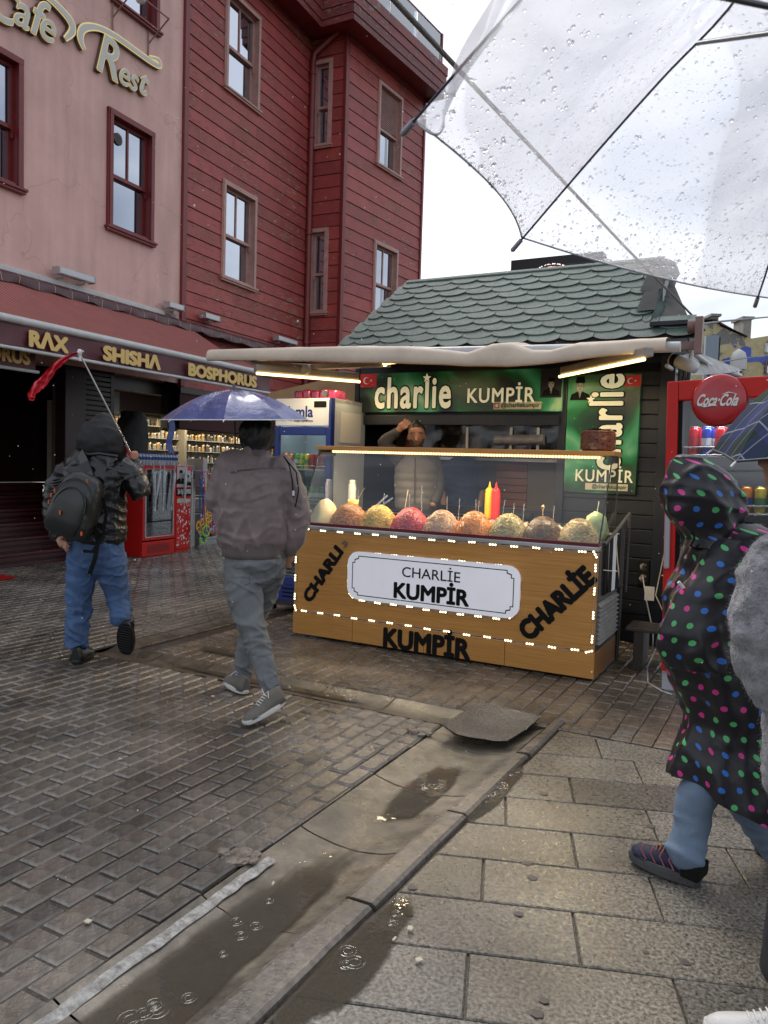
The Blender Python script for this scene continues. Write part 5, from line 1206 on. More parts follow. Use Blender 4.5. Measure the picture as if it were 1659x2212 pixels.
# ---- left fridge
FB = thing('blue_fridge', 'tall blue framed glass door drinks fridge with white header left of the counter', 'fridge', kw(-3.10, .82, .10), K.rot)
M_blue = mat('royal_blue_plastic', (.010, .028, .20), .35); M_fw = mat('fridge_white', (.50, .54, .58), .3, nscale=3, namt=.08); M_fin = mat('fridge_interior', (.20, .26, .28), .5)
M_fg = glass('fridge_glass', (.92, .95, .95), .0, k=.8)
MB().box(-.33, .33, .0, .03, .0, .17, bev=.004).box(-.33, -.275, -.01, .03, .17, 1.74, bev=.006).box(.275, .33, -.01, .03, .17, 1.74, bev=.006).box(-.275, .275, -.01, .03, .17, .25, bev=.006).box(-.275, .275, -.01, .03, 1.66, 1.74, bev=.006).obj('door_frame', M_blue, FB)
mb = MB()
for q in range(3): mb.box(-.2, .2, -.004, .0, .04+q*.04, .055+q*.04)
mb.obj('grille', M_black, FB); MB().box(-.275, .275, .0, .006, .25, 1.66).obj('door_glass', M_fg, FB)
MB().box(-.33, .33, .0, .05, 1.75, 2.02, bev=.01).obj('header', mat('header_white', (.66, .66, .66), .3, emit=.08), FB)
MB().box(-.33, -.31, .03, .62, 0, 2.02).box(.31, .33, .03, .66, 0, 2.02, bev=.004).box(-.33, .33, .03, .62, 1.98, 2.02).box(-.33, .33, .60, .62, 0, 2.02).box(-.33, .33, .03, .62, 0, .18).obj('cabinet', M_fw, FB); MB().box(.305, .331, -.008, .06, 0, 2.02).obj('side_strip', M_blue, FB)
MB().box(-.31, .31, .5, .52, .2, 1.9).box(-.31, -.29, .05, .5, .2, 1.9).box(.29, .31, .05, .5, .2, 1.9).obj('lining', M_fin, FB)
word('damla', -.22, 1.89, .12, 1.89, .15, .004, FB, -.002, M_blue); word('Doğal Kaynak Suyu', -.10, 1.80, .12, 1.80, .03, .0005, FB, -.002, M_black)
MB().box(.13, .27, -.006, 0, 1.93, 1.99, bev=.003).obj('control', M_black, FB)
M_shw = mat('shelf_wire_white', (.6, .6, .6), .4)
def canmesh(c1_, c2_, nm, r=.029, h=.15, band=None):
    mb = MB(); mb.lathe([(r*.8, 0), (r, .008), (r, h-.015), (r*.8, h), (0, h-.003)], 14, mi=0, cap=False); mb.lathe([(r*.8, h), (r*.84, h+.002), (r*.8, h+.003)], 14, mi=1, cap=False); mb.lathe([(r+.0004, h*.35), (r+.0004, h*.62)], 14, mi=2, cap=False)
    return mb.mesh(nm, [mat('can_'+nm, c1_, .25, metal=.35), M_steel, mat('canband_'+nm, c2_, .3)])
CANS = {'orange': canmesh((.75, .22, .02), (.02, .04, .25), 'orange'), 'green': canmesh((.03, .30, .05), (.7, .75, .7), 'green'), 'yellow': canmesh((.62, .55, .03), (.1, .3, .05), 'yellow'), 'red': canmesh((.50, .01, .02), (.45, .02, .03), 'red'), 'blue': canmesh((.02, .05, .40), (.55, .57, .62), 'blue'), 'tea': canmesh((.65, .50, .04), (.06, .22, .05), 'tea'), 'lime': canmesh((.30, .45, .03), (.6, .65, .1), 'lime'), 'pinkbox': canmesh((.55, .20, .30), (.6, .55, .1), 'pinkbox', .032, .13)}
def can(kind, parent, loc, where, txt_=None, sc=1):
    o = link('drink_can', CANS[kind], None, None); w_ = parent.matrix_world if False else None
    tag(o, f'{kind} drink can {where}', 'can', 'drink cans in the fridges')
    o.location = loc; o.scale = (sc, sc, sc); o.rotation_euler.z = K.rot; return o
lamp(K.w(-3.37, .90, 2.03), K.w(-2.83, .90, 2.03), .05, 1.3, (.9, .96, 1))
for k, z_ in enumerate((.27, .72, 1.0, 1.33)):
    mb = MB(); mb.box(-.29, .29, .05, .45, z_-.012, z_-.006); mb.tube([(-.29, .05, z_+.03), (.29, .05, z_+.03)], .004, 5); mb.tube([(-.29, .05, z_-.01), (.29, .05, z_-.01)], .005, 5); mb.obj('shelf', M_shw, FB)
rows = {1.33: ['orange', 'orange', 'green', 'lime', 'yellow', 'red', 'red', 'red', 'red'], 1.0: ['orange', 'orange', 'orange', 'orange', 'green', 'green', 'green', 'green', 'green'], .72: ['lime', 'yellow', 'yellow', 'yellow', 'yellow', 'yellow', 'yellow', 'lime', 'lime']}
shelfname = {1.33: 'top', 1.0: 'middle', .72: 'lower'}
for z_, ks in rows.items():
    for j, kd in enumerate(ks):
        x = -.26+j*.064; where = f'{["far left", "second", "third", "fourth", "middle", "sixth", "seventh", "eighth", "far right"][j]} on the {shelfname[z_]} shelf of the blue fridge'
        can(kd, FB, kw(-3.10+x, .82+.10, .10+z_), where); 
        if j % 2 == 0: can(kd, FB, kw(-3.10+x, .82+.18, .10+z_), where+', rear rank')
word('Sprite', .0, 1.075, .27, 1.075, .07, .002, FB, .045, mat('flag_white', (.75, .75, .72), .4), ang=0); word('FANTA', -.27, 1.08, -.05, 1.08, .05, .003, FB, .045, mat('can_blue_letter', (.02, .03, .2), .4), ang=0); word('FANTA', -.27, 1.41, -.14, 1.41, .05, .003, FB, .045, mat('can_blue_letter', (.02, .03, .2), .4), ang=0)
mb = MB()
for r_ in range(3):
    for j in range(8): mb.lathe([(.03, 0), (.03, .05), (0, .055)], 10, M=Matrix.Translation((-.25+j*.07, .10, .25+.0+r_*.075)) @ Matrix.Rotation(pi/2, 4, 'X'))
mb.obj('bottle_ends', mat('dark_bottle_end', (.04, .055, .06), .2), FB)
# side print
MSD = Matrix.Translation((.331, 0, 0)) @ Matrix.Rotation(pi/2, 4, 'Z')
def side_txt(s, y0, y1, z_, size, bold, m_):
    o = word(s, y0, z_, y1, z_, size, bold, FB, -.002, m_, ang=0); o.matrix_local = MSD @ o.matrix_local
M_bt = mat('blue_print', (.015, .03, .16), .5)
side_txt('damla', .22, .62, 1.62, .16, .004, M_bt); side_txt('Doğal Kaynak Suyu', .28, .60, 1.525, .045, .001, M_bt)
for i, s in enumerate(('güzelliği', 'arayanlara', 'cevabı', 'kaynağında')): side_txt(s, .20 if i in (1, 3) else .28, .60 if i in (1, 3) else .52, 1.30-i*.075, .08, .002, M_bt)
PO = thing('price_poster', 'white paper poster with red price lettering on the side of the blue fridge', 'poster', K.w(-3.10+.332, .82, .10), K.rot)
o = MB().box(.16, .56, -.004, -.001, 1.60, 1.90).obj('paper', mat('poster_white', (.72, .70, .68), .5), PO); MSP = Matrix.Rotation(pi/2, 4, 'Z'); o.matrix_local = MSP
M_rl = mat('red_print', (.55, .02, .015), .5)
for s, z_, a, b2, sz in (('KUMPİR', 1.82, .18, .54, .10), ('300 TL', 1.71, .22, .51, .11), ('ÇEŞİTLERİ TL - EKLEMELERİ TL', 1.635, .18, .54, .02)):
    o = word(s, a, z_, b2, z_, sz, .003 if sz > .05 else 0, PO, -.006, M_rl, ang=0, zs=1.15 if sz > .05 else 1); o.matrix_local = MSP @ o.matrix_local
ST = thing('fridge_stand', 'low dark stand under the blue fridge', 'stand', kw(-3.10, .82, 0), K.rot); MB().box(-.35, .35, -.02, .66, .06, .10).box(-.35, -.30, 0, .05, 0, .06).box(.30, .35, 0, .05, 0, .06).box(-.35, -.30, .6, .65, 0, .06).box(.30, .35, .6, .65, 0, .06).obj('frame', mat('dark_stand', (.04, .025, .02), .6), ST)
SN = thing('snack_packs', 'red shrink wrapped multipack lying on top of the blue fridge', 'package', kw(-3.05, .95, 2.12), K.rot)
for j in range(5): MB().box(-.24+j*.1, -.145+j*.1, -.02, .18, 0, .09+.01*(j % 2), bev=.02).obj('pack', mat('red_wrap', (.40, .03, .05), .2, nscale=18, namt=.3, dark=(.10, .02, .10), coat=.5), SN)
MB().box(-.30, .28, -.05, .22, .0, .012).obj('tray', mat('red_wrap', (.4, .03, .05), .2), SN)
# ================================================================ right hand drinks fridge
class Tilt(Frame):
    def w(s, x, y, z=0): return super().w(x-.030*z, y, z)
C_ = Tilt(P(1428, 1490, 5.25), 31); C_.o.z = 0
FR = thing('red_fridge', 'large red framed glass door drinks fridge with round red sign right of the kiosk', 'fridge', C_.w(0, 0), C_.rot)
M_red = mat('fridge_red', (.55, .012, .008), .4, nscale=3, namt=.1, spec=.35); FW = 1.15
mb = MB(); mb.box(0, .075, -.03, .03, .14, 2.12, bev=.012).box(FW-.075, FW, -.03, .03, .14, 2.12, bev=.012).box(.075, FW-.075, -.03, .03, .14, .24, bev=.01).box(.075, FW-.075, -.031, .029, 1.985, 2.12, bev=.012); mb.obj('door_frame', M_red, FR)
MB().box(.075, FW-.075, -.004, .002, .24, 1.985).obj('door_glass', glass('fridge_glass_dull', (.88, .9, .92), .01, k=.9), FR)
MB().box(.075, .10, -.012, .0, .24, 1.985).obj('gasket', M_black, FR)
MB().box(0, FW, .02, .05, .0, .14).box(0, .03, .03, .68, .0, 2.10, bev=.004).box(FW-.03, FW, .03, .68, 0, 2.1).box(0, FW, .66, .68, 0, 2.1).box(0, FW, .03, .68, 2.06, 2.10).obj('cabinet', mat('grey_side', (.42, .43, .45), .4), FR)
MB().box(.03, FW-.03, .60, .62, .1, 2.05).box(.03, .04, .05, .6, .1, 2.05).obj('lining', mat('dark_lining', (.07, .075, .08), .5), FR)
mb = MB(); mb.box(.01, .045, -.065, -.03, .85, 1.32, bev=.012); mb.obj('handle', mat('grey_handle', (.36, .37, .40), .4), FR)
SGN = thing('round_red_sign', 'round domed red sign with white script lettering on the red fridge door', 'sign', C_.w(.33, -.03, 1.985), C_.rot)
mb = MB(); mb.lathe([(.168, 0), (.172, .012), (.160, .028), (.12, .036), (.06, .040), (0, .041)], 40, M=Matrix.Rotation(pi/2, 4, 'X')); mb.obj('disc', mat('sign_red', (.42, .008, .012), .25, coat=.5), SGN)
M_wl = mat('flag_white', (.75, .75, .72), .4)
def script(s, parent, cx, cz, wd, size, y, rot=0, mm=None):
    return word(s, cx-wd/2*cos(rot), cz-wd/2*sin(rot), cx+wd/2*cos(rot), cz+wd/2*sin(rot), size, .002, parent, y, mm or M_wl, ang=rot, zs=1.5)
o = script('Coca·Cola', SGN, 0, .0, .25, .07, -.046)
for v in o.data.vertices: v.co.x += v.co.y*.3
mb = MB(); mb.tube([(-.12, -.046, -.03), (-.08, -.047, -.045), (-.03, -.047, -.035), (.0, -.047, -.042)], [.002, .005, .004, .001], 5); mb.tube([(.02, -.047, .035), (.06, -.047, .048), (.11, -.046, .038)], [.001, .004, .001], 5); mb.obj('flourish', M_wl, SGN)
FR.rotation_euler = (Matrix.Rotation(C_.rot, 4, 'Z') @ Matrix.Rotation(-.030, 4, 'Y')).to_euler(); lamp(C_.w(.15, .06, 1.99), C_.w(1.0, .06, 1.99), .05, 6, (.95, .97, 1), (0, .2, -1))
# shelves and cans
srows = [(1.625, 'upper', ['red', 'blue', 'red', 'tea', 'red', 'red', 'red', 'orange', 'red', 'tea'], .55), (1.235, 'middle', ['orange', 'red', 'orange', 'orange', 'orange', 'tea', 'tea', 'green', 'blue', 'green', 'green'], 1.05), (.985, 'lower', ['red', 'red', 'orange', 'red', 'blue', 'red', 'red', 'orange', 'blue', 'blue', 'red'], 1.05), (.62, 'bottom', ['pinkbox', 'pinkbox', 'tea', 'tea', 'pinkbox', 'tea', 'pinkbox', 'tea'], 1.05)]
nth = ['leftmost', 'second', 'third', 'fourth', 'fifth', 'sixth', 'seventh', 'eighth', 'ninth', 'tenth', 'eleventh']
for z_, nm, ks, wd in srows:
    x1s = .10+wd if nm == 'upper' else FW-.08
    mb = MB()
    for yy in (.06, .2, .34, .48): mb.tube([(.1, yy, z_-.004), (x1s, yy, z_-.004)], .0055 if yy == .06 else .003, 5)
    mb.tube([(.1, .055, z_-.004), (.1, .05, z_+.05), (x1s, .05, z_+.05), (x1s, .055, z_-.004)], .0055, 5); mb.obj('shelf', M_shw, FR)
    for j, kd in enumerate(ks):
        x = .155+j*.084
        if x > FW-.1: continue
        o = can(kd, FR, C_.w(x, .11, z_), f'{nth[j]} from left on the {nm} shelf of the red fridge', sc=1.28); o.rotation_euler.z = C_.rot
        tag(o, None, None, 'cans in the red fridge')
        o = can(kd, FR, C_.w(x, .20, z_), f'{nth[j]} from left, behind, {nm} shelf of the red fridge', sc=1.28); tag(o, None, None, 'cans in the red fridge')
        lt = {'orange': 'FANTA', 'green': 'Sprite', 'tea': 'fuse tea', 'red': 'Coca-Cola'}.get(kd)
        if lt and nm in ('middle', 'lower', 'upper'):
            up_ = kd in ('green', 'red')
            q = txt(lt, .045, M_wl, o, (0, -.0305, .078), (pi/2, -pi/2 if up_ else 0, 0), .0006, .001, name='can_print')
            xs_ = [v.co.x for v in q.data.vertices]; k = (.105 if up_ else .046)/(max(xs_)-min(xs_)); cc = (max(xs_)+min(xs_))/2
            for v in q.data.vertices: v.co.x = (v.co.x-cc)*k; 
MB().box(.14, FW-.14, .05, .4, .24, .34).obj('bottom_tray', M_black, FR)

# cables, broom, bench, bucket and meter box between kiosk and fridge
M_cab = mat('black_cable', (.015, .015, .018), .4)
CB = thing('cable_bundle', 'thick black cable bundle running down the corner of the kiosk', 'cables', kw(.29, YW-.08, 0), K.rot)
for q in range(3): mb = MB(); mb.tube([(q*.03, 0, .1), (q*.03+.01*sin(q), -.01, 1.0), (q*.03-.01, 0, 1.8), (q*.035, -.01, 2.38)], .017, 7); mb.obj('cable', M_cab, CB)
for z_ in (.62, .95, 1.22, 1.58, 1.70, 1.86): MB().box(-.06, .10, -.024, .02, z_, z_+.008).obj('cable_tie', M_white, CB)
MX = thing('meter_box', 'tall light grey box hidden between kiosk corner and red fridge', 'box', kw(.36, YW-.35, 1.16), K.rot); MB().box(0, .13, 0, .2, 0, .62, bev=.01).obj('box', mat('grey_side', (.42, .43, .45), .4), MX)
BR_ = thing('broom_handle', 'brown wooden broom handle leaning beside the kiosk corner', 'broom', kw(.40, 1.0, 0), K.rot); mb = MB(); mb.tube([(0.05, 0, 0), (-.02, .1, 1.25)], .013, 6); mb.obj('handle', mat('broom_wood', (.22, .12, .06), .6), BR_)
BC = thing('bench', 'low dark wooden slatted bench beside the counter', 'bench', kw(.14, .45, 0), K.rot)
for q in range(4): MB().box(-.02, .52, .02+q*.085, .095+q*.085, .30, .325, bev=.005).obj('slat', mat('dark_brown_wood', (.055, .04, .035), .4, nscale=9, namt=.3), BC)
for q in (.04, .42): MB().box(q, q+.07, .04, .33, 0, .30, bev=.004).obj('leg', mat('dark_brown_wood', (.055, .04, .035), .4), BC)
BK2 = thing('green_bucket', 'dark green bucket on the ground beside the red fridge', 'bucket', kw(.55, .95, 0), K.rot); MB().lathe([(0, 0), (.11, 0), (.135, .26), (.14, .27), (.125, .27), (.1, .02), (0, .02)], 18).obj('body', mat('bucket_green', (.01, .07, .05), .4), BK2); MB().lathe([(.1, .262), (.12, .262), (.12, .28), (.0, .28)], 14).obj('lid', mat('red_lid', (.4, .02, .03), .4), BK2)
SK = thing('power_sockets', 'two white plugs with a hanging cord on the black kiosk wall', 'plug', kw(.075, YW-.02, .58), K.rot)
for z_ in (0, .10): mb = MB(); mb.lathe([(.0, -.03), (.028, -.028), (.034, 0), (.0, 0)], 14, (0, 0, 0), M=Matrix.Translation((0, -.045, z_)) @ Matrix.Rotation(pi/2, 4, 'X')); mb.obj('plug', M_white, SK)
MB().box(-.05, .05, -.045, 0, -.06, .16, bev=.01).obj('outlet', M_black, SK)
WC = thing('white_cord', 'white power cord hanging from the plugs and lying in loops on the pavers', 'cord', (0, 0, 0), 0)
def gp(x, y, z=.006): r = ray(x, y); t_ = (z-H)/r.z; return V((0, 0, H))+r*t_
a = kw(.075, YW-.09, .60)
mb = MB(); mb.tube([a, kw(.12, YW-.12, .40), kw(.2, YW-.2, .15), kw(.22, YW-.3, .01), gp(1415, 1405), gp(1398, 1440), gp(1400, 1475), gp(1428, 1492), gp(1450, 1500)], .0055, 6); mb.obj('cord', M_white, WC)
mb = MB(); mb.tube([kw(.26, YW-.1, 1.0), kw(.24, YW-.1, .8), kw(.19, YW-.1, .45), kw(.3, YW-.25, .3), kw(.33, YW-.4, .05), gp(1432, 1420)], .005, 6); mb.obj('cord', mat('cream_cord', (.5, .48, .38), .5), WC)
MB().box(-.03, .05, -.06, -.05, .30, .42, M=Matrix.Translation((0, 0, 0))).obj('tag', M_white, thing('paper_tag', 'small white paper tag hanging on the cord by the plugs', 'tag', kw(.13, YW-.05, .1), K.rot))
# security camera and grey sheets above the fridge
CT = thing('security_camera', 'white bullet security camera under the canopy bracket', 'camera', P(1478, 785, 6.0), R(-55))
mb = MB(); mb.lathe([(.045, -.12), (.05, -.12), (.05, .06), (.045, .11), (.0, .12)], 14, M=Matrix.Rotation(R(112), 4, 'Y')); mb.obj('housing', M_white, CT); mb = MB(); mb.lathe([(0, -.13), (.049, -.128), (.052, -.06)], 14, M=Matrix.Rotation(R(112), 4, 'Y')); mb.obj('lens_hood', M_black, CT)
mb = MB(); mb.tube([(.05, 0, .02), (.07, 0, .1), (.07, 0, .16)], .016, 6); mb.obj('mount', M_white, CT)
TN = thing('grey_tent_sheet', 'grey plastic sheet on white poles sloping down behind the red fridge', 'tent', (0, 0, 0))
M_gsh = mat('grey_sheet', (.32, .31, .29), .35, nscale=9, namt=.4, bump=.5, bscale=12, bdist=.02)
A_, B_, C2, D2 = P(1470, 770, 6.7), P(1500, 758, 7.4), P(1605, 800, 8.0), P(1480, 812, 6.9)
MB().add([A_, B_, C2, P(1570, 806, 7.6), D2], [(0, 1, 2, 3, 4)]).obj('sheet', M_gsh, TN)
mb = MB(); mb.tube([P(1475, 745, 7), P(1507, 770, 7.2), P(1535, 790, 7.5), P(1600, 812, 8)], .022, 6); mb.tube([P(1528, 785, 7.4), P(1535, 830, 7.4)], .018, 6); mb.tube([P(1440, 790, 6.5), P(1500, 830, 6.9)], .018, 6); mb.obj('pole', M_white, TN)
BB = thing('blue_grey_cabinet', 'blue grey metal board standing behind the fridge against the far building', 'board', P(1537, 760, 10), R(-10))
MB().box(-.075, .085, 0, .1, -.8, .21).obj('panel', mat('blue_grey', (.27, .32, .37), .4), BB); MB().box(.085, .10, 0, .1, -.8, .19).obj('edge', M_black, BB)

# ---- far building
YB = thing('yellow_building', 'peeling yellow and blue building with chimneys far behind the red fridge', 'building', P(1600, 1020, 38), 0)
YB.location.z = 0
ob = YB.location.copy()
def fb(x, y, dd=0): q = P(x, y, 38); return (q.x-ob.x, q.z)
M_yel = peel('peeling_yellow_wall', (.56, .47, .26), (.30, .29, .27), .9, (1, 1, 1), .70, .8)
ol = [fb(1500, 694), fb(1527, 697), fb(1545, 692), fb(1556, 705), fb(1612, 729), fb(1625, 731), fb(1680, 722), fb(1900, 730), (fb(1900, 1)[0], 0), (fb(1500, 1)[0]-3, 0), (fb(1500, 1)[0]-3, fb(1500, 694)[1])]
MB().prism(ol, 0, 8).obj('wall', M_yel, YB)
M_bp = mat('blue_paint_patch', (.09, .13, .50), .7, nscale=1.2, namt=.3)
def patch(pts): MB().prism([fb(*p) for p in pts], -.03, -.01).obj('paint_patch', M_bp, YB)
patch([(1598, 752), (1613, 748), (1622, 752), (1622, 770), (1640, 772), (1680, 766), (1680, 776), (1663, 778), (1657, 792), (1640, 780), (1618, 782), (1600, 778), (1605, 765), (1596, 760)]); patch([(1560, 776), (1575, 772), (1588, 785), (1592, 795), (1592, 812), (1562, 812)]); patch([(1582, 744), (1592, 748), (1588, 752)])
for a, b_ in (((1548, 679), (1561, 697)), ((1617, 685), (1632, 725))):
    (x0, z1), (x1, z0) = fb(*a), fb(*b_)
    c = MB().box(x0, x1, .5, 1.6, z0-.5, z1).box(x0-.1, x1+.1, .4, 1.7, z1, z1+.12).obj('chimney', mat('chimney_render', (.30, .28, .25), .8, nscale=2, namt=.3), YB)
for (a, b_) in (((1579, 779), (1602, 806)), ((1652, 779), (1680, 806)), ((1652, 742), (1680, 762))):
    (x0, z1), (x1, z0) = fb(*a), fb(*b_); wn = MB().box(x0, x0+.1, -.08, .05, z0, z1).box(x1-.1, x1, -.08, .05, z0, z1).box(x0+.1, x1-.1, -.08, .05, z1-.1, z1).box((x0+x1)/2-.05, (x0+x1)/2+.05, -.08, .05, z0, z1-.1).obj('window', mat('brown_frame', (.20, .10, .08), .6) if a[0] < 1660 and a[1] > 760 else M_white, YB)
    MB().box(x0+.1, x1-.1, -.03, -.02, z0, z1-.1).obj('pane', M_pane, wn)
mb = MB(); (x0, z1), (x1, z0) = fb(1556, 760), fb(1586, 806); mb.lathe([((x1-x0)/2, z0), ((x1-x0)/2, z1-.5), ((x1-x0)/2.6, z1-.2), (0, z1)], 12, ((x0+x1)/2, -1.2, 0)); mb.obj('bay_dome', mat('white_render', (.55, .55, .53), .7), YB)
MB().prism([(fb(1500, 694)[0]-3.2, fb(1500, 692)[1]), (fb(1545, 688)[0], fb(1545, 689)[1]), (fb(1556, 703)[0], fb(1556, 702)[1]), (fb(1612, 727)[0], fb(1612, 726)[1]), (fb(1612, 727)[0], fb(1612, 729)[1]), (fb(1545, 692)[0], fb(1545, 692)[1]), (fb(1500, 692)[0]-3.2, fb(1500, 695)[1])], -.15, 8).obj('roof_edge', mat('dark_roof_edge', (.06, .055, .05), .7), YB)
# a long plain street block closes the view behind the stand
BG = thing('grey_street_block', 'plain grey building row far behind the kiosk, mostly hidden', 'building', (0, 60, 0)); MB().box(-60, 12, 0, 8, 0, 6.5).obj('wall', mat('grey_render', (.3, .29, .28), .8, nscale=.5, namt=.3), BG)

# ---- LED board behind the roof
LB = thing('led_board', 'black led display board with coloured pixel emblem standing behind the shingle roof', 'screen', kw(-2.7, 8, 0), K.rot)
MB().box(-.85, .79, 0, .25, 4.3, 5.24, bev=.01).obj('cabinet', mat('led_board_black', (.01, .01, .012), .4), LB); MB().box(-.05, .05, .1, .2, 0, 4.3).box(-.8, -.7, .1, .2, 0, 4.3).obj('post', M_dgrey, LB)
for q in range(6): MB().box(-.05, .77, -.012, 0, 4.74+q*.065, 4.755+q*.065).obj('louvre', mat('led_louvre', (.06, .07, .10), .4), LB)
M_px = [mat('pixel_red', (.8, .05, .08), .5, emit=.9), mat('pixel_white', (.7, .75, .9), .5, emit=.8), mat('pixel_orange', (.8, .3, .05), .5, emit=.9)]
for c_i in range(3):
    mb = MB(); r_ = random.Random(c_i)
    for s_ in range(130):
        a_ = r_.uniform(0, pi); rr_ = r_.choice((.10, .15, .22, .27)) if c_i != 1 else r_.choice((.22, .28)); x_, z_ = -.10+rr_*cos(a_)*1.3, 4.86+rr_*sin(a_)*.85
        if c_i == 0: x_, z_ = -.1+r_.uniform(-.16, .16), 4.98+r_.uniform(-.05, .02)
        mb.box(x_, x_+.012, -.02, -.015, z_, z_+.012)
    o = mb.obj('pixels', M_px[c_i], LB); o['kind'] = 'stuff'

# ---- wires
GW = thing('guy_wire', 'thick twisted grey cable running from the kiosk roof corner up past the house roof', 'cable', (0, 0, 0)); mb = MB()
mb.tube([P(1512, 700, 6.15), P(1500, 686, 6.1), P(1420, 604, 5.5), P(1349, 532, 5.0), P(1170, 342, 4.4), P(995, 155, 3.9), P(877, 28, 3.6), P(800, -55, 3.4)], [.008, .008, .008, .0085, .010, .012, .013, .013], 7); mb.obj('cable', mat('grey_twisted_wire', (.20, .19, .17), .6, nscale=90, namt=.5), GW)
for pts, lb in (([(1512, 700, 6.2), (1560, 694, 8), (1690, 682, 12)], 'black wire running right from the kiosk roof corner'), ([(1540, 785, 9), (1600, 775, 12), (1690, 762, 18)], 'thin black wire low in front of the yellow building')):
    mb = MB(); mb.tube([P(*p) for p in pts], .01, 5); tag(mb.obj('overhead_wire', M_cab), lb, 'wire', 'wires beside the kiosk')

# ---- rubber mat in the gutter mouth
MT = thing('rubber_mat', 'curled black rubber mat lying over the mouth of the gutter', 'mat', kw(-.27, -1.05, 0), K.rot)
mb = MB(); rr = []; nn = 14
co = [V((*K_, 0)) for K_ in ((-.50, -.36), (.21, -.06), (.10, .30), (-.33, .22))]
cpx = [(948, 1568), (1170, 1545), (1130, 1520), (1030, 1512)]
pw = [gp(950, 1570, .03), gp(1060, 1612, .0), gp(1170, 1549, .03), gp(1030, 1515, .02)]
loc = []
for q in (gp(955, 1573, .035), gp(1095, 1612, .0), gp(1168, 1550, .03), gp(1035, 1517, .03)):
    d_ = q-K.o; loc.append(V((d_.x*cos(K.a)-d_.y*sin(K.a)+.27, d_.x*sin(K.a)+d_.y*cos(K.a)+1.05, q.z)))
for i in range(nn+1):
    row = []
    for j in range(nn+1):
        u_, v_ = i/nn, j/nn; p = (loc[0]*(1-u_)*(1-v_)+loc[1]*u_*(1-v_)+loc[2]*u_*v_+loc[3]*(1-u_)*v_)
        z = .012+.06*max(0, (1-u_)-.75)*4*(1-v_)*.6+.045*max(0, v_-.8)*5*.35+.03*max(0, .18-v_)*5*u_*.2-.035*sin(pi*u_)*sin(pi*v_)*.5+.012*noise.noise(V((u_*3, v_*3, 2)))
        bow = .035*sin(pi*u_)*(1-v_); row.append((p.x, p.y-bow, z+.012))
    rr.append(row)
mb.rings(rr, closed=False); mb.rings([[(x, y, z-.008) for x, y, z in r_] for r_ in rr][::-1], closed=False); mb.obj('sheet', mat('black_rubber_mat', (.045, .045, .048), .35, nscale=160, namt=.6, bump=.9, bscale=160, rvar=.15), MT)
# red carpet corner and litter
RC = tag(MB().add([gp(-60, 1262, .006), gp(-60, 1238, .006), gp(2, 1241, .006), gp(38, 1246, .006), gp(5, 1254, .006)], [(0, 1, 2, 3, 4)]).obj('red_carpet', mat('red_carpet', (.48, .01, .008), .5, nscale=50, namt=.3)), 'bright red carpet corner lying on the pavers at the left edge', 'carpet')
M_lit = mat('pale_litter', (.55, .5, .38), .6); r_ = random.Random(9)
for i, (px, py, lb) in enumerate(((886, 2007, 'round pale crumb on the granite slab near the gutter'), (852, 2030, 'pale matchstick on the granite slab near the gutter'), (905, 2075, 'thin yellow straw at the slab joint'), (260, 1640, 'pale scrap lying on the pavers at left'), (460, 1505, 'white scrap behind the walking man'), (590, 1910, 'pale crumb in the gutter stripe'), (190, 1992, 'white crumb in the paver joint at lower left'))):
    q = gp(px, py, .008); o = MB().box(-.011, .011, -.004 if i % 2 else -.009, .004 if i % 2 else .009, 0, .006, bev=.003).obj('litter', M_lit, None, q, r_.uniform(0, 3)); tag(o, lb, 'litter')

# ================================================================ left: fridges, bottles, umbrellas, toys
BF = Frame(B.w(1.955, -.60, 0), 24.3-90)
LF = thing('red_cooler', 'red glass door cooler full of bottles in front of the souvenir shop', 'fridge', BF.w(0, 0), BF.rot)
LH = 1.37
MB().box(0, .74, .0, .03, .0, .22, bev=.008).box(0, .05, -.01, .03, .24, LH, bev=.01).box(.69, .74, -.01, .03, .24, LH, bev=.01).box(.05, .69, -.01, .03, .24, .30, bev=.008).box(.05, .69, -.01, .03, LH-.06, LH, bev=.008).obj('door_frame', M_red, LF)
mb = MB(); mb.tube([(.06, -.012, .29), (.68, -.012, .29), (.68, -.012, LH-.05), (.06, -.012, LH-.05), (.06, -.012, .29)], .007, 6); mb.obj('trim', M_white, LF)
mb = MB()
for q in range(6): mb.box(.12, .62, -.006, .0, .05+q*.022, .060+q*.022)
mb.obj('grille', mat('dark_red_grille', (.16, .01, .01), .5), LF)
MB().box(0, .02, .03, .55, 0, LH, bev=.004).box(.72, .74, .03, .55, 0, LH).box(0, .74, .53, .55, 0, LH).box(0, .74, .03, .55, LH-.03, LH).obj('cabinet', M_red, LF); MB().box(.02, .72, .5, .52, .2, LH-.05).obj('lining', mat('pale_lining', (.30, .36, .38), .5), LF)
MB().box(.05, .69, .0, .005, .30, LH-.06).obj('door_glass', M_fg, LF)
for z_ in (.93, 1.08, 1.24): mb = MB(); mb.box(.03, .71, .04, .45, z_, z_+.008); mb.obj('shelf', M_shw, LF)
mb = MB()
for r2 in range(8):
    for j in range(6):
        if rnd.random() < .08: continue
        mb.lathe([(.027, 0), (.027, .04), (.018, .06), (0, .06)], 8, M=Matrix.Translation((.10+j*.10, .08+rnd.uniform(0, .02), .35+r2*.072)) @ Matrix.Rotation(pi/2, 4, 'X'))
mb.obj('bottle_ends', mat('navy_cap', (.015, .02, .06), .25), LF)
MB().box(.08, .40, .03, .04, .945, 1.06).obj('shelf_sign', M_red, LF)
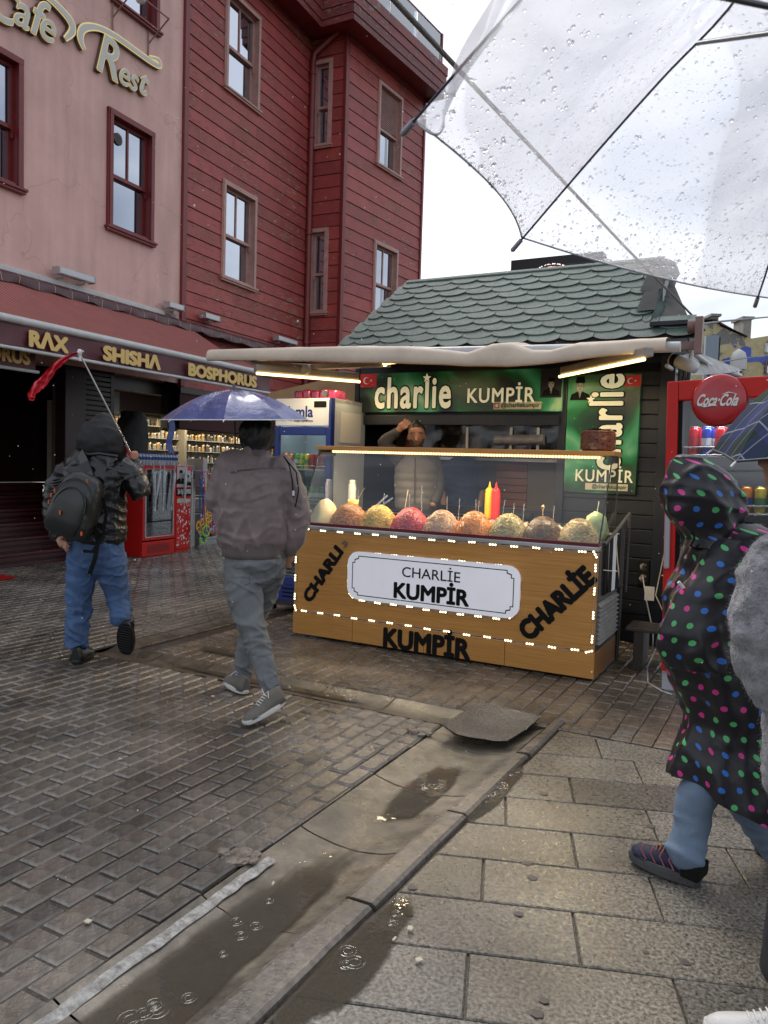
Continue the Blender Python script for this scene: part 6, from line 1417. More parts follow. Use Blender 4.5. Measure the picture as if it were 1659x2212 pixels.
for z_, lst in ((1.09, ['green', 'lime', 'green', 'red', 'blue']), (1.25, [])):
    for j, kd in enumerate(lst): o = can(kd, LF, BF.w(.12+j*.09, .1, z_), f'{nth[j]} in the top of the red cooler by the souvenir shop', sc=.85)
script('Coca-Cola', LF, .36, 1.27, .34, .07, -.003); 
o = word('Cola', .10, .80, .50, .80, .2, .006, LF, -.002, M_wl, ang=0, zs=1.3); o.matrix_local = Matrix.Rotation(-pi/2, 4, 'Z') @ Matrix.Translation((-.60, -.001, 0)) @ o.matrix_local
D2_ = thing('spotted_cooler', 'narrow red cooler with white spots, two portraits and a plate print', 'fridge', BF.w(.76, .0), BF.rot)
MB().box(0, .36, .0, .5, .05, LH, bev=.01).box(.02, .34, .02, .48, 0, .05).obj('body', M_red, D2_)
mb = MB(); r_ = random.Random(2)
for s_ in range(120):
    x_, z_ = r_.uniform(.02, .34), r_.uniform(.1, .86); q = r_.choice((.006, .009, .013, .018)); mb.prism([(x_+q*.7*cos(a_), z_+q*sin(a_)) for a_ in [2*pi*j/8 for j in range(8)]], -.003, -.001)
o = mb.obj('spots', M_wl, D2_); o['kind'] = 'stuff'
MB().box(.01, .35, -.004, 0, 1.04, 1.36).obj('poster', mat('poster_grey', (.5, .5, .5), .5), D2_); MB().box(.26, .35, -.007, -.004, 1.30, 1.36).obj('flag_panel', M_flag, D2_); portrait(D2_, .10, 1.22, .26, -.006, False); portrait(D2_, .27, 1.16, .2, -.006, False)
MB().box(.005, .355, -.010, 0, .90, 1.02, bev=.003).obj('number_plate', M_black, D2_); word('34 BJK 1903', .02, .955, .34, .955, .07, .002, D2_, -.012, M_wl, ang=0, zs=1.5)
MB().box(.02, .34, -.006, 0, .79, .85).obj('label_strip', mat('cream_tag', (.6, .57, .42), .4), D2_)
# water bottles on top
M_pet = mat('pet_bottle', (.40, .47, .50), .12, coat=.6); M_lab = mat('blue_label', (.02, .05, .26), .4)
wb = MB(); wb.lathe([(.028, 0), (.032, .01), (.031, .10), (.032, .17), (.012, .20), (.012, .21)], 10, mi=0); wb.lathe([(.0325, .10), (.0325, .155)], 10, mi=1, cap=False); wb.lathe([(.014, .205), (.014, .225), (0, .226)], 8, mi=2)
WB = wb.mesh('bottle', [M_pet, M_lab, M_lab])
for r2 in range(2):
    for j in range(13):
        o = link('water_bottle', WB, None, BF.w(.05+j*.068, .10+r2*.09, LH+.002), BF.rot); o.scale.z = .85
        tag(o, f'small water bottle with blue label, {(nth+["twelfth","thirteenth"])[j]} from left in {"front" if r2 == 0 else "rear"} row on red cooler', 'bottle', 'water bottles on the red cooler')
rp = thing('red_carton', 'red cardboard carton end behind the water bottles on the cooler', 'carton', BF.w(.86, .18, LH), BF.rot); MB().box(0, .06, 0, .2, 0, .2, bev=.004).obj('carton', M_red, rp)
# stacked water packs by the steps
for k in range(4):
    wp = thing('water_pack', f'shrink wrapped pack of water bottles, {["lowest", "second from bottom", "third from bottom", "topmost"][k]} of the stack by the steps', 'water pack', B.w(1.28, -.42, .17*k+.10*(k)), B.rot, 'water packs stacked by the wooden steps')
    mb = MB()
    for i in range(3):
        for j in range(2): mb.lathe([(.04, 0), (.045, .01), (.044, .17), (.015, .21), (.015, .25), (0, .25)], 8, (.05+i*.1, .05+j*.1, 0))
    mb.obj('bottles', M_pet, wp); mb = MB()
    for i in range(3): mb.lathe([(.0455, .10), (.0455, .15)], 8, (.05+i*.1, .05, 0), cap=False)
    mb.obj('labels', M_lab, wp)
# hanging clear umbrellas
M_clu = mat('folded_clear_vinyl', (.50, .53, .56), .2, nscale=16, namt=.3, coat=.5)
def cane(x, tilt, label, z0=1.40):
    o = thing('folded_umbrella', label, 'umbrella', BF.w(x, -.05, z0), BF.rot, 'folded clear umbrellas hanging on the cooler'); M_ = Matrix.Rotation(tilt, 4, 'Y')
    mb = MB(); mb.tube([M_ @ V(p) for p in ((-.045, 0, -.02), (-.04, 0, .015), (-.02, 0, .035), (.0, 0, .025), (.005, 0, -.02), (.005, 0, -.15))], .007, 6); mb.obj('handle', mat('pearl_handle', (.6, .58, .68), .3), o)
    mb = MB(); mb.tube([M_ @ V(p) for p in ((.005, 0, -.12), (.005, 0, -.16), (.005, 0, -.35), (.005, 0, -.60), (.005, 0, -.66))], [.010, .030, .024, .012, .005], 8); mb.obj('canopy', M_clu, o); mb = MB(); mb.tube([M_ @ V((.005, 0, -.66)), M_ @ V((.005, 0, -.72))], .010, 6); mb.obj('tip', M_wl, o)
cane(.17, -.06, 'leftmost folded clear umbrella on the cooler, hanging steeply'); cane(.33, .18, 'second folded clear umbrella, leaning left to meet the first'); cane(.41, .03, 'third folded clear umbrella, right of the crossing pair'); cane(.66, .10, 'fourth folded clear umbrella over the door edge of the cooler'); cane(.92, .04, 'rightmost folded clear umbrella hooked beside the portrait print')
# toys
r_ = random.Random(21); TC = [(.75, .04, .03), (.9, .45, .03), (.35, .75, .05), (.15, .5, .8), (.85, .65, .05), (.03, .10, .35), (.80, .1, .4)]
names_ = ['red', 'orange', 'lime', 'sky blue', 'yellow', 'navy', 'pink']
tp = [(.03, .30, 1), (.10, .34, 1), (.20, .44, 1), (.06, .22, 5), (.28, .36, 0), (.14, .22, 2), (.12, .10, 2), (.20, .33, 5), (.30, .26, 0), (.09, .46, 0), (.24, .50, 3), (.31, .52, 0), (.02, .5, 3)]
for i, (x, z_, ci) in enumerate(tp):
    o = thing('wheel_toy', f'{names_[ci]} plastic push toy with spoked wheel, {["upper", "middle", "lower"][min(2, int((.6-z_)*6))]} part of the bunch, {nth[i % 11]} along', 'toy', BF.w(1.18+x, -.12-.02*(i % 3), z_+.1), BF.rot, 'plastic wheel toys hanging by the spotted cooler')
    m_ = mat('toy_'+names_[ci].replace(' ', '_'), TC[ci], .35, coat=.3); rad = .085 if i < 9 else .03
    if i < 9:
        mb = MB(); mb.tube([(rad*cos(a_), 0, rad*sin(a_)) for a_ in [2*pi*j/20 for j in range(21)]], .011, 6)
        for j in range(16): a_ = 2*pi*j/16; mb.box(-.006, .006, -.012, .012, rad-.005, rad+.014, M=Matrix.Rotation(a_, 4, 'Y'))
        mb.obj('wheel', m_, o); mb = MB()
        for j in range(4): mb.tube([(0, -.005, 0), (rad*cos(pi*j/2+.4), -.005, rad*sin(pi*j/2+.4))], .008, 5)
        mb.obj('spokes', mat('toy_'+names_[(ci+3) % 7].replace(' ', '_'), TC[(ci+3) % 7], .35), o)
    zt = min(1.15-z_, .75); c2 = (ci+4+i) % 7; mb = MB(); mb.tube([(0, -.01, 0), (r_.uniform(-.05, .05), -.01, zt*.6), (r_.uniform(-.04, .04), 0, zt)], .0085, 6); mb.obj('stick', mat('toy_'+names_[c2].replace(' ', '_'), TC[c2], .35), o)
    if i % 3 == 0: mb = MB(); mb.tube([(0, 0, zt), (.01, 0, zt+.04), (.04, 0, zt+.05), (.06, 0, zt+.02)], .010, 6); mb.obj('hook', mat('toy_'+names_[c2].replace(' ', '_'), TC[c2], .35), o)
RKX = thing('display_rack', 'thin steel rack holding the plastic toys beside the cooler', 'rack', BF.w(1.35, .0, 0), BF.rot); mb = MB(); mb.tube([(0.02, -.1, 0), (.02, -.1, .22)], .01, 6); mb.tube([(-.2, 0, 0), (-.2, 0, 1.3), (.2, 0, 1.3), (.2, 0, 0)], .01, 6); mb.obj('frame', M_steel, RKX)
# shop floor stock
for i, (x, y, z0, z1, w_, c, lb, cat) in enumerate(((1.28, .30, 0, 1.38, .34, (.35, .35, .35), 'white and black packing machine standing behind the toys', 'machine'), (1.75, .3, .0, .55, .9, (.30, .32, .30), 'low white display shelf with boxed souvenirs right of the toys', 'shelf'), (1.80, .45, .62, .80, .8, (.18, .16, .14), 'row of small dark souvenir boxes on the shelf', 'box'), (1.62, .15, 1.02, 1.5, .12, (.45, .43, .40), 'narrow cream speaker-like stand behind the toys', 'stand'), (2.3, .5, .85, 1.0, 1.2, (.12, .12, .14), 'dark tray of small souvenirs at the back', 'tray'))):
    o = thing('stock_'+cat, lb, cat, BF.w(x, y, 0), BF.rot); MB().box(0, w_, 0, .35, z0, z1, bev=.01).obj('body', mat('stock'+str(i), c, .5, nscale=30 if i in (2, 4) else 3, namt=.8 if i in (2, 4) else .15), o)
    if i == 0: MB().box(.10, .30, -.008, 0, 1.16, 1.30).obj('label_panel', M_black, o); word('NURTAŞ', .13, 1.25, .27, 1.25, .05, .001, o, -.010, M_wl, ang=0); word('MAKİNA', .13, 1.20, .27, 1.20, .05, .001, o, -.010, M_wl, ang=0)
    if i == 1:
        for k in range(4): MB().box(.0, .9, -.02, .3, .12+k*.13, .14+k*.13).obj('shelf', M_white, o)
nth_ = 'first second third fourth fifth sixth seventh eighth ninth tenth eleventh twelfth thirteenth fourteenth fifteenth sixteenth seventeenth eighteenth nineteenth twentieth twentyfirst twentysecond twentythird twentyfourth twentyfifth last'.split()
for k in range(26):
    x = 1.75+r_.uniform(0, 1.6); z_ = r_.choice((.15, .28, .42, .56, .86, 1.02)); ck = k % 5; c = [(.5, .5, .5), (.3, .05, .05), (.05, .05, .06), (.45, .35, .2), (.5, .3, .35)][ck]
    o = MB().box(0, r_.uniform(.05, .13), 0, .1, 0, r_.uniform(.04, .1), bev=.004).obj('souvenir_box', mat('souv%d' % (k % 5), c, .5), None, BF.w(x, .26, z_), BF.rot); tag(o, f'{["grey", "dark red", "black", "tan", "pinkish"][ck]} souvenir box, {["lowest", "second", "third", "fourth", "fifth", "top"][(.15, .28, .42, .56, .86, 1.02).index(z_)]} level, {nth_[k]} of the stock', 'box', 'boxed souvenirs on the low shelves')
CO = thing('black_cover', 'crumpled black cloth cover hanging in the shop behind the hooded man', 'cover', B.w(2.55, .15, 1.35), B.rot)
mb = MB(); rr = []
for i in range(12):
    z_ = i/11; rr.append([((.30-.08*z_**3)*(1+.12*noise.noise(V((cos(a_)*2, sin(a_)*2, z_*2))))*cos(a_)*(1 if z_ < .9 else .7), .2*sin(a_), z_*.85+.02*sin(a_*5)) for a_ in [2*pi*j/24 for j in range(24)]])
mb.rings(rr); mb.obj('cloth', mat('black_cloth', (.008, .008, .009), .6, nscale=6, namt=.6, bump=.8, bscale=9, bdist=.03), CO)

# ================================================================ photographer's clear umbrella
RIBS = [[(958, 238, .70), (985, 130, .62), (1062, 0, .54), (1190, -200, .46), (1500, -560, .36)],
        [(894, 257, .68), (1006, 128, .62), (1120, 0, .56), (1295, -200, .49), (1600, -560, .38)],
        [(1127, 513, .95), (1275, 340, .88), (1430, 165, .78), (1584, 0, .68), (1800, -330, .50)],
        [(1636, 640, 1.08), (1662, 560, 1.02), (1715, 380, .90), (1790, 120, .74), (1930, -300, .52)],
        [(2080, 640, 1.05), (2090, 540, 1.0), (2095, 340, .88), (2090, 80, .72), (2070, -300, .52)],
        [(2500, 420, .85), (2470, 320, .82), (2400, 150, .74), (2320, -60, .64), (2200, -380, .50)]]
RB3 = [[P(*q) for q in r_] for r_ in RIBS]
uc_ = P(2000, -560, .46); CU_ = thing('clear_umbrella', 'transparent umbrella covered in raindrops, held over the photographer', 'umbrella', uc_, 0)
RB3 = [[p-uc_ for p in r_]+[V((0, 0, 0))] for r_ in RB3]
def rp_(i, u_):                # along rib i: u 1 = tip, 0 = hub
    r_ = RB3[i]; n_ = len(r_)-1; t_ = (1-u_)*n_; k = min(int(t_), n_-1); f = t_-k; a, b_, c, d_ = r_[max(k-1, 0)], r_[k], r_[k+1], r_[min(k+2, n_)]
    return .5*(2*b_+(c-a)*f+(2*a-5*b_+4*c-d_)*f*f+(3*b_-a-3*c+d_)*f**3)
SAG = [.08, .20, .13, .12, .12]
def cpt(s_, w_, u_):           # panel s_, w_ across 0..1
    a, b_ = rp_(s_, u_), rp_(s_+1, u_); p = a.lerp(b_, w_); hub = V((0, 0, 0)); k = 4*w_*(1-w_)
    p = p+(hub-p)*(SAG[s_]*k*u_**6*.42); out_ = V((.05, .35, .93)); p = p-out_*(.03*k*u_)
    if s_ == 1: p = p+V((-.3, -1, .2)).normalized()*(.030*math.exp(-((w_-.80)/.06)**2)-.022*math.exp(-((w_-.62)/.07)**2)+.015*sin(w_*22))*u_**.7*(1-.5*u_)*(1-u_**6)
    return p+V((0, -1, .3))*.004*(1-u_**8)*noise.noise(V((w_*5+s_*3, u_*3, 2)))
M_film = D.materials.new('clear_vinyl'); M_film.use_nodes = True; t = M_film.node_tree; t.nodes.clear(); n = t.nodes.new; l = t.links.new
o_ = n('ShaderNodeOutputMaterial'); tr = n('ShaderNodeBsdfTransparent'); tr.inputs[0].default_value = (.90, .91, .93, 1); gl = n('ShaderNodeBsdfGlossy'); gl.inputs['Roughness'].default_value = .08
fr_ = n('ShaderNodeFresnel'); fr_.inputs[0].default_value = 1.35; m1 = n('ShaderNodeMixShader'); fk = n('ShaderNodeMath'); fk.operation = 'MULTIPLY'; fk.inputs[1].default_value = .35; l(fr_.outputs[0], fk.inputs[0]); l(fk.outputs[0], m1.inputs[0]); l(tr.outputs[0], m1.inputs[1]); l(gl.outputs[0], m1.inputs[2])
tl = n('ShaderNodeBsdfTranslucent'); tl.inputs[0].default_value = (.93, .93, .95, 1); m2 = n('ShaderNodeMixShader'); g = n('ShaderNodeTexCoord'); z = n('ShaderNodeTexNoise'); z.inputs['Scale'].default_value = 7; z.inputs['Detail'].default_value = 6; z.inputs['Distortion'].default_value = 1.5; l(g.outputs['Object'], z.inputs['Vector'])
mr = n('ShaderNodeMapRange'); mr.inputs['From Min'].default_value = .4; mr.inputs['From Max'].default_value = .75; mr.inputs['To Min'].default_value = .20; mr.inputs['To Max'].default_value = .42; l(z.outputs[0], mr.inputs['Value']); l(mr.outputs[0], m2.inputs[0]); l(m1.outputs[0], m2.inputs[1]); l(tl.outputs[0], m2.inputs[2]); l(m2.outputs[0], o_.inputs[0])
for s_ in range(5):
    nw = 40 if s_ == 1 else 16
    MB().rings([[cpt(s_, j/nw, i/22) for j in range(nw+1)] for i in range(1, 23)], closed=False).obj('panel', M_film, CU_)
    mb = MB(); mb.tube([cpt(s_, j/nw, 1) for j in range(nw+1)], .0012, 4); mb.obj('hem', mat('hem_vinyl', (.62, .63, .67), .3), CU_)
for s_ in range(6):
    d_ = (rp_(s_, 1)-rp_(s_, .93)).normalized(); back = V((0, -.6, -1)).normalized()*.003
    if s_ == 0: continue
    mb = MB(); mb.tube([rp_(s_, i/24)+back for i in range(25)]+[rp_(s_, 1)+d_*.004+back], .0013, 6); mb.obj('rib', mat('dark_rib', (.035, .035, .06), .3, metal=.4), CU_)
    mb = MB(); q = rp_(s_, 1)+d_*.001+back; mb.tube([q, q+d_*.016, q+d_*.018], [.0028, .0030, .0015], 8); mb.obj('rib_cap', mat('grey_cap', (.35, .35, .42), .4), CU_)
    mb = MB(); mb.tube([rp_(s_, .50)+back*1.5, V((.0, .06, -.12))], .0022, 5); mb.obj('stretcher', mat('steel_stretcher', (.12, .13, .14), .3, metal=.6), CU_)
mb = MB(); mb.tube([V((0, -.02, .03)), V((0, .03, -.45))], .005, 8); mb.obj('shaft', mat('steel_stretcher', (.12, .13, .14), .3, metal=.6), CU_)
M_drop = D.materials.new('raindrop'); M_drop.use_nodes = True; b_ = M_drop.node_tree.nodes['Principled BSDF']; b_.inputs['Transmission Weight'].default_value = 1; b_.inputs['Roughness'].default_value = 0; b_.inputs['IOR'].default_value = 1.33; b_.inputs['Base Color'].default_value = (.9, .9, .93, 1)
t = M_drop.node_tree; mxs = t.nodes.new('ShaderNodeMixShader'); trs = t.nodes.new('ShaderNodeBsdfTransparent'); mxs.inputs[0].default_value = .45; t.links.new(b_.outputs[0], mxs.inputs[1]); t.links.new(trs.outputs[0], mxs.inputs[2]); t.links.new(mxs.outputs[0], t.nodes['Material Output'].inputs[0])
dr = MB(); r_ = random.Random(4)
bm_ = bmesh.new(); bmesh.ops.create_icosphere(bm_, subdivisions=1, radius=1); ico_v = [v.co.copy() for v in bm_.verts]; ico_f = [[v.index for v in f.verts] for f in bm_.faces]; bm_.free()
cnt = 0
while cnt < 5200:
    s_ = r_.choice((1, 1, 2, 2, 2, 3)); w_ = r_.random(); u_ = .25+.75*r_.random()**.6
    if s_ == 1 and r_.random() > .45+.55*u_**2: continue
    if r_.random() > (.45+.55*u_**3): continue
    a = cpt(s_, w_, u_); b1 = (cpt(s_, min(1, w_+.01), u_)-cpt(s_, max(0, w_-.01), u_)).normalized(); b2 = (cpt(s_, w_, u_-.01)-a).normalized(); nm_ = b1.cross(b2).normalized(); b2 = nm_.cross(b1)
    k_ = min(.0032, .00045+r_.expovariate(1/.00042))
    dr.add([a+b1*v.x*k_+b2*v.y*k_*1.1+nm_*(v.z*k_*.62+.0006) for v in ico_v], ico_f, 0, True); cnt += 1
o = dr.obj('raindrops', M_drop, CU_); o['kind'] = 'stuff'

# falling sleet
sl_ = MB(); r_ = random.Random(14)
for i in range(330):
    px, py, d_ = r_.uniform(0, 1659), r_.uniform(0, 1900), r_.uniform(1.2, 7.5); p = P(px, py, d_); s_ = r_.uniform(.0008, .0021)*max(1, d_/2.6)
    sl_.add([p+v*s_ for v in ico_v], ico_f, 0, True)
o = sl_.obj('falling_sleet', mat('sleet', (.85, .85, .85), .4, emit=0)); tag(o, kind='stuff'); tag(o, 'white specks of sleet falling in the air', 'sleet')
# ================================================================ people
def chain(mb, pts, n=20, cap=True):
    """pts: (point, ra, rb, adir) elliptical sections swept along the points, rounded ends"""
    P_ = [(V(p), a, b_, V(d_)) for p, a, b_, d_ in pts]
    rr = []
    for i, (p, a, b_, d_) in enumerate(P_):
        t_ = (P_[min(i+1, len(P_)-1)][0]-P_[max(i-1, 0)][0]).normalized()
        x_ = (d_-t_*d_.dot(t_)).normalized(); y_ = t_.cross(x_)
        def ring(c, k): return [c+(x_*cos(2*pi*j/n)*a+y_*sin(2*pi*j/n)*b_)*k for j in range(n)]
        if i == 0 and cap: rr += [ring(p-t_*min(a, b_)*q, k) for q, k in ((.75, .12), (.62, .5), (.35, .82))]
        rr.append(ring(p, 1))
        if i == len(P_)-1 and cap: rr += [ring(p+t_*min(a, b_)*q, k) for q, k in ((.35, .82), (.62, .5), (.75, .12))]
    return mb.rings(rr)
def smooth_pts(pts, sub=5):
    """Catmull-Rom refinement of a chain"""
    out = []; n_ = len(pts)
    for i in range(n_-1):
        a, b_, c, d_ = pts[max(i-1, 0)], pts[i], pts[i+1], pts[min(i+2, n_-1)]
        for k in range(sub):
            t_ = k/sub; f = lambda w, x, y, z: (2*x+(y-w)*t_+(2*w-5*x+4*y-z)*t_*t_+(3*x-w-3*y+z)*t_**3)*.5
            out.append((f(V(a[0]), V(b_[0]), V(c[0]), V(d_[0])), f(a[1], b_[1], c[1], d_[1]), f(a[2], b_[2], c[2], d_[2]), b_[3]))
    out.append(pts[-1]); return out
def limb(mb, pts, n=20, sub=4): return chain(mb, smooth_pts([(p, a, b_, d_) for p, a, b_, d_ in pts], sub), n)
X1 = (1, 0, 0)
def R1(p, r_, rb=None, d_=X1): return (p, r_, rb or r_, d_)
def blob(name, mb, voxel, mats, parent, org, sm=3, disp=None):
    me = mb.mesh('tmp', []); o = D.objects.new('tmp', me); COL.objects.link(o)
    r_ = o.modifiers.new('r', 'REMESH'); r_.mode = 'VOXEL'; r_.voxel_size = voxel; r_.use_smooth_shade = True
    if sm: s_ = o.modifiers.new('s', 'SMOOTH'); s_.iterations = sm; s_.factor = .5
    bpy.context.view_layer.update()
    m2 = D.meshes.new_from_object(o.evaluated_get(bpy.context.evaluated_depsgraph_get())); D.objects.remove(o); D.meshes.remove(me)
    m2.name = name; m2.materials.clear(); m2.materials.append(mats)
    if disp:
        ns = [v.normal.copy() for v in m2.vertices]
        for v, n_ in zip(m2.vertices, ns): v.co = v.co+n_*disp(v.co)
    for v in m2.vertices: v.co -= org
    for p in m2.polygons: p.use_smooth = True
    m2.update(); return link(name, m2, parent)
def folds(fx, fy, fz, amp, seed=0, sharp=False):
    def f(c):
        q = noise.noise(V((c.x*fx+seed, c.y*fy+noise.noise(c*3)*1.2, c.z*fz+1.2*noise.noise(V((c.x*3, c.y*3, c.z*2+seed))))))
        if sharp: q = .45-abs(q)*2
        return amp*q+amp*.35*noise.noise(c*22+V((seed, 0, 0)))
    return f
def crease(dirs, amp, seed=0):
    """sharp creases: thin ridges of noise running along given directions"""
    def f(c):
        t_ = 0
        for i, (d_, fr_, lng) in enumerate(dirs):
            d_ = V(d_).normalized(); a = c.dot(d_); q = c-d_*a; n_ = noise.noise(V((q.x*fr_+seed+i*7, q.y*fr_+a*lng, q.z*fr_+a*lng*.7))+noise.noise_vector(c*3)*.9); m_ = .5+.5*noise.noise(c*5+V((i*9, seed, 0)))
            t_ += (max(0, .22-abs(n_))/.22)**1.5*m_*2
        return amp*t_
    return f
M_skin = mat('skin', (.46, .24, .16), .45, nscale=18, namt=.15, bump=.15, bscale=60); M_skin.node_tree.nodes['Principled BSDF'].inputs['Subsurface Weight'].default_value = .1
M_hair = mat('black_hair', (.012, .010, .009), .5, nscale=60, namt=.5, bump=.9, bscale=50, stretch=(1, 1, .25))
def finger(mb, pts, r0): mb_pts = [R1(p, r0*(1-.09*i)) for i, p in enumerate(pts)]; chain(mb, mb_pts, 8)
def shoe(parent, org, heel, f, u, L_, W_, m_up, m_sole, names=('shoe', 'sole'), sole_t=.028, laces=None, hh=.095, heelup=0):
    f = V(f).normalized(); u = V(u); u = (u-f*u.dot(f)).normalized(); s_ = f.cross(u)
    M_ = Matrix((( s_.x, f.x, u.x, 0), (s_.y, f.y, u.y, 0), (s_.z, f.z, u.z, 0), (0, 0, 0, 1)))
    def T(x, y, z): return (M_ @ V((x, y, z)))+V(heel)-org
    prof = [(0, .30, .9), (.04, .40, 1), (.14, .44, 1.0), (.28, .42, .98), (.42, .41, .80), (.58, .47, .60), (.74, .50, .48), (.88, .44, .40), (.96, .30, .30), (1.0, .12, .16)]
    rr = []
    for y, w_, h_ in prof:
        w2, h2 = w_*W_, h_*hh; rr.append([T(w2*cos(a)*(1-.35*max(0, sin(a)) if y < .5 else 1-.12*max(0, sin(a))), y*L_, sole_t+(h2*sin(a) if sin(a) > 0 else 0)) for a in [2*pi*j/16 for j in range(16)]])
    MB().rings(rr).obj(names[0], m_up, parent)
    n_ = 24; out = []
    for j in range(n_):
        a = 2*pi*j/n_; y = .5-.5*cos(a); w_ = .5*W_*(1.0+.10*(y-.5))*abs(sin(a))**.55*(1 if sin(a) >= 0 else -1)*(.86+.2*sin(y*3.0)); out.append((w_, y*L_*1.03-.012*L_))
    rr = [[T(x*k, (y-L_/2)*k+L_/2, z) for x, y in out] for z, k in ((0, .94), (.004, 1.0), (sole_t*.7, 1.02), (sole_t+.006, 1.0))]
    sl2 = MB().rings(rr, smooth=False).obj(names[1], m_sole, parent)
    if laces:
        mb = MB()
        for q in range(5): y = (.40+q*.055)*L_; mb.tube([T(-W_*.2, y, sole_t+hh*(.80-q*.075)), T(0, y+.004, sole_t+hh*(.86-q*.075)+.006), T(W_*.2, y, sole_t+hh*(.80-q*.075))], .003, 5)
        if hh > .09: mb.tube([T(0, .40*L_, sole_t+hh*.9), T(.03, .34*L_, sole_t+hh*1.15), T(.05, .42*L_, sole_t+hh*1.0)], .0025, 4); mb.tube([T(0, .40*L_, sole_t+hh*.9), T(-.03, .36*L_, sole_t+hh*1.1), T(-.055, .45*L_, sole_t+hh*.8)], .0025, 4)
        mb.obj('laces', laces, parent)
    return T

# ---- man with hood, leather jacket and backpack
def q1(x, y, dd=0): return P(x, y, 5.55+dd)
og = P(205, 1436, 5.55); og.z = 0
M1 = thing('person', 'person in black leather jacket with hood and blue jeans, walking away holding a pole', 'person', og, 0)
mb = MB()      # body: torso, head, arms with hands, legs as one surface
limb(mb, [R1(q1(208, 1185), .15, .11), R1(q1(207, 1100), .15, .11), R1(q1(205, 1030), .18, .11), R1(q1(215, 990, .02), .08, .07), R1(q1(221, 965, .05), .06, .06)])
chain(mb, [R1(q1(223, 958, .06), .075, .09), R1(q1(224, 935, .09), .078, .095), R1(q1(225, 918, .10), .06, .08)])
limb(mb, [R1(q1(268, 1020), .055), R1(q1(303, 1066, .0), .045), R1(q1(293, 1010, .08), .032), R1(q1(290, 994, .09), .026)], 12)
limb(mb, [R1(q1(140, 1025), .055), R1(q1(119, 1098), .045), R1(q1(127, 1158, -.06), .030), R1(q1(131, 1167, -.08), .028)], 12)
for a, b_, c in (((180, 1195, 0), (172, 1290, .02), (166, 1395, -.02)), ((238, 1195, 0), (252, 1272, .08), (264, 1340, .04))): limb(mb, [R1(q1(*a), .085), R1(q1(*b_), .055), R1(q1(*c), .04)], 12)
# right hand gripping the pole: palm and fingers
hp = q1(288, 984, .09); chain(mb, [R1(q1(290, 995, .09), .026, .020), R1(q1(289, 986, .09), .040, .020), R1(q1(287, 978, .09), .038, .018)], 12)
for i in range(4):
    y_ = 978.5+i*4.4; finger(mb, [q1(293, y_, .075), q1(284, y_-1.5, .045), q1(276, y_, .05), q1(273.5, y_+1.5, .075)], .0105)
finger(mb, [q1(286, 990, .08), q1(278, 985, .06), q1(277, 975, .06), q1(278, 969, .065)], .0115)
# left hand resting behind the back
chain(mb, [R1(q1(130, 1162, -.08), .030, .020), R1(q1(134, 1170, -.10), .036, .019), R1(q1(138, 1177, -.11), .034, .017)], 12)
for i, (dx, dy) in enumerate(((14, 1), (13, 6), (10, 10), (6, 13))): finger(mb, [q1(138+i*-1, 1172+i*2.5, -.11), q1(138+dx*.5, 1172+i*2.5+dy*.5, -.125), q1(138+dx, 1172+i*2.3+dy, -.12)], .0105)
finger(mb, [q1(130, 1166, -.10), q1(136, 1160, -.13), q1(140, 1156, -.14)], .0115)
blob('body', mb, .007, M_skin, M1, og, 2)
M_leath = mat('black_leather', (.010, .010, .011), .28, nscale=7, namt=.3, bump=.3, bscale=60, rvar=.06, coat=.15)
mb = MB()
limb(mb, [R1(q1(210, 1164), .205, .15), R1(q1(209, 1120), .208, .15), R1(q1(206, 1060), .225, .155), R1(q1(204, 1022), .235, .14), R1(q1(208, 1002), .20, .12), R1(q1(216, 986, .01), .12, .10), R1(q1(219, 975, .02), .105, .095)], 28)
limb(mb, [R1(q1(262, 1012), .085), R1(q1(285, 1030), .080), R1(q1(302, 1066, -.02), .068), R1(q1(300, 1040, .03), .062), R1(q1(293, 1008, .08), .048), R1(q1(291, 1002, .085), .045)], 18)
limb(mb, [R1(q1(145, 1018), .09), R1(q1(126, 1050), .082), R1(q1(115, 1098), .072), R1(q1(119, 1135, -.03), .062), R1(q1(126, 1158, -.06), .050)], 18)
_cj = crease([((.8, 0, .5), 10, 1.5), ((-.8, 0, .6), 12, 1.5)], .005, 5)
def dj(c):
    return _cj(c)+folds(6, 6, 15, .010, 1, True)(c)+.004*noise.noise(V((c.x*10, c.y*9, c.z*30)))
blob('leather_jacket', mb, .0085, M_leath, M1, og, 3, dj)
for k in range(6):     # padded ribs on the sleeve
    mb = MB(); mb.tube([q1(103+(-k*.8), 1040+k*6, -.02), q1(118-k*.6, 1036+k*6, -.087), q1(135-k*.5, 1032+k*6, -.075)], .009, 8); o = mb.obj('sleeve_rib', M_leath, M1, -og)
mb = MB(); mb.tube([q1(176, 984, -.10), q1(215, 980, -.125), q1(255, 986, -.10)], .012, 8); mb.tube([q1(172, 1041, -.155), q1(230, 1050, -.165), q1(285, 1030, -.10)], .004, 5); mb.tube([q1(152, 1152, -.145), q1(210, 1155, -.168), q1(270, 1152, -.145)], .004, 5); mb.obj('seam', M_leath, M1, -og)
M_hood = mat('black_cotton_hood', (.018, .018, .019), .75, nscale=30, namt=.3, bump=.3, bscale=90)
mb = MB(); limb(mb, [R1(q1(220, 972, .02), .165, .12), R1(q1(219, 958, .03), .178, .14), R1(q1(220, 940, .06), .155, .15), R1(q1(224, 922, .08), .120, .13), R1(q1(226, 908, .09), .075, .09)], 24)
blob('hood', mb, .012, M_hood, M1, og, 4, folds(7, 7, 9, .014, 4, True))
M_jean = mat('blue_jeans', (.065, .125, .265), .75, nscale=5, namt=.35, bump=.4, bscale=200, stretch=(1, 1, .6))
mb = MB()
limb(mb, [R1(q1(208, 1160), .185, .135), R1(q1(208, 1195), .195, .145), R1(q1(208, 1222), .16, .12)], 24)
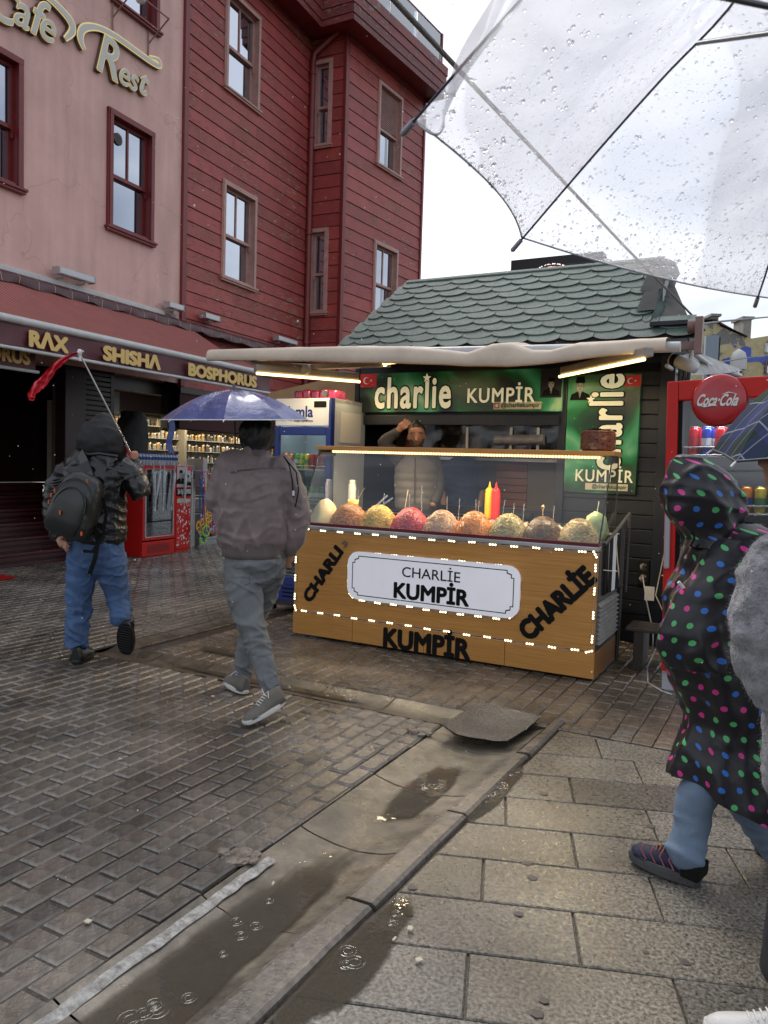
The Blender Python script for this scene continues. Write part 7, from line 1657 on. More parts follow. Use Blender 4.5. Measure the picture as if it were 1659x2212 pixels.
limb(mb, [R1(q1(182, 1205), .115), R1(q1(174, 1260, .01), .100), R1(q1(170, 1310, .02), .088), R1(q1(167, 1360), .080), R1(q1(166, 1388, -.01), .075)], 20)
limb(mb, [R1(q1(236, 1205), .112), R1(q1(246, 1252, .04), .098), R1(q1(254, 1285, .06), .084), R1(q1(260, 1318, .03), .074), R1(q1(264, 1336, .01), .070)], 20)
_cn = crease([((1, 0, .3), 9, 2), ((1, .3, -.4), 12, 2)], .009, 8)
def djn(c): return _cn(c)*(1.6 if c.z < .4 else .8)+folds(5, 5, 11, .009, 7, True)(c)*(1.4 if c.z < .35 else .8)
blob('jeans', mb, .0085, M_jean, M1, og, 3, djn)
M_bs = mat('black_shoe', (.012, .012, .012), .35, nscale=20, namt=.3, bump=.3, bscale=40); M_bsole = mat('black_sole', (.010, .010, .010), .5, bump=.5, bscale=60)
h1 = gp(163, 1436, .002)
shoe(M1, og, h1, (-.05, 1, 0), (0, 0, 1), .30, .125, M_bs, M_bsole, laces=None)
h2 = P(270, 1346, 5.50); T2_ = shoe(M1, og, h2, P(270, 1415, 5.62)-h2, (.1, 1, .25), .29, .125, M_bs, M_bsole)
mb = MB()
for k in range(11):
    a = T2_(-.045, .03+k*.022, -.003); b_ = T2_(.045, .03+k*.022, -.003); mb.tube([a, b_], .004, 4)
mb.obj('tread', M_bs, M1)
# backpack
BPc = q1(166, 1090, -.24); BPX = thing('backpack', 'dark grey backpack with orange zip pulls slung on the hooded man', 'backpack', BPc, 0)
M_bp = mat('charcoal_backpack', (.028, .030, .028), .38, nscale=10, namt=.3, bump=.35, bscale=30, coat=.15)
def rot2(x, z, a=R(-20)): return x*cos(a)-z*sin(a), x*sin(a)+z*cos(a)
mb = MB(); rr = []
for z_, w_, d_ in ((-.235, .08, .04), (-.225, .135, .085), (-.18, .155, .105), (-.05, .158, .11), (.07, .150, .105), (.15, .128, .09), (.20, .095, .07), (.225, .05, .04)):
    ring = []
    for j in range(32):
        a_ = 2*pi*j/32; sx = abs(cos(a_))**.55*(1 if cos(a_) > 0 else -1); sy = abs(sin(a_))**.55*(1 if sin(a_) > 0 else -1); x, z = rot2(sx*w_, z_); ring.append((x, sy*d_, z))
    rr.append(ring)
mb.rings(rr); blob('pack_body', mb, .010, M_bp, BPX, V((0, 0, 0)), 2, folds(6, 6, 6, .010, 3, True))
mb = MB(); rr = []
for z_, w_, d_ in ((-.20, .06, .01), (-.19, .11, .028), (-.1, .125, .035), (.02, .118, .033), (.09, .085, .022), (.12, .04, .01)):
    rr.append([((lambda t_: (t_[0], -.098+d_*abs(sin(a_))**.6*(-1 if sin(a_) > 0 else 0), t_[1]))(rot2(abs(cos(a_))**.6*(1 if cos(a_) > 0 else -1)*w_-.015, z_))) for a_ in [2*pi*j/24 for j in range(24)]])
mb.rings(rr); mb.obj('front_pocket', M_bp, BPX)
mb = MB()
def arcp(w_, z0, z1, yy, n_=16): return [(lambda t_: (t_[0], yy, t_[1]))(rot2(w_*cos(a_), z0+(z1-z0)*sin(a_))) for a_ in [pi*j/n_ for j in range(n_+1)]]
mb.tube(arcp(.125, .04, .19, -.098), .005, 5); mb.tube(arcp(.11, -.02, .13, -.125), .005, 5); mb.obj('zip', mat('shiny_zip', (.03, .03, .03), .2), BPX)
M_or = mat('orange_pull', (.75, .13, .03), .45)
for x, z_, y_ in ((-.155, .06, -.06), (-.165, .02, -.06), (-.04, -.05, -.14), (.13, -.14, -.10), (.03, .20, -.07), (-.17, -.03, -.05)): x2, z2 = rot2(x, z_); MB().box(x2-.005, x2+.005, y_-.012, y_, z2-.028, z2, bev=.002).obj('zip_pull', M_or, BPX)
mb = MB(); L2 = lambda p: V(p)-BPc
def strap(pts, w_, m_, nm, t_=.006):
    rr = []; P_ = [L2(p) for p in pts]
    for i, p in enumerate(P_):
        d_ = (P_[min(i+1, len(P_)-1)]-P_[max(i-1, 0)]).normalized(); s_ = d_.cross(V((0, -1, 0))).normalized()*w_/2; n_ = s_.normalized().cross(d_)*t_
        rr.append([p-s_, p+s_, p+s_+n_, p-s_+n_])
    MB().rings(rr, smooth=False).obj(nm, m_, BPX)
strap([q1(170, 977, -.02), q1(176, 980, -.12), q1(184, 1000, -.165), q1(192, 1022, -.19), q1(198, 1045, -.24)], .062, M_leath, 'shoulder_strap', .014)
strap([q1(205, 1135, -.22), q1(212, 1170, -.20), q1(207, 1200, -.22), q1(203, 1215, -.22), q1(194, 1240, -.21)], .030, M_black, 'loose_strap')
strap([q1(222, 1075, -.22), q1(230, 1110, -.2), q1(222, 1160, -.2), q1(200, 1192, -.22), q1(180, 1190, -.22)], .022, M_black, 'loose_strap')
# pole with red ribbon
PR = thing('flag_pole', 'telescopic steel pole with a red grip and white fitting held up by the hooded man', 'pole', q1(285, 985, .06), 0); po = PR.location.copy()
mb = MB(); a, b_ = q1(282, 978, .055)-po, P(172, 764, 5.35)-po; mb.tube([a, a.lerp(b_, .4), b_], [.008, .007, .0055], 8); mb.obj('tube', mat('pole_steel', (.50, .49, .46), .25, metal=.8), PR)
mb = MB(); mb.tube([q1(284, 992, .06)-po, q1(274, 965, .05)-po], .013, 8); mb.obj('grip', mat('crimson_grip', (.5, .02, .05), .4), PR); mb = MB(); mb.tube([q1(274, 965, .05)-po, q1(270, 955, .05)-po], .011, 8); mb.obj('collar', M_wl, PR); mb = MB(); mb.lathe([(.0, -.02), (.014, -.01), (.018, .01), (.01, .03), (0, .03)], 10, b_); mb.tube([b_, b_+V((.025, 0, .02))], .008, 6); mb.tube([b_, b_+V((.005, 0, -.05))], .009, 6); mb.obj('fitting', M_wl, PR)
RB = thing('red_ribbon', 'crumpled red plastic ribbon blowing from the top of the steel pole', 'ribbon', P(168, 764, 5.35), 0); ro = RB.location.copy()
ctr = [(168, 762, 5), (150, 770, 9), (132, 780, 12), (115, 796, 17), (103, 812, 20), (92, 826, 21), (82, 834, 22), (72, 846, 17), (65, 858, 15), (75, 861, 9)]
mb = MB(); rr = []
for i in range(46):
    t_ = i/45*(len(ctr)-1); k = min(int(t_), len(ctr)-2); f = t_-k; x, y, w_ = [ctr[k][c]*(1-f)+ctr[k+1][c]*f for c in range(3)]
    x2, y2 = ctr[k+1][0]-ctr[k][0], ctr[k+1][1]-ctr[k][1]; L_ = math.hypot(x2, y2); nx, ny = -y2/L_, x2/L_; w_ *= .5+.2*noise.noise(V((i*.3, 0, 0)))
    rr.append([P(x+nx*w_*s_, y+ny*w_*s_+2*noise.noise(V((i*.4, s_*2, 0))), 5.35+.03*noise.noise(V((i*.25, s_*1.5, 3)))+.018*sin(s_*5+i*.3))-ro for s_ in [-1+j*.25 for j in range(9)]])
mb.rings(rr, closed=False); mb.obj('film', mat('red_film', (.72, .03, .05), .35, nscale=30, namt=.35, bump=.6, bscale=60), RB)

# ---- man in a bomber jacket under the blue umbrella
def q2(x, y, dd=0): return P(x, y, 4.75+dd)
og = P(550, 1530, 4.7); og.z = 0
M2 = thing('person', 'person in brown-grey bomber jacket and grey trousers walking away under the blue umbrella', 'person', og, 0)
mb = MB()
limb(mb, [R1(q2(550, 1205), .14, .10), R1(q2(547, 1100), .15, .10), R1(q2(547, 1020), .18, .10), R1(q2(556, 980), .065), R1(q2(556, 962), .06)])
chain(mb, [R1(q2(557, 955, .02), .068, .085), R1(q2(556, 930, .03), .075, .092), R1(q2(556, 912, .03), .05, .07)])
limb(mb, [R1(q2(488, 1020), .055), R1(q2(472, 1085, .02), .042), R1(q2(500, 1040, .22), .032), R1(q2(512, 1012, .26), .028)], 12)
limb(mb, [R1(q2(608, 1010), .055), R1(q2(640, 1100), .042), R1(q2(630, 1175, .03), .030), R1(q2(626, 1196, .05), .028), R1(q2(622, 1210, .06), .034, .018)], 12)
for i in range(4): finger(mb, [q2(508, 1008+i*5, .25), q2(517, 1006+i*5, .235), q2(521, 1009+i*5, .27)], .0105)
finger(mb, [q2(508, 1010, .24), q2(512, 1000, .235), q2(516, 994, .25)], .011)
for i in range(4): finger(mb, [q2(615+i*4, 1208, .06), q2(614+i*4, 1218, .06), q2(616+i*4, 1226, .07)], .010)
finger(mb, [q2(614, 1202, .05), q2(608, 1210, .05), q2(607, 1216, .06)], .011)
for s_ in ((520, 1225, 0), (541, 1345, -.13), (591, 1488, -.30)), ((578, 1225, .03), (548, 1335, .20), (520, 1470, .20)): limb(mb, [R1(q2(*s_[0]), .08), R1(q2(*s_[1]), .05), R1(q2(*s_[2]), .035)], 12)
blob('body', mb, .007, M_skin, M2, og, 2)
M_bomb = mat('taupe_nylon', (.205, .155, .150), .5, nscale=5, namt=.22, bump=.25, bscale=30, sheen=.2)
mb = MB()
limb(mb, [R1(q2(548, 1172), .205, .155), R1(q2(546, 1135), .225, .165), R1(q2(546, 1075), .232, .165), R1(q2(545, 1025), .235, .15), R1(q2(548, 1003), .215, .13), R1(q2(554, 988), .12, .10), R1(q2(556, 980), .09, .085)], 28)
limb(mb, [R1(q2(495, 1012), .085), R1(q2(482, 1040), .082), R1(q2(474, 1082, .02), .080), R1(q2(488, 1060, .14), .062), R1(q2(502, 1036, .22), .048)], 18)
limb(mb, [R1(q2(600, 1006), .085), R1(q2(622, 1040), .082), R1(q2(638, 1095), .080), R1(q2(638, 1140, .01), .070), R1(q2(630, 1178, .03), .055), R1(q2(628, 1190, .035), .042)], 18)
_cb = crease([((.2, 0, 1), 6, 2.5), ((-.3, 0, 1), 8, 3), ((1, 0, .2), 7, 3)], .0065, 3)
def db(c): return _cb(c)*(1.3 if c.z < 1.2 else .7)+folds(8, 8, 4.5, .012, 11, True)(c)+(.012*noise.noise(V((c.x*4, c.y*4, c.z*2.5))))
blob('bomber_jacket', mb, .008, M_bomb, M2, og, 3, db)
M_rib = mat('taupe_rib_knit', (.14, .11, .105), .8, bump=.5, bscale=40, stretch=(8, 8, .5), nscale=4)
mb = MB(); rr = []
for y_, a_, b2 in ((1168, .205, .155), (1175, .198, .15), (1190, .195, .148), (1200, .197, .15), (1202, .185, .14)): c = q2(548+(1185-y_)*-.05, y_+2); rr.append([c+V((a_*cos(t_), b2*sin(t_), -.035*cos(t_)*0)) for t_ in [2*pi*j/48 for j in range(48)]])
mb.rings(rr, cap=False); mb.obj('hem_band', M_rib, M2, -og)
mb = MB(); limb(mb, [R1(q2(556, 985), .088, .085), R1(q2(557, 972), .080, .078)]); mb.obj('collar', M_rib, M2, -og)
mb = MB(); mb.tube([q2(497, 1020, -.145), q2(520, 1015, -.158), q2(560, 1012, -.162), q2(600, 1010, -.145), q2(617, 1012, -.12)], .0035, 5); mb.obj('yoke_seam', M_rib, M2, -og)
for pts, rr_ in (([q2(613, 985, -.09), q2(625, 1005, -.10), q2(632, 1040, -.10), q2(634, 1075, -.10)], .004), ([q2(616, 990, -.1), q2(640, 1020, -.09), q2(645, 1060, -.10), q2(638, 1095, -.1)], .004)):
    mb = MB(); mb.tube(pts, rr_, 5); mb.obj('shoulder_cord', M_black, M2, -og)
MB().box(-.006, .006, -.004, 0, -.03, 0).obj('cord_end', M_wl, M2, q2(634, 1060, -.115)-og)
mb = MB(); limb(mb, [R1(q2(558, 972, -.01), .075, .07), R1(q2(556, 955), .098, .10), R1(q2(555, 935, .01), .108, .112), R1(q2(556, 917, .02), .09, .10)], 20)
blob('hair', mb, .009, M_hair, M2, og, 2, folds(22, 22, 9, .014, 2, True))
M_gt = mat('grey_denim', (.16, .172, .178), .75, nscale=6, namt=.3, bump=.4, bscale=180)
mb = MB()
limb(mb, [R1(q2(549, 1196), .18, .135), R1(q2(551, 1218), .19, .145), R1(q2(552, 1240), .16, .12)], 24)
limb(mb, [R1(q2(525, 1225, -.01), .118), R1(q2(526, 1275, -.06), .105), R1(q2(541, 1345, -.13), .078), R1(q2(562, 1410, -.20), .070), R1(q2(582, 1468, -.27), .056), R1(q2(589, 1486, -.29), .052)], 20)
limb(mb, [R1(q2(580, 1225, .03), .110), R1(q2(570, 1270, .10), .096), R1(q2(549, 1335, .19), .072), R1(q2(533, 1400, .21), .062), R1(q2(523, 1448, .21), .054), R1(q2(521, 1462, .21), .050)], 20)
blob('trousers', mb, .0075, M_gt, M2, og, 3, lambda c: _cn(c+V((3, 0, 0)))*(1.2 if .35 < c.z < .8 or c.z < .25 else .6)+folds(5, 5, 8, .005, 17, True)(c))
mb = MB(); mb.tube([q2(500, 1222, -.13), q2(512, 1228, -.15), q2(538, 1226, -.155), q2(540, 1260, -.15), q2(518, 1268, -.16), q2(500, 1255, -.14)], .0025, 4); mb.obj('pocket_seam', M_rib, M2, -og)
M_sn = mat('taupe_canvas', (.15, .135, .115), .75, nscale=12, namt=.2, bump=.3, bscale=150); M_wsl = mat('white_rubber', (.66, .65, .60), .5, nscale=20, namt=.1)
ha = P(613, 1519, 4.43); shoe(M2, og, ha, P(549, 1556, 4.27)-ha, (-.28, -.1, .95), .285, .105, M_sn, M_wsl, ('sneaker', 'rubber_sole'), .022, M_wl)
hb = gp(531, 1500, .004); tb_ = gp(486, 1470, .02); shoe(M2, og, hb, tb_-hb, (0, 0, 1), .27, .105, M_sn, M_wsl, ('sneaker', 'rubber_sole'), .022, M_wl)
for a in (q2(590, 1494, -.30), q2(521, 1470, .21)): mb = MB(); chain(mb, [R1(a+V((0, 0, .03)), .042), R1(a-V((0, 0, .03)), .04)], 12); mb.obj('sock', mat('navy_sock', (.012, .014, .03), .9), M2, -og)
# blue umbrella
def umbrella(name, label, cat_, c, nrm_, rad, hc, m_in, ribs, th0, parts, uv=False, prof=2.0):
    nrm_ = V(nrm_).normalized(); ex_ = V((1, 0, 0)); ex_ = (ex_-nrm_*ex_.dot(nrm_)).normalized(); ey_ = nrm_.cross(ex_)
    U = thing(name, label, cat_, c, 0)
    def cp(th, u_):
        k = ((th-th0)/(2*pi/ribs)) % 1; b_ = sin(pi*k); r_ = rad*u_*(1-.085*b_*u_); return (ex_*cos(th)+ey_*sin(th))*r_+nrm_*(hc*(1-u_**prof)-.02*b_*u_*(1-u_)*2)
    for s_ in range(ribs):
        rr = []; a0 = th0+2*pi/ribs*s_; da = 2*pi/ribs
        for i in range(1, 13):
            u_ = i/12; rr.append([cp(a0+da*j/10*.9999, u_)+nrm_*(.006*noise.noise(V((s_*2+j*.6, u_*7, 5)))*(1-abs(2*j/10-1))) for j in range(11)])
        mb = MB(); mb.rings(rr, closed=False); o = mb.obj('panel', m_in, U)
        if uv:
            ul = o.data.uv_layers.new(name='UVMap')
            for lp in o.data.loops:
                co = o.data.vertices[lp.vertex_index].co; ul.data[lp.index].uv = (co.dot(ex_), co.dot(ey_)+co.dot(nrm_)*.6)
        mb = MB(); mb.tube([cp(a0+da*j/12*.9999, 1)+nrm_*.001 for j in range(13)], .0035, 5); mb.obj('hem', parts['hem'], U)
        mb = MB(); mb.tube([cp(a0, i/10)-nrm_*.005 for i in range(11)], .0022, 5); mb.obj('rib', M_steel, U)
        mb = MB(); d_ = (ex_*cos(a0)+ey_*sin(a0)); e_ = cp(a0, 1); mb.tube([e_, e_+d_*.018-nrm_*.01], .0035, 5); mb.obj('rib_tip', M_wl, U)
    mb = MB(); mb.tube([nrm_*(hc+.03), nrm_*(-parts['len'])], .0055, 8); mb.obj('shaft', M_dgrey, U); mb = MB(); mb.lathe([(.02, -.01), (.008, .03), (0, .035)], 10, nrm_*hc); mb.obj('ferrule', M_dgrey, U)
    return U, cp
M_bu = mat('blue_wet_nylon', (.036, .062, .24), .3, nscale=7, namt=.35, bump=.8, bscale=13, stretch=(1, 1, 1), rvar=.12, coat=.3, bdist=.01)
UB, cpu = umbrella('blue_umbrella', 'blue compact umbrella with white edge piping over the man in the bomber jacket', 'umbrella', P(507, 907, 4.78), (-.03, -.06, 1), .452, .185, M_bu, 8, -pi/2+.06, {'hem': M_wl, 'len': .32}, prof=1.9)
mb = MB(); e_ = cpu(-pi/2+.06-pi/4, 1); rr = [[e_+V((x+.008*sin(k*.9), -.004, -.19*k/8)) for x in (-.018, .018)] for k in range(9)]; mb.rings(rr, closed=False); mb.obj('closing_strap', M_bu, UB)
mb = MB(); mb.tube([V((.02, .02, -.30)), V((.025, .02, -.42))], .014, 8); mb.obj('handle', M_black, UB)

# ---- vendor behind the counter
dv = K.w(-1.97, 1.05).y
def q3(x, y, dd=0): return P(x, y, dv+dd)
og = K.w(-1.97, 1.05); og.z = 0; VN = thing('person', 'bearded vendor in a grey padded vest behind the counter, one hand raised to his brow', 'person', og, 0)
mb = MB()
limb(mb, [(q3(899, 1160), .15, .10, X1), (q3(899, 1080), .16, .11, X1), (q3(899, 1010), .19, .11, X1), (q3(900, 985), .09, .08, X1), (q3(900, 972), .06, .06, X1)])
chain(mb, [R1(q3(900, 962, -.02), .052, .062), R1(q3(900, 948, -.01), .074, .088), R1(q3(900, 932), .078, .095), R1(q3(900, 921, .01), .062, .08)], 20)
chain(mb, [R1(q3(900, 942, -.095), .010), R1(q3(900, 951, -.115), .018, .016)], 10)                                # nose
for s_ in (-1, 1): chain(mb, [R1(q3(900+s_*18.5, 941), .008, .018), R1(q3(900+s_*18.5, 949), .008, .014)], 8)    # ears
chain(mb, [R1(q3(890, 936, -.082), .012, .010), R1(q3(911, 936, -.082), .012, .010)], 8)                           # brow
limb(mb, [R1(q3(862, 992), .055), R1(q3(830, 957, -.05), .045), R1(q3(855, 935, -.10), .034), R1(q3(862, 928, -.12), .028)], 12)
limb(mb, [R1(q3(938, 992), .055), R1(q3(950, 1045), .045), R1(q3(935, 1090, -.12), .032)], 12)
chain(mb, [R1(q3(862, 928, -.12), .026, .018), R1(q3(867, 922, -.13), .040, .018), R1(q3(872, 917, -.13), .038, .017)], 12)
for i, (dx, dy) in enumerate(((7, -10), (11, -9), (14, -6.5), (15, -3))): finger(mb, [q3(869+i*2.2, 914+i*1.6, -.13), q3(869+i*2.2+dx*.5, 914+i*1.6+dy*.55, -.138), q3(869+i*2.2+dx*.95, 914+i*1.6+dy, -.125)], .0098)
finger(mb, [q3(866, 924, -.13), q3(875, 926, -.14), q3(881, 922, -.14)], .011)
for s_ in (-1, 1): limb(mb, [R1(q3(899+s_*18, 1150), .085), R1(q3(899+s_*20, 1250), .06), V_ if False else R1(V((og.x+s_*.09, og.y, .06)), .045)], 12)
chain(mb, [R1(V((og.x-.09, og.y-.02, .03)), .045, .03), R1(V((og.x-.09, og.y-.2, .03)), .04, .025)], 10); chain(mb, [R1(V((og.x+.09, og.y-.02, .03)), .045, .03), R1(V((og.x+.09, og.y-.2, .03)), .04, .025)], 10)
M_skin2 = mat('tanned_skin', (.33, .16, .10), .45, nscale=18, namt=.15, bump=.15, bscale=60)
blob('body', mb, .0065, M_skin2, VN, og, 2)
M_beard = mat('dark_beard', (.030, .02, .015), .8, nscale=90, namt=.5)
mb = MB(); limb(mb, [R1(q3(887, 952, -.055), .014, .03), R1(q3(892, 963, -.07), .017, .03), R1(q3(900, 968, -.078), .024, .032), R1(q3(908, 963, -.07), .017, .03), R1(q3(913, 952, -.055), .014, .03)], 10, 3); mb.tube([q3(892, 955, -.102), q3(900, 954, -.112), q3(908, 955, -.102)], .0055, 6); blob('beard', mb, .006, M_beard, VN, og, 1)
mb = MB(); mb.tube([q3(894, 957.5, -.098), q3(900, 958, -.104), q3(906, 957.5, -.098)], .004, 5); mb.obj('mouth', mat('lip', (.20, .07, .055), .5), VN, -og)
mb = MB(); limb(mb, [R1(q3(900, 930, .015), .083, .098), R1(q3(900, 920, .01), .074, .092), R1(q3(900, 914, .01), .045, .07)], 20, 3)
blob('hair', mb, .008, M_hair, VN, og, 2, folds(20, 20, 20, .006, 5))
for s_ in (-1, 1):
    c = q3(900+s_*7.8, 940, -.082)-og; MB().lathe([(0, -.006), (.0105, -.004), (.0115, 0), (.0105, .004), (0, .006)], 10, c).obj('eye', mat('eye_white', (.5, .48, .45), .2), VN); MB().lathe([(0, -.0052), (.0052, -.003), (.0052, .003), (0, .0052)], 8, c+V((0, -.0085, 0))).obj('iris', mat('dark_iris', (.02, .012, .008), .2), VN)
    mb = MB(); mb.tube([q3(900+s_*3.5, 935.5, -.100), q3(900+s_*8, 934, -.100), q3(900+s_*12.5, 936, -.086)], .0042, 5); mb.obj('eyebrow', M_hair, VN, -og)
M_sl = mat('charcoal_sleeve', (.035, .036, .040), .7, nscale=8, namt=.3); M_vest = mat('grey_padded_vest', (.10, .097, .097), .6, nscale=6, namt=.2, bump=.2, bscale=30)
mb = MB(); limb(mb, [R1(q3(866, 994), .075), R1(q3(846, 975, -.03), .068), R1(q3(830, 956, -.05), .062), R1(q3(846, 943, -.08), .052), R1(q3(858, 932, -.11), .042)], 16); limb(mb, [R1(q3(934, 994), .075), R1(q3(948, 1045), .062), R1(q3(938, 1085, -.11), .045)], 16)
limb(mb, [R1(q3(900, 1005), .13, .10), R1(q3(900, 982, .01), .075, .075)], 16); blob('sweater', mb, .011, M_sl, VN, og, 2, folds(7, 7, 14, .008, 6, True))
mb = MB(); limb(mb, [R1(q3(899, 1092), .20, .15), R1(q3(899, 1050), .20, .15), R1(q3(899, 1010), .20, .145), R1(q3(899, 993), .15, .12), R1(q3(900, 985, .01), .10, .095)], 28)
blob('padded_vest', mb, .012, M_vest, VN, og, 2, lambda c: .006*abs(sin(c.z*42))+.008*noise.noise(c*9))
mb = MB(); mb.tube([q3(897, 988, -.13), q3(896, 1030, -.165), q3(896, 1090, -.165)], .006, 5); mb.obj('vest_placket', M_sl, VN, -og)
mb = MB(); limb(mb, [R1(q3(899, 1095), .175, .13), R1(q3(899, 1160), .17, .13)], 20, 3); limb(mb, [R1(q3(882, 1150), .1), R1(V((og.x-.1, og.y, .5)), .08), R1(V((og.x-.09, og.y, .1)), .065)], 16); limb(mb, [R1(q3(917, 1150), .1), R1(V((og.x+.1, og.y, .5)), .08), R1(V((og.x+.09, og.y, .1)), .065)], 16)
blob('trousers', mb, .014, M_sl, VN, og, 2)
# helper inside the kiosk, bending forward
dw = K.w(-1.55, 1.95).y
def q4(x, y, dd=0): return P(x, y, dw+dd)
og = K.w(-1.62, 1.95); og.z = 0; HL = thing('person', 'helper in navy short sleeved shirt bending over inside the kiosk behind the counter', 'person', og, 0)
mb = MB(); limb(mb, [R1(q4(1000, 1140), .15, .11), R1(q4(998, 1060), .15, .12), R1(q4(998, 1018, .0), .14, .09), R1(q4(998, 1002, .10), .055)]); chain(mb, [R1(q4(999, 1000, .16), .075, .09), R1(q4(999, 1006, .27), .075, .09)], 14)
for s_ in (-1, 1):
    limb(mb, [R1(q4(998+s_*32, 1014), .055), R1(q4(998+s_*42, 1062), .042), R1(q4(998+s_*36, 1102, -.1), .03)], 12)
    for i in range(4): finger(mb, [q4(994+s_*36+i*4, 1103, -.1), q4(994+s_*36+i*4, 1111, -.12), q4(994+s_*36+i*4, 1116, -.11)], .0095)
    finger(mb, [q4(998+s_*30, 1102, -.1), q4(998+s_*25, 1108, -.12)], .011)
    limb(mb, [R1(q4(1000+s_*18, 1140), .09), R1(V((og.x+s_*.1, og.y, .5)), .065), R1(V((og.x+s_*.1, og.y, .05)), .045)], 12)
blob('body', mb, .008, M_skin2, HL, og, 2)
M_ts = mat('navy_tshirt', (.012, .026, .075), .8, nscale=6, namt=.3)
mb = MB(); limb(mb, [R1(q4(1000, 1130), .18, .14), R1(q4(998, 1070), .18, .14), R1(q4(998, 1015), .19, .135), R1(q4(998, 1003, .05), .13, .10)], 24); limb(mb, [R1(q4(970, 1012), .085), R1(q4(955, 1048), .078)], 14); limb(mb, [R1(q4(1026, 1012), .085), R1(q4(1041, 1048), .078)], 14); blob('tshirt', mb, .013, M_ts, HL, og, 2, folds(6, 6, 10, .010, 9, True))
mb = MB(); limb(mb, [R1(q4(1000, 1125), .17, .13), R1(q4(1000, 1160), .17, .13)], 16, 3)
for s_ in (-1, 1): limb(mb, [R1(q4(1000+s_*18, 1150), .1), R1(V((og.x+s_*.1, og.y, .5)), .08), R1(V((og.x+s_*.1, og.y, .08)), .06)], 14)
blob('trousers', mb, .016, M_sl, HL, og, 2); mb = MB(); chain(mb, [R1(q4(999, 996, .17), .08, .09), R1(q4(999, 1000, .29), .085, .095)], 14); mb.obj('hair', M_hair, HL, -og)

# ---- woman in the dotted rain poncho
def q5(x, y, dd=0): return P(x, y, 2.78+dd)
og = P(1560, 1900, 2.85); og.z = 0
PW_ = thing('person', 'person in a black hooded rain poncho with pink, green and blue dots, walking left', 'person', og, 0)
mb = MB()
limb(mb, [R1(q5(1600, 1640, .05), .13, .10), R1(q5(1610, 1480, .05), .13, .10), R1(q5(1600, 1300, .03), .14, .10), R1(q5(1575, 1200, .02), .10, .08), R1(q5(1540, 1135, .01), .055), R1(q5(1525, 1110, .0), .05)])
chain(mb, [R1(q5(1500, 1110, -.02), .055, .06), R1(q5(1502, 1070, -.01), .075, .07), R1(q5(1508, 1035, 0), .070, .07)], 18); chain(mb, [R1(q5(1460, 1075, -.02), .009), R1(q5(1452, 1092, -.02), .014)], 8)
limb(mb, [R1(q5(1560, 1200, -.08), .05), R1(q5(1590, 1310, -.10), .04), R1(q5(1580, 1400, -.08), .028)], 12); limb(mb, [R1(q5(1600, 1200, .12), .05), R1(q5(1600, 1330, .14), .04), R1(q5(1580, 1400, .10), .028)], 12)
for s_ in (-.08, .10):
    chain(mb, [R1(q5(1582, 1405, s_), .026, .018), R1(q5(1580, 1425, s_), .034, .017)], 10)
    for i in range(4): finger(mb, [q5(1566+i*9, 1430, s_), q5(1565+i*9, 1448, s_), q5(1568+i*9, 1462, s_+.005)], .009)
    finger(mb, [q5(1570, 1412, s_), q5(1558, 1426, s_), q5(1556, 1438, s_)], .010)
limb(mb, [R1(q5(1535, 1640, 0), .06), R1(q5(1500, 1760, -.01), .042), R1(q5(1490, 1870, -.03), .04), R1(q5(1490, 1890, -.03), .04)], 12); limb(mb, [R1(q5(1585, 1640, .06), .06), R1(q5(1680, 1810, .09), .045), R1(q5(1800, 1960, .02), .04)], 12)
blob('body', mb, .0075, M_skin, PW_, og, 2)
# dot print: a grid of coloured dots on the cloth's own coordinates
M_dot = D.materials.new('dotted_rain_cloth'); M_dot.use_nodes = True; t = M_dot.node_tree; b = t.nodes['Principled BSDF']; n = t.nodes.new; l = t.links.new
uvn = n('ShaderNodeUVMap'); uvn.uv_map = 'UVMap'; sc_ = n('ShaderNodeVectorMath'); sc_.operation = 'SCALE'; sc_.inputs['Scale'].default_value = 1/.058; l(uvn.outputs[0], sc_.inputs[0])
sx = n('ShaderNodeSeparateXYZ'); l(sc_.outputs[0], sx.inputs[0])
def mth(op, a, b_=None, c=None):
    q = n('ShaderNodeMath'); q.operation = op
    for i, v in enumerate((a, b_, c)):
        if v is None: continue
        if isinstance(v, (int, float)): q.inputs[i].default_value = v
        else: l(v, q.inputs[i])
    return q.outputs[0]
row = mth('FLOOR', sx.outputs['Y']); xo = mth('MULTIPLY_ADD', mth('MODULO', row, 2.0), .5, sx.outputs['X']); colm = mth('FLOOR', xo)
fx_ = mth('SUBTRACT', mth('FRACT', xo), .5); fy_ = mth('SUBTRACT', mth('FRACT', sx.outputs['Y']), .5); dd_ = mth('SQRT', mth('ADD', mth('MULTIPLY', fx_, fx_), mth('MULTIPLY', fy_, fy_)))
cmb = n('ShaderNodeCombineXYZ'); l(colm, cmb.inputs[0]); l(row, cmb.inputs[1]); wn = n('ShaderNodeTexWhiteNoise'); wn.noise_dimensions = '2D'; l(cmb.outputs[0], wn.inputs['Vector'])
cr_ = n('ShaderNodeValToRGB'); cr_.color_ramp.interpolation = 'CONSTANT'; e = cr_.color_ramp.elements; e[0].position = 0; e[0].color = (.72, .045, .30, 1); e[1].position = .36; e[1].color = (.10, .50, .17, 1); k = e.new(.68); k.color = (.03, .17, .60, 1); l(wn.outputs['Value'], cr_.inputs[0])
ms = mth('LESS_THAN', dd_, .185); mx = n('ShaderNodeMix'); mx.data_type = 'RGBA'; mx.inputs['A'].default_value = (.014, .013, .017, 1); l(ms, mx.inputs['Factor']); l(cr_.outputs[0], mx.inputs['B']); l(mx.outputs['Result'], b.inputs['Base Color'])
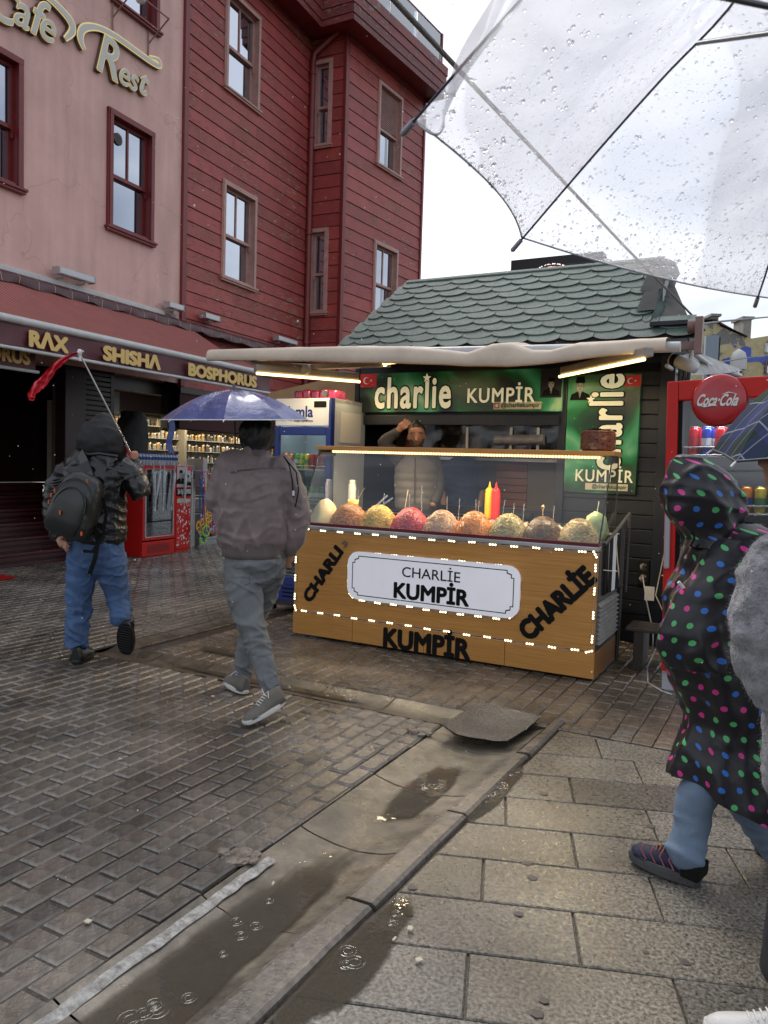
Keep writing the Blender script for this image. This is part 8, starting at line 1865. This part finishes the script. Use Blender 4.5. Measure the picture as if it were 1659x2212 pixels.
b.inputs['Roughness'].default_value = .42; nz = n('ShaderNodeTexNoise'); nz.inputs['Scale'].default_value = 16; nz.inputs['Detail'].default_value = 5; bp = n('ShaderNodeBump'); bp.inputs['Strength'].default_value = .5; bp.inputs['Distance'].default_value = .008; tcx = n('ShaderNodeTexCoord'); l(tcx.outputs['Object'], nz.inputs['Vector']); l(nz.outputs[0], bp.inputs['Height']); l(bp.outputs[0], b.inputs['Normal'])
_cp = crease([((.35, 0, 1), 7, 1.2), ((-.5, 0, 1), 9, 1.2), ((1, 0, .2), 8, 1.5)], .009, 15)
def cloth(name, secs, qf, m_, parent, org, nseg=96, sub=8, fold=.012, seed=0, hem=None, cap_top=True, nf=9, depth=1):
    """secs: (x centre px, y px, half width px, depth radius m, dd)"""
    pts = []
    for i in range(len(secs)-1):
        a, b_, c, d_ = secs[max(i-1, 0)], secs[i], secs[i+1], secs[min(i+2, len(secs)-1)]
        for k in range(sub):
            t_ = k/sub; pts.append([.5*((2*b_[j])+(c[j]-a[j])*t_+(2*a[j]-5*b_[j]+4*c[j]-d_[j])*t_*t_+(3*b_[j]-a[j]-3*c[j]+d_[j])*t_**3) for j in range(5)])
    pts.append(list(secs[-1])); rr = []; uv = []; vlen = 0; prev = None
    for i, (x, y, w_, rb_, dd2) in enumerate(pts):
        c = qf(x, y, dd2); ra_ = (qf(x+w_, y, dd2)-c).length; f_ = i/(len(pts)-1); ring = []; us = 0; u_row = []
        if prev is not None: vlen += (c-prev).length
        prev = c
        per = pi*(ra_+rb_)
        for j in range(nseg+1):
            a_ = 2*pi*j/nseg-pi; aa = 2*pi*(j % nseg)/nseg-pi
            fo = fold*min(1, .25+f_*1.1)*(sin(aa*nf+seed+2.2*noise.noise(V((f_*3, cos(aa)*1.5, sin(aa)*1.5+seed))))*.6+1.1*noise.noise(V((cos(aa)*2.2+seed, sin(aa)*2.2, f_*4))))
            p = c+V(((ra_+fo)*cos(aa), (rb_+fo)*sin(aa), 0))
            if hem: p.z += hem(aa)*f_**3
            p += V((cos(aa), sin(aa), 0))*_cp(p)
            ring.append(p-org); u_row.append((a_/(2*pi)*per, -vlen+(hem(aa)*f_**3 if hem else 0)))
        rr.append(ring); uv.append(u_row)
    n1_ = nseg+1; vs = [p for r_ in rr for p in r_]; fs = [(i*n1_+j, i*n1_+j+1, (i+1)*n1_+j+1, (i+1)*n1_+j) for i in range(len(rr)-1) for j in range(nseg)]
    mb = MB(); mb.add(vs, fs, 0, True)
    me = mb.mesh(name, m_); ul = me.uv_layers.new(name='UVMap'); flat = [q for r_ in uv for q in r_]
    for lp in me.loops: ul.data[lp.index].uv = flat[lp.vertex_index]
    return link(name, me, parent)
cloth('poncho', [(1580, 1128, 46, .07, 0), (1590, 1148, 78, .11, .0), (1600, 1190, 112, .16, .02), (1596, 1240, 120, .19, .03), (1582, 1300, 132, .21, .04), (1580, 1400, 132, .21, .05), (1588, 1480, 122, .20, .05), (1602, 1560, 116, .19, .05), (1600, 1640, 142, .22, .05), (1606, 1690, 152, .22, .05)], q5, M_dot, PW_, og, fold=.020, hem=lambda a: -.055-.075*cos(a)-.02*sin(3*a), nf=8)
cloth('poncho_hood', [(1484, 982, 8, .015, .0), (1488, 990, 30, .05, 0), (1498, 1010, 52, .08, 0), (1507, 1035, 68, .10, 0), (1511, 1065, 80, .115, 0), (1515, 1095, 82, .12, 0), (1521, 1122, 74, .11, 0), (1532, 1146, 64, .095, 0), (1548, 1164, 68, .10, .0), (1562, 1180, 84, .12, .0)], q5, M_dot, PW_, og, fold=.010, seed=3, nf=5)
# second layer: cape flap and folds over the near arm
cloth('poncho_sleeve', [(1600, 1165, 40, .05, -.10), (1590, 1210, 62, .07, -.12), (1560, 1270, 78, .085, -.14), (1530, 1340, 88, .09, -.15), (1512, 1400, 84, .085, -.14), (1520, 1440, 80, .08, -.13)], q5, M_dot, PW_, og, fold=.012, seed=8, nf=4)
mb = MB(); mb.tube([q5(1497, 1148, -.11), q5(1500, 1165, -.12), q5(1492, 1178, -.12), q5(1500, 1186, -.12), q5(1510, 1176, -.12)], .004, 5); mb.obj('drawstring', M_black, PW_, -og)
M_lj = mat('light_wet_jeans', (.17, .24, .34), .7, nscale=5, namt=.3, bump=.4, bscale=200)
mb = MB(); limb(mb, [R1(q5(1548, 1640, .03), .075), R1(q5(1506, 1722), .072), R1(q5(1497, 1770, -.01), .068), R1(q5(1487, 1815, -.02), .068), R1(q5(1478, 1846, -.03), .076)], 22); limb(mb, [R1(q5(1580, 1640, .06), .11), R1(q5(1640, 1760, .09), .085), R1(q5(1710, 1860, .09), .078), R1(q5(1790, 1945, .04), .075)], 20)
blob('jeans', mb, .008, M_lj, PW_, og, 2, folds(6, 6, 17, .008, 23, True))
M_nav = mat('navy_mesh_shoe', (.014, .018, .055), .7, nscale=50, namt=.5, bump=.6, bscale=180); M_gs = mat('grey_chunky_sole', (.075, .078, .08), .55, nscale=12, namt=.3, bump=.3, bscale=40)
hs = gp(1512, 1914, .003); ts = gp(1374, 1856, .012); Ts = shoe(PW_, og, hs, ts-hs, (0, 0, 1), .262, .105, M_nav, M_gs, ('trainer', 'chunky_sole'), .034, mat('rust_lace', (.25, .06, .03), .7), .085)
sd = 1
for k in range(4): mb = MB(); y0 = .08+k*.035; mb.tube([Ts(sd*-.052, y0, .045), Ts(sd*-.050, y0+.022, .075), Ts(sd*-.046, y0+.012, .10)], .003, 4); mb.obj('pink_chevron', mat('pink_reflex', (.45, .13, .14), .5), PW_)
MB().box(-.052, .052, -.01, .06, .03, .085, bev=.01).obj('heel_cup', M_black, PW_).matrix_local = Matrix.Translation(hs-og) @ (ts-hs).to_track_quat('Y', 'Z').to_matrix().to_4x4()
hs = P(1800, 1990, 2.80); hs.z = .003; shoe(PW_, og, hs, (-.7, .7, 0), (0, 0, 1), .285, .105, M_nav, M_gs, ('trainer', 'chunky_sole'), .034)
cg = thing('cigarette', 'white paper tube with red tip held at a dark gap of the dotted poncho', 'cigarette', q5(1473, 1265, -.245), 0)
mb = MB(); mb.tube([(-.012, 0, .012), (.006, 0, -.008)], .006, 8); mb.obj('paper', M_wl, cg); mb = MB(); mb.tube([(.006, 0, -.008), (.012, 0, -.014)], .006, 8); mb.obj('tip', M_rl, cg)

# ---- person in grey fleece at the right edge, with the tartan umbrella
def q6(x, y, dd=0): return P(x, y, 2.05+dd)
og = P(1760, 2190, 2.12); og.z = 0
GP = thing('person', 'person in a fluffy grey fleece coat with white sneakers, cut off by the right edge', 'person', og, 0)
mb = MB()
limb(mb, [R1(q6(1800, 1750), .12, .09), R1(q6(1800, 1500), .13, .10), R1(q6(1790, 1260), .12, .08), R1(q6(1760, 1150), .06), R1(q6(1740, 1110), .055)])
chain(mb, [R1(q6(1706, 1065), .055, .06), R1(q6(1715, 1000), .080, .075), R1(q6(1722, 950), .072, .072)], 20)
chain(mb, [R1(q6(1652, 985), .010), R1(q6(1646, 1002), .015, .013)], 10); chain(mb, [R1(q6(1665, 1026), .016, .02), R1(q6(1668, 1030), .016, .02)], 8)
limb(mb, [R1(q6(1720, 1230), .05), R1(q6(1640, 1450), .04), R1(q6(1720, 1330, .05), .03), R1(q6(1745, 1290, .06), .026)], 12); limb(mb, [R1(q6(1860, 1230), .05), R1(q6(1890, 1450), .04), R1(q6(1850, 1600, .05), .03)], 12)
for i in range(4): finger(mb, [q6(1745, 1280+i*12, .06), q6(1760, 1276+i*12, .04), q6(1768, 1282+i*12, .06)], .0095); finger(mb, [q6(1838+i*8, 1612, .05), q6(1838+i*8, 1630, .045), q6(1842+i*8, 1640, .05)], .0095)
finger(mb, [q6(1742, 1290, .05), q6(1756, 1264, .05)], .0105)
for s_ in (-1, 1): limb(mb, [R1(q6(1800+s_*45, 1750), .08), R1(V((og.x+.03+s_*.1, og.y, .45)), .055), R1(V((og.x+s_*.10, og.y, .06)), .042)], 12)
blob('body', mb, .008, M_skin, GP, og, 2)
M_flc = mat('grey_fleece', (.33, .33, .35), .95, nscale=26, namt=.55, bump=1, bscale=90, bdist=.012, sheen=.5, dark=(.13, .13, .14))
mb = MB(); limb(mb, [R1(q6(1700, 1190), .075), R1(q6(1680, 1250), .098), R1(q6(1668, 1310, -.01), .100), R1(q6(1664, 1375, -.01), .108), R1(q6(1674, 1440), .100), R1(q6(1690, 1490, .01), .085)], 22)
limb(mb, [R1(q6(1790, 1700), .17, .14), R1(q6(1790, 1500), .16, .14), R1(q6(1785, 1300), .17, .13), R1(q6(1785, 1215), .175, .13), R1(q6(1765, 1170), .12, .11), R1(q6(1755, 1140), .08, .08)], 24)
fo = blob('fleece_coat', mb, .009, M_flc, GP, og, 3, lambda c: folds(7, 7, 9, .016, 31, True)(c)+.004*noise.noise(c*60))
fm = MB(); r_ = random.Random(8); vs = fo.data.vertices; ns_ = len(vs)
for i in range(16000):
    v = vs[r_.randrange(ns_)]
    if (v.co+og).x > 1.15: continue
    d_ = (v.normal+V((r_.gauss(0, .6), r_.gauss(0, .6), r_.gauss(0, .6)-.2))).normalized()*r_.uniform(.004, .010); s_ = d_.cross(V((0, 1, 0))).normalized()*.0006
    c = v.co+V((r_.gauss(0, .003), r_.gauss(0, .003), r_.gauss(0, .003))); fm.add([c-s_, c+s_, c+d_], [(0, 1, 2)])
o = fm.obj('fleece_fibres', M_flc, GP); o['kind'] = 'stuff'
mb = MB(); limb(mb, [R1(q6(1800, 1700), .15, .12), R1(q6(1800, 1790), .15, .12)], 16, 3)
for s_ in (-1, 1): limb(mb, [R1(q6(1800+s_*45, 1760), .09), R1(V((og.x+.03+s_*.1, og.y, .45)), .07), R1(V((og.x+s_*.10, og.y, .08)), .062)], 14)
blob('trousers', mb, .012, M_sl, GP, og, 2)
mb = MB(); limb(mb, [R1(q6(1760, 985, .0), .075, .08), R1(q6(1745, 945), .078, .08), R1(q6(1725, 925), .06, .07)], 16); blob('hair', mb, .01, M_hair, GP, og, 2)
hs = gp(1768, 2272, .002); ts = gp(1528, 2236, .002); M_ws = mat('white_leather', (.66, .65, .62), .45, nscale=14, namt=.12, bump=.2, bscale=60)
shoe(GP, og, hs, ts-hs, (0, 0, 1), .28, .10, M_ws, M_wsl, ('sneaker', 'rubber_sole'), .028, M_wl, .08); hs2 = V((og.x+.10, og.y-.06, .002)); shoe(GP, og, hs2, (.55, 1, 0), (0, 0, 1), .28, .10, M_ws, M_wsl, ('sneaker', 'rubber_sole'), .028)
M_tar = D.materials.new('tartan_nylon'); M_tar.use_nodes = True; t = M_tar.node_tree; b = t.nodes['Principled BSDF']; n = t.nodes.new; l = t.links.new
uvn = n('ShaderNodeUVMap'); uvn.uv_map = 'UVMap'; sx = n('ShaderNodeSeparateXYZ'); l(uvn.outputs[0], sx.inputs[0]); b.inputs['Roughness'].default_value = .75; b.inputs['Specular IOR Level'].default_value = .2
def band(v, per, lo, hi): f_ = mth('FRACT', mth('DIVIDE', v, per)); return mth('MULTIPLY', mth('GREATER_THAN', f_, lo), mth('LESS_THAN', f_, hi))
wl = mth('MAXIMUM', band(sx.outputs['X'], .07, .0, .045), band(sx.outputs['Y'], .07, .0, .045)); nb_ = mth('MULTIPLY', mth('ADD', band(sx.outputs['X'], .17, .25, .75), band(sx.outputs['Y'], .17, .25, .75)), .5)
m1 = n('ShaderNodeMix'); m1.data_type = 'RGBA'; m1.inputs['A'].default_value = (.008, .025, .020, 1); m1.inputs['B'].default_value = (.025, .035, .12, 1); l(nb_, m1.inputs['Factor']); m2 = n('ShaderNodeMix'); m2.data_type = 'RGBA'; m2.inputs['B'].default_value = (.22, .25, .32, 1); l(m1.outputs['Result'], m2.inputs['A']); l(wl, m2.inputs['Factor']); l(m2.outputs['Result'], b.inputs['Base Color'])
TU, cpt_ = umbrella('tartan_umbrella', 'dark tartan umbrella with white lines held by the person in grey fleece', 'umbrella', P(1850, 925, 2.10), (-.26, -.08, .95), .37, .20, M_tar, 8, pi+.2, {'hem': mat('dark_hem', (.02, .03, .06), .5), 'len': .38}, uv=True, prof=2.2)
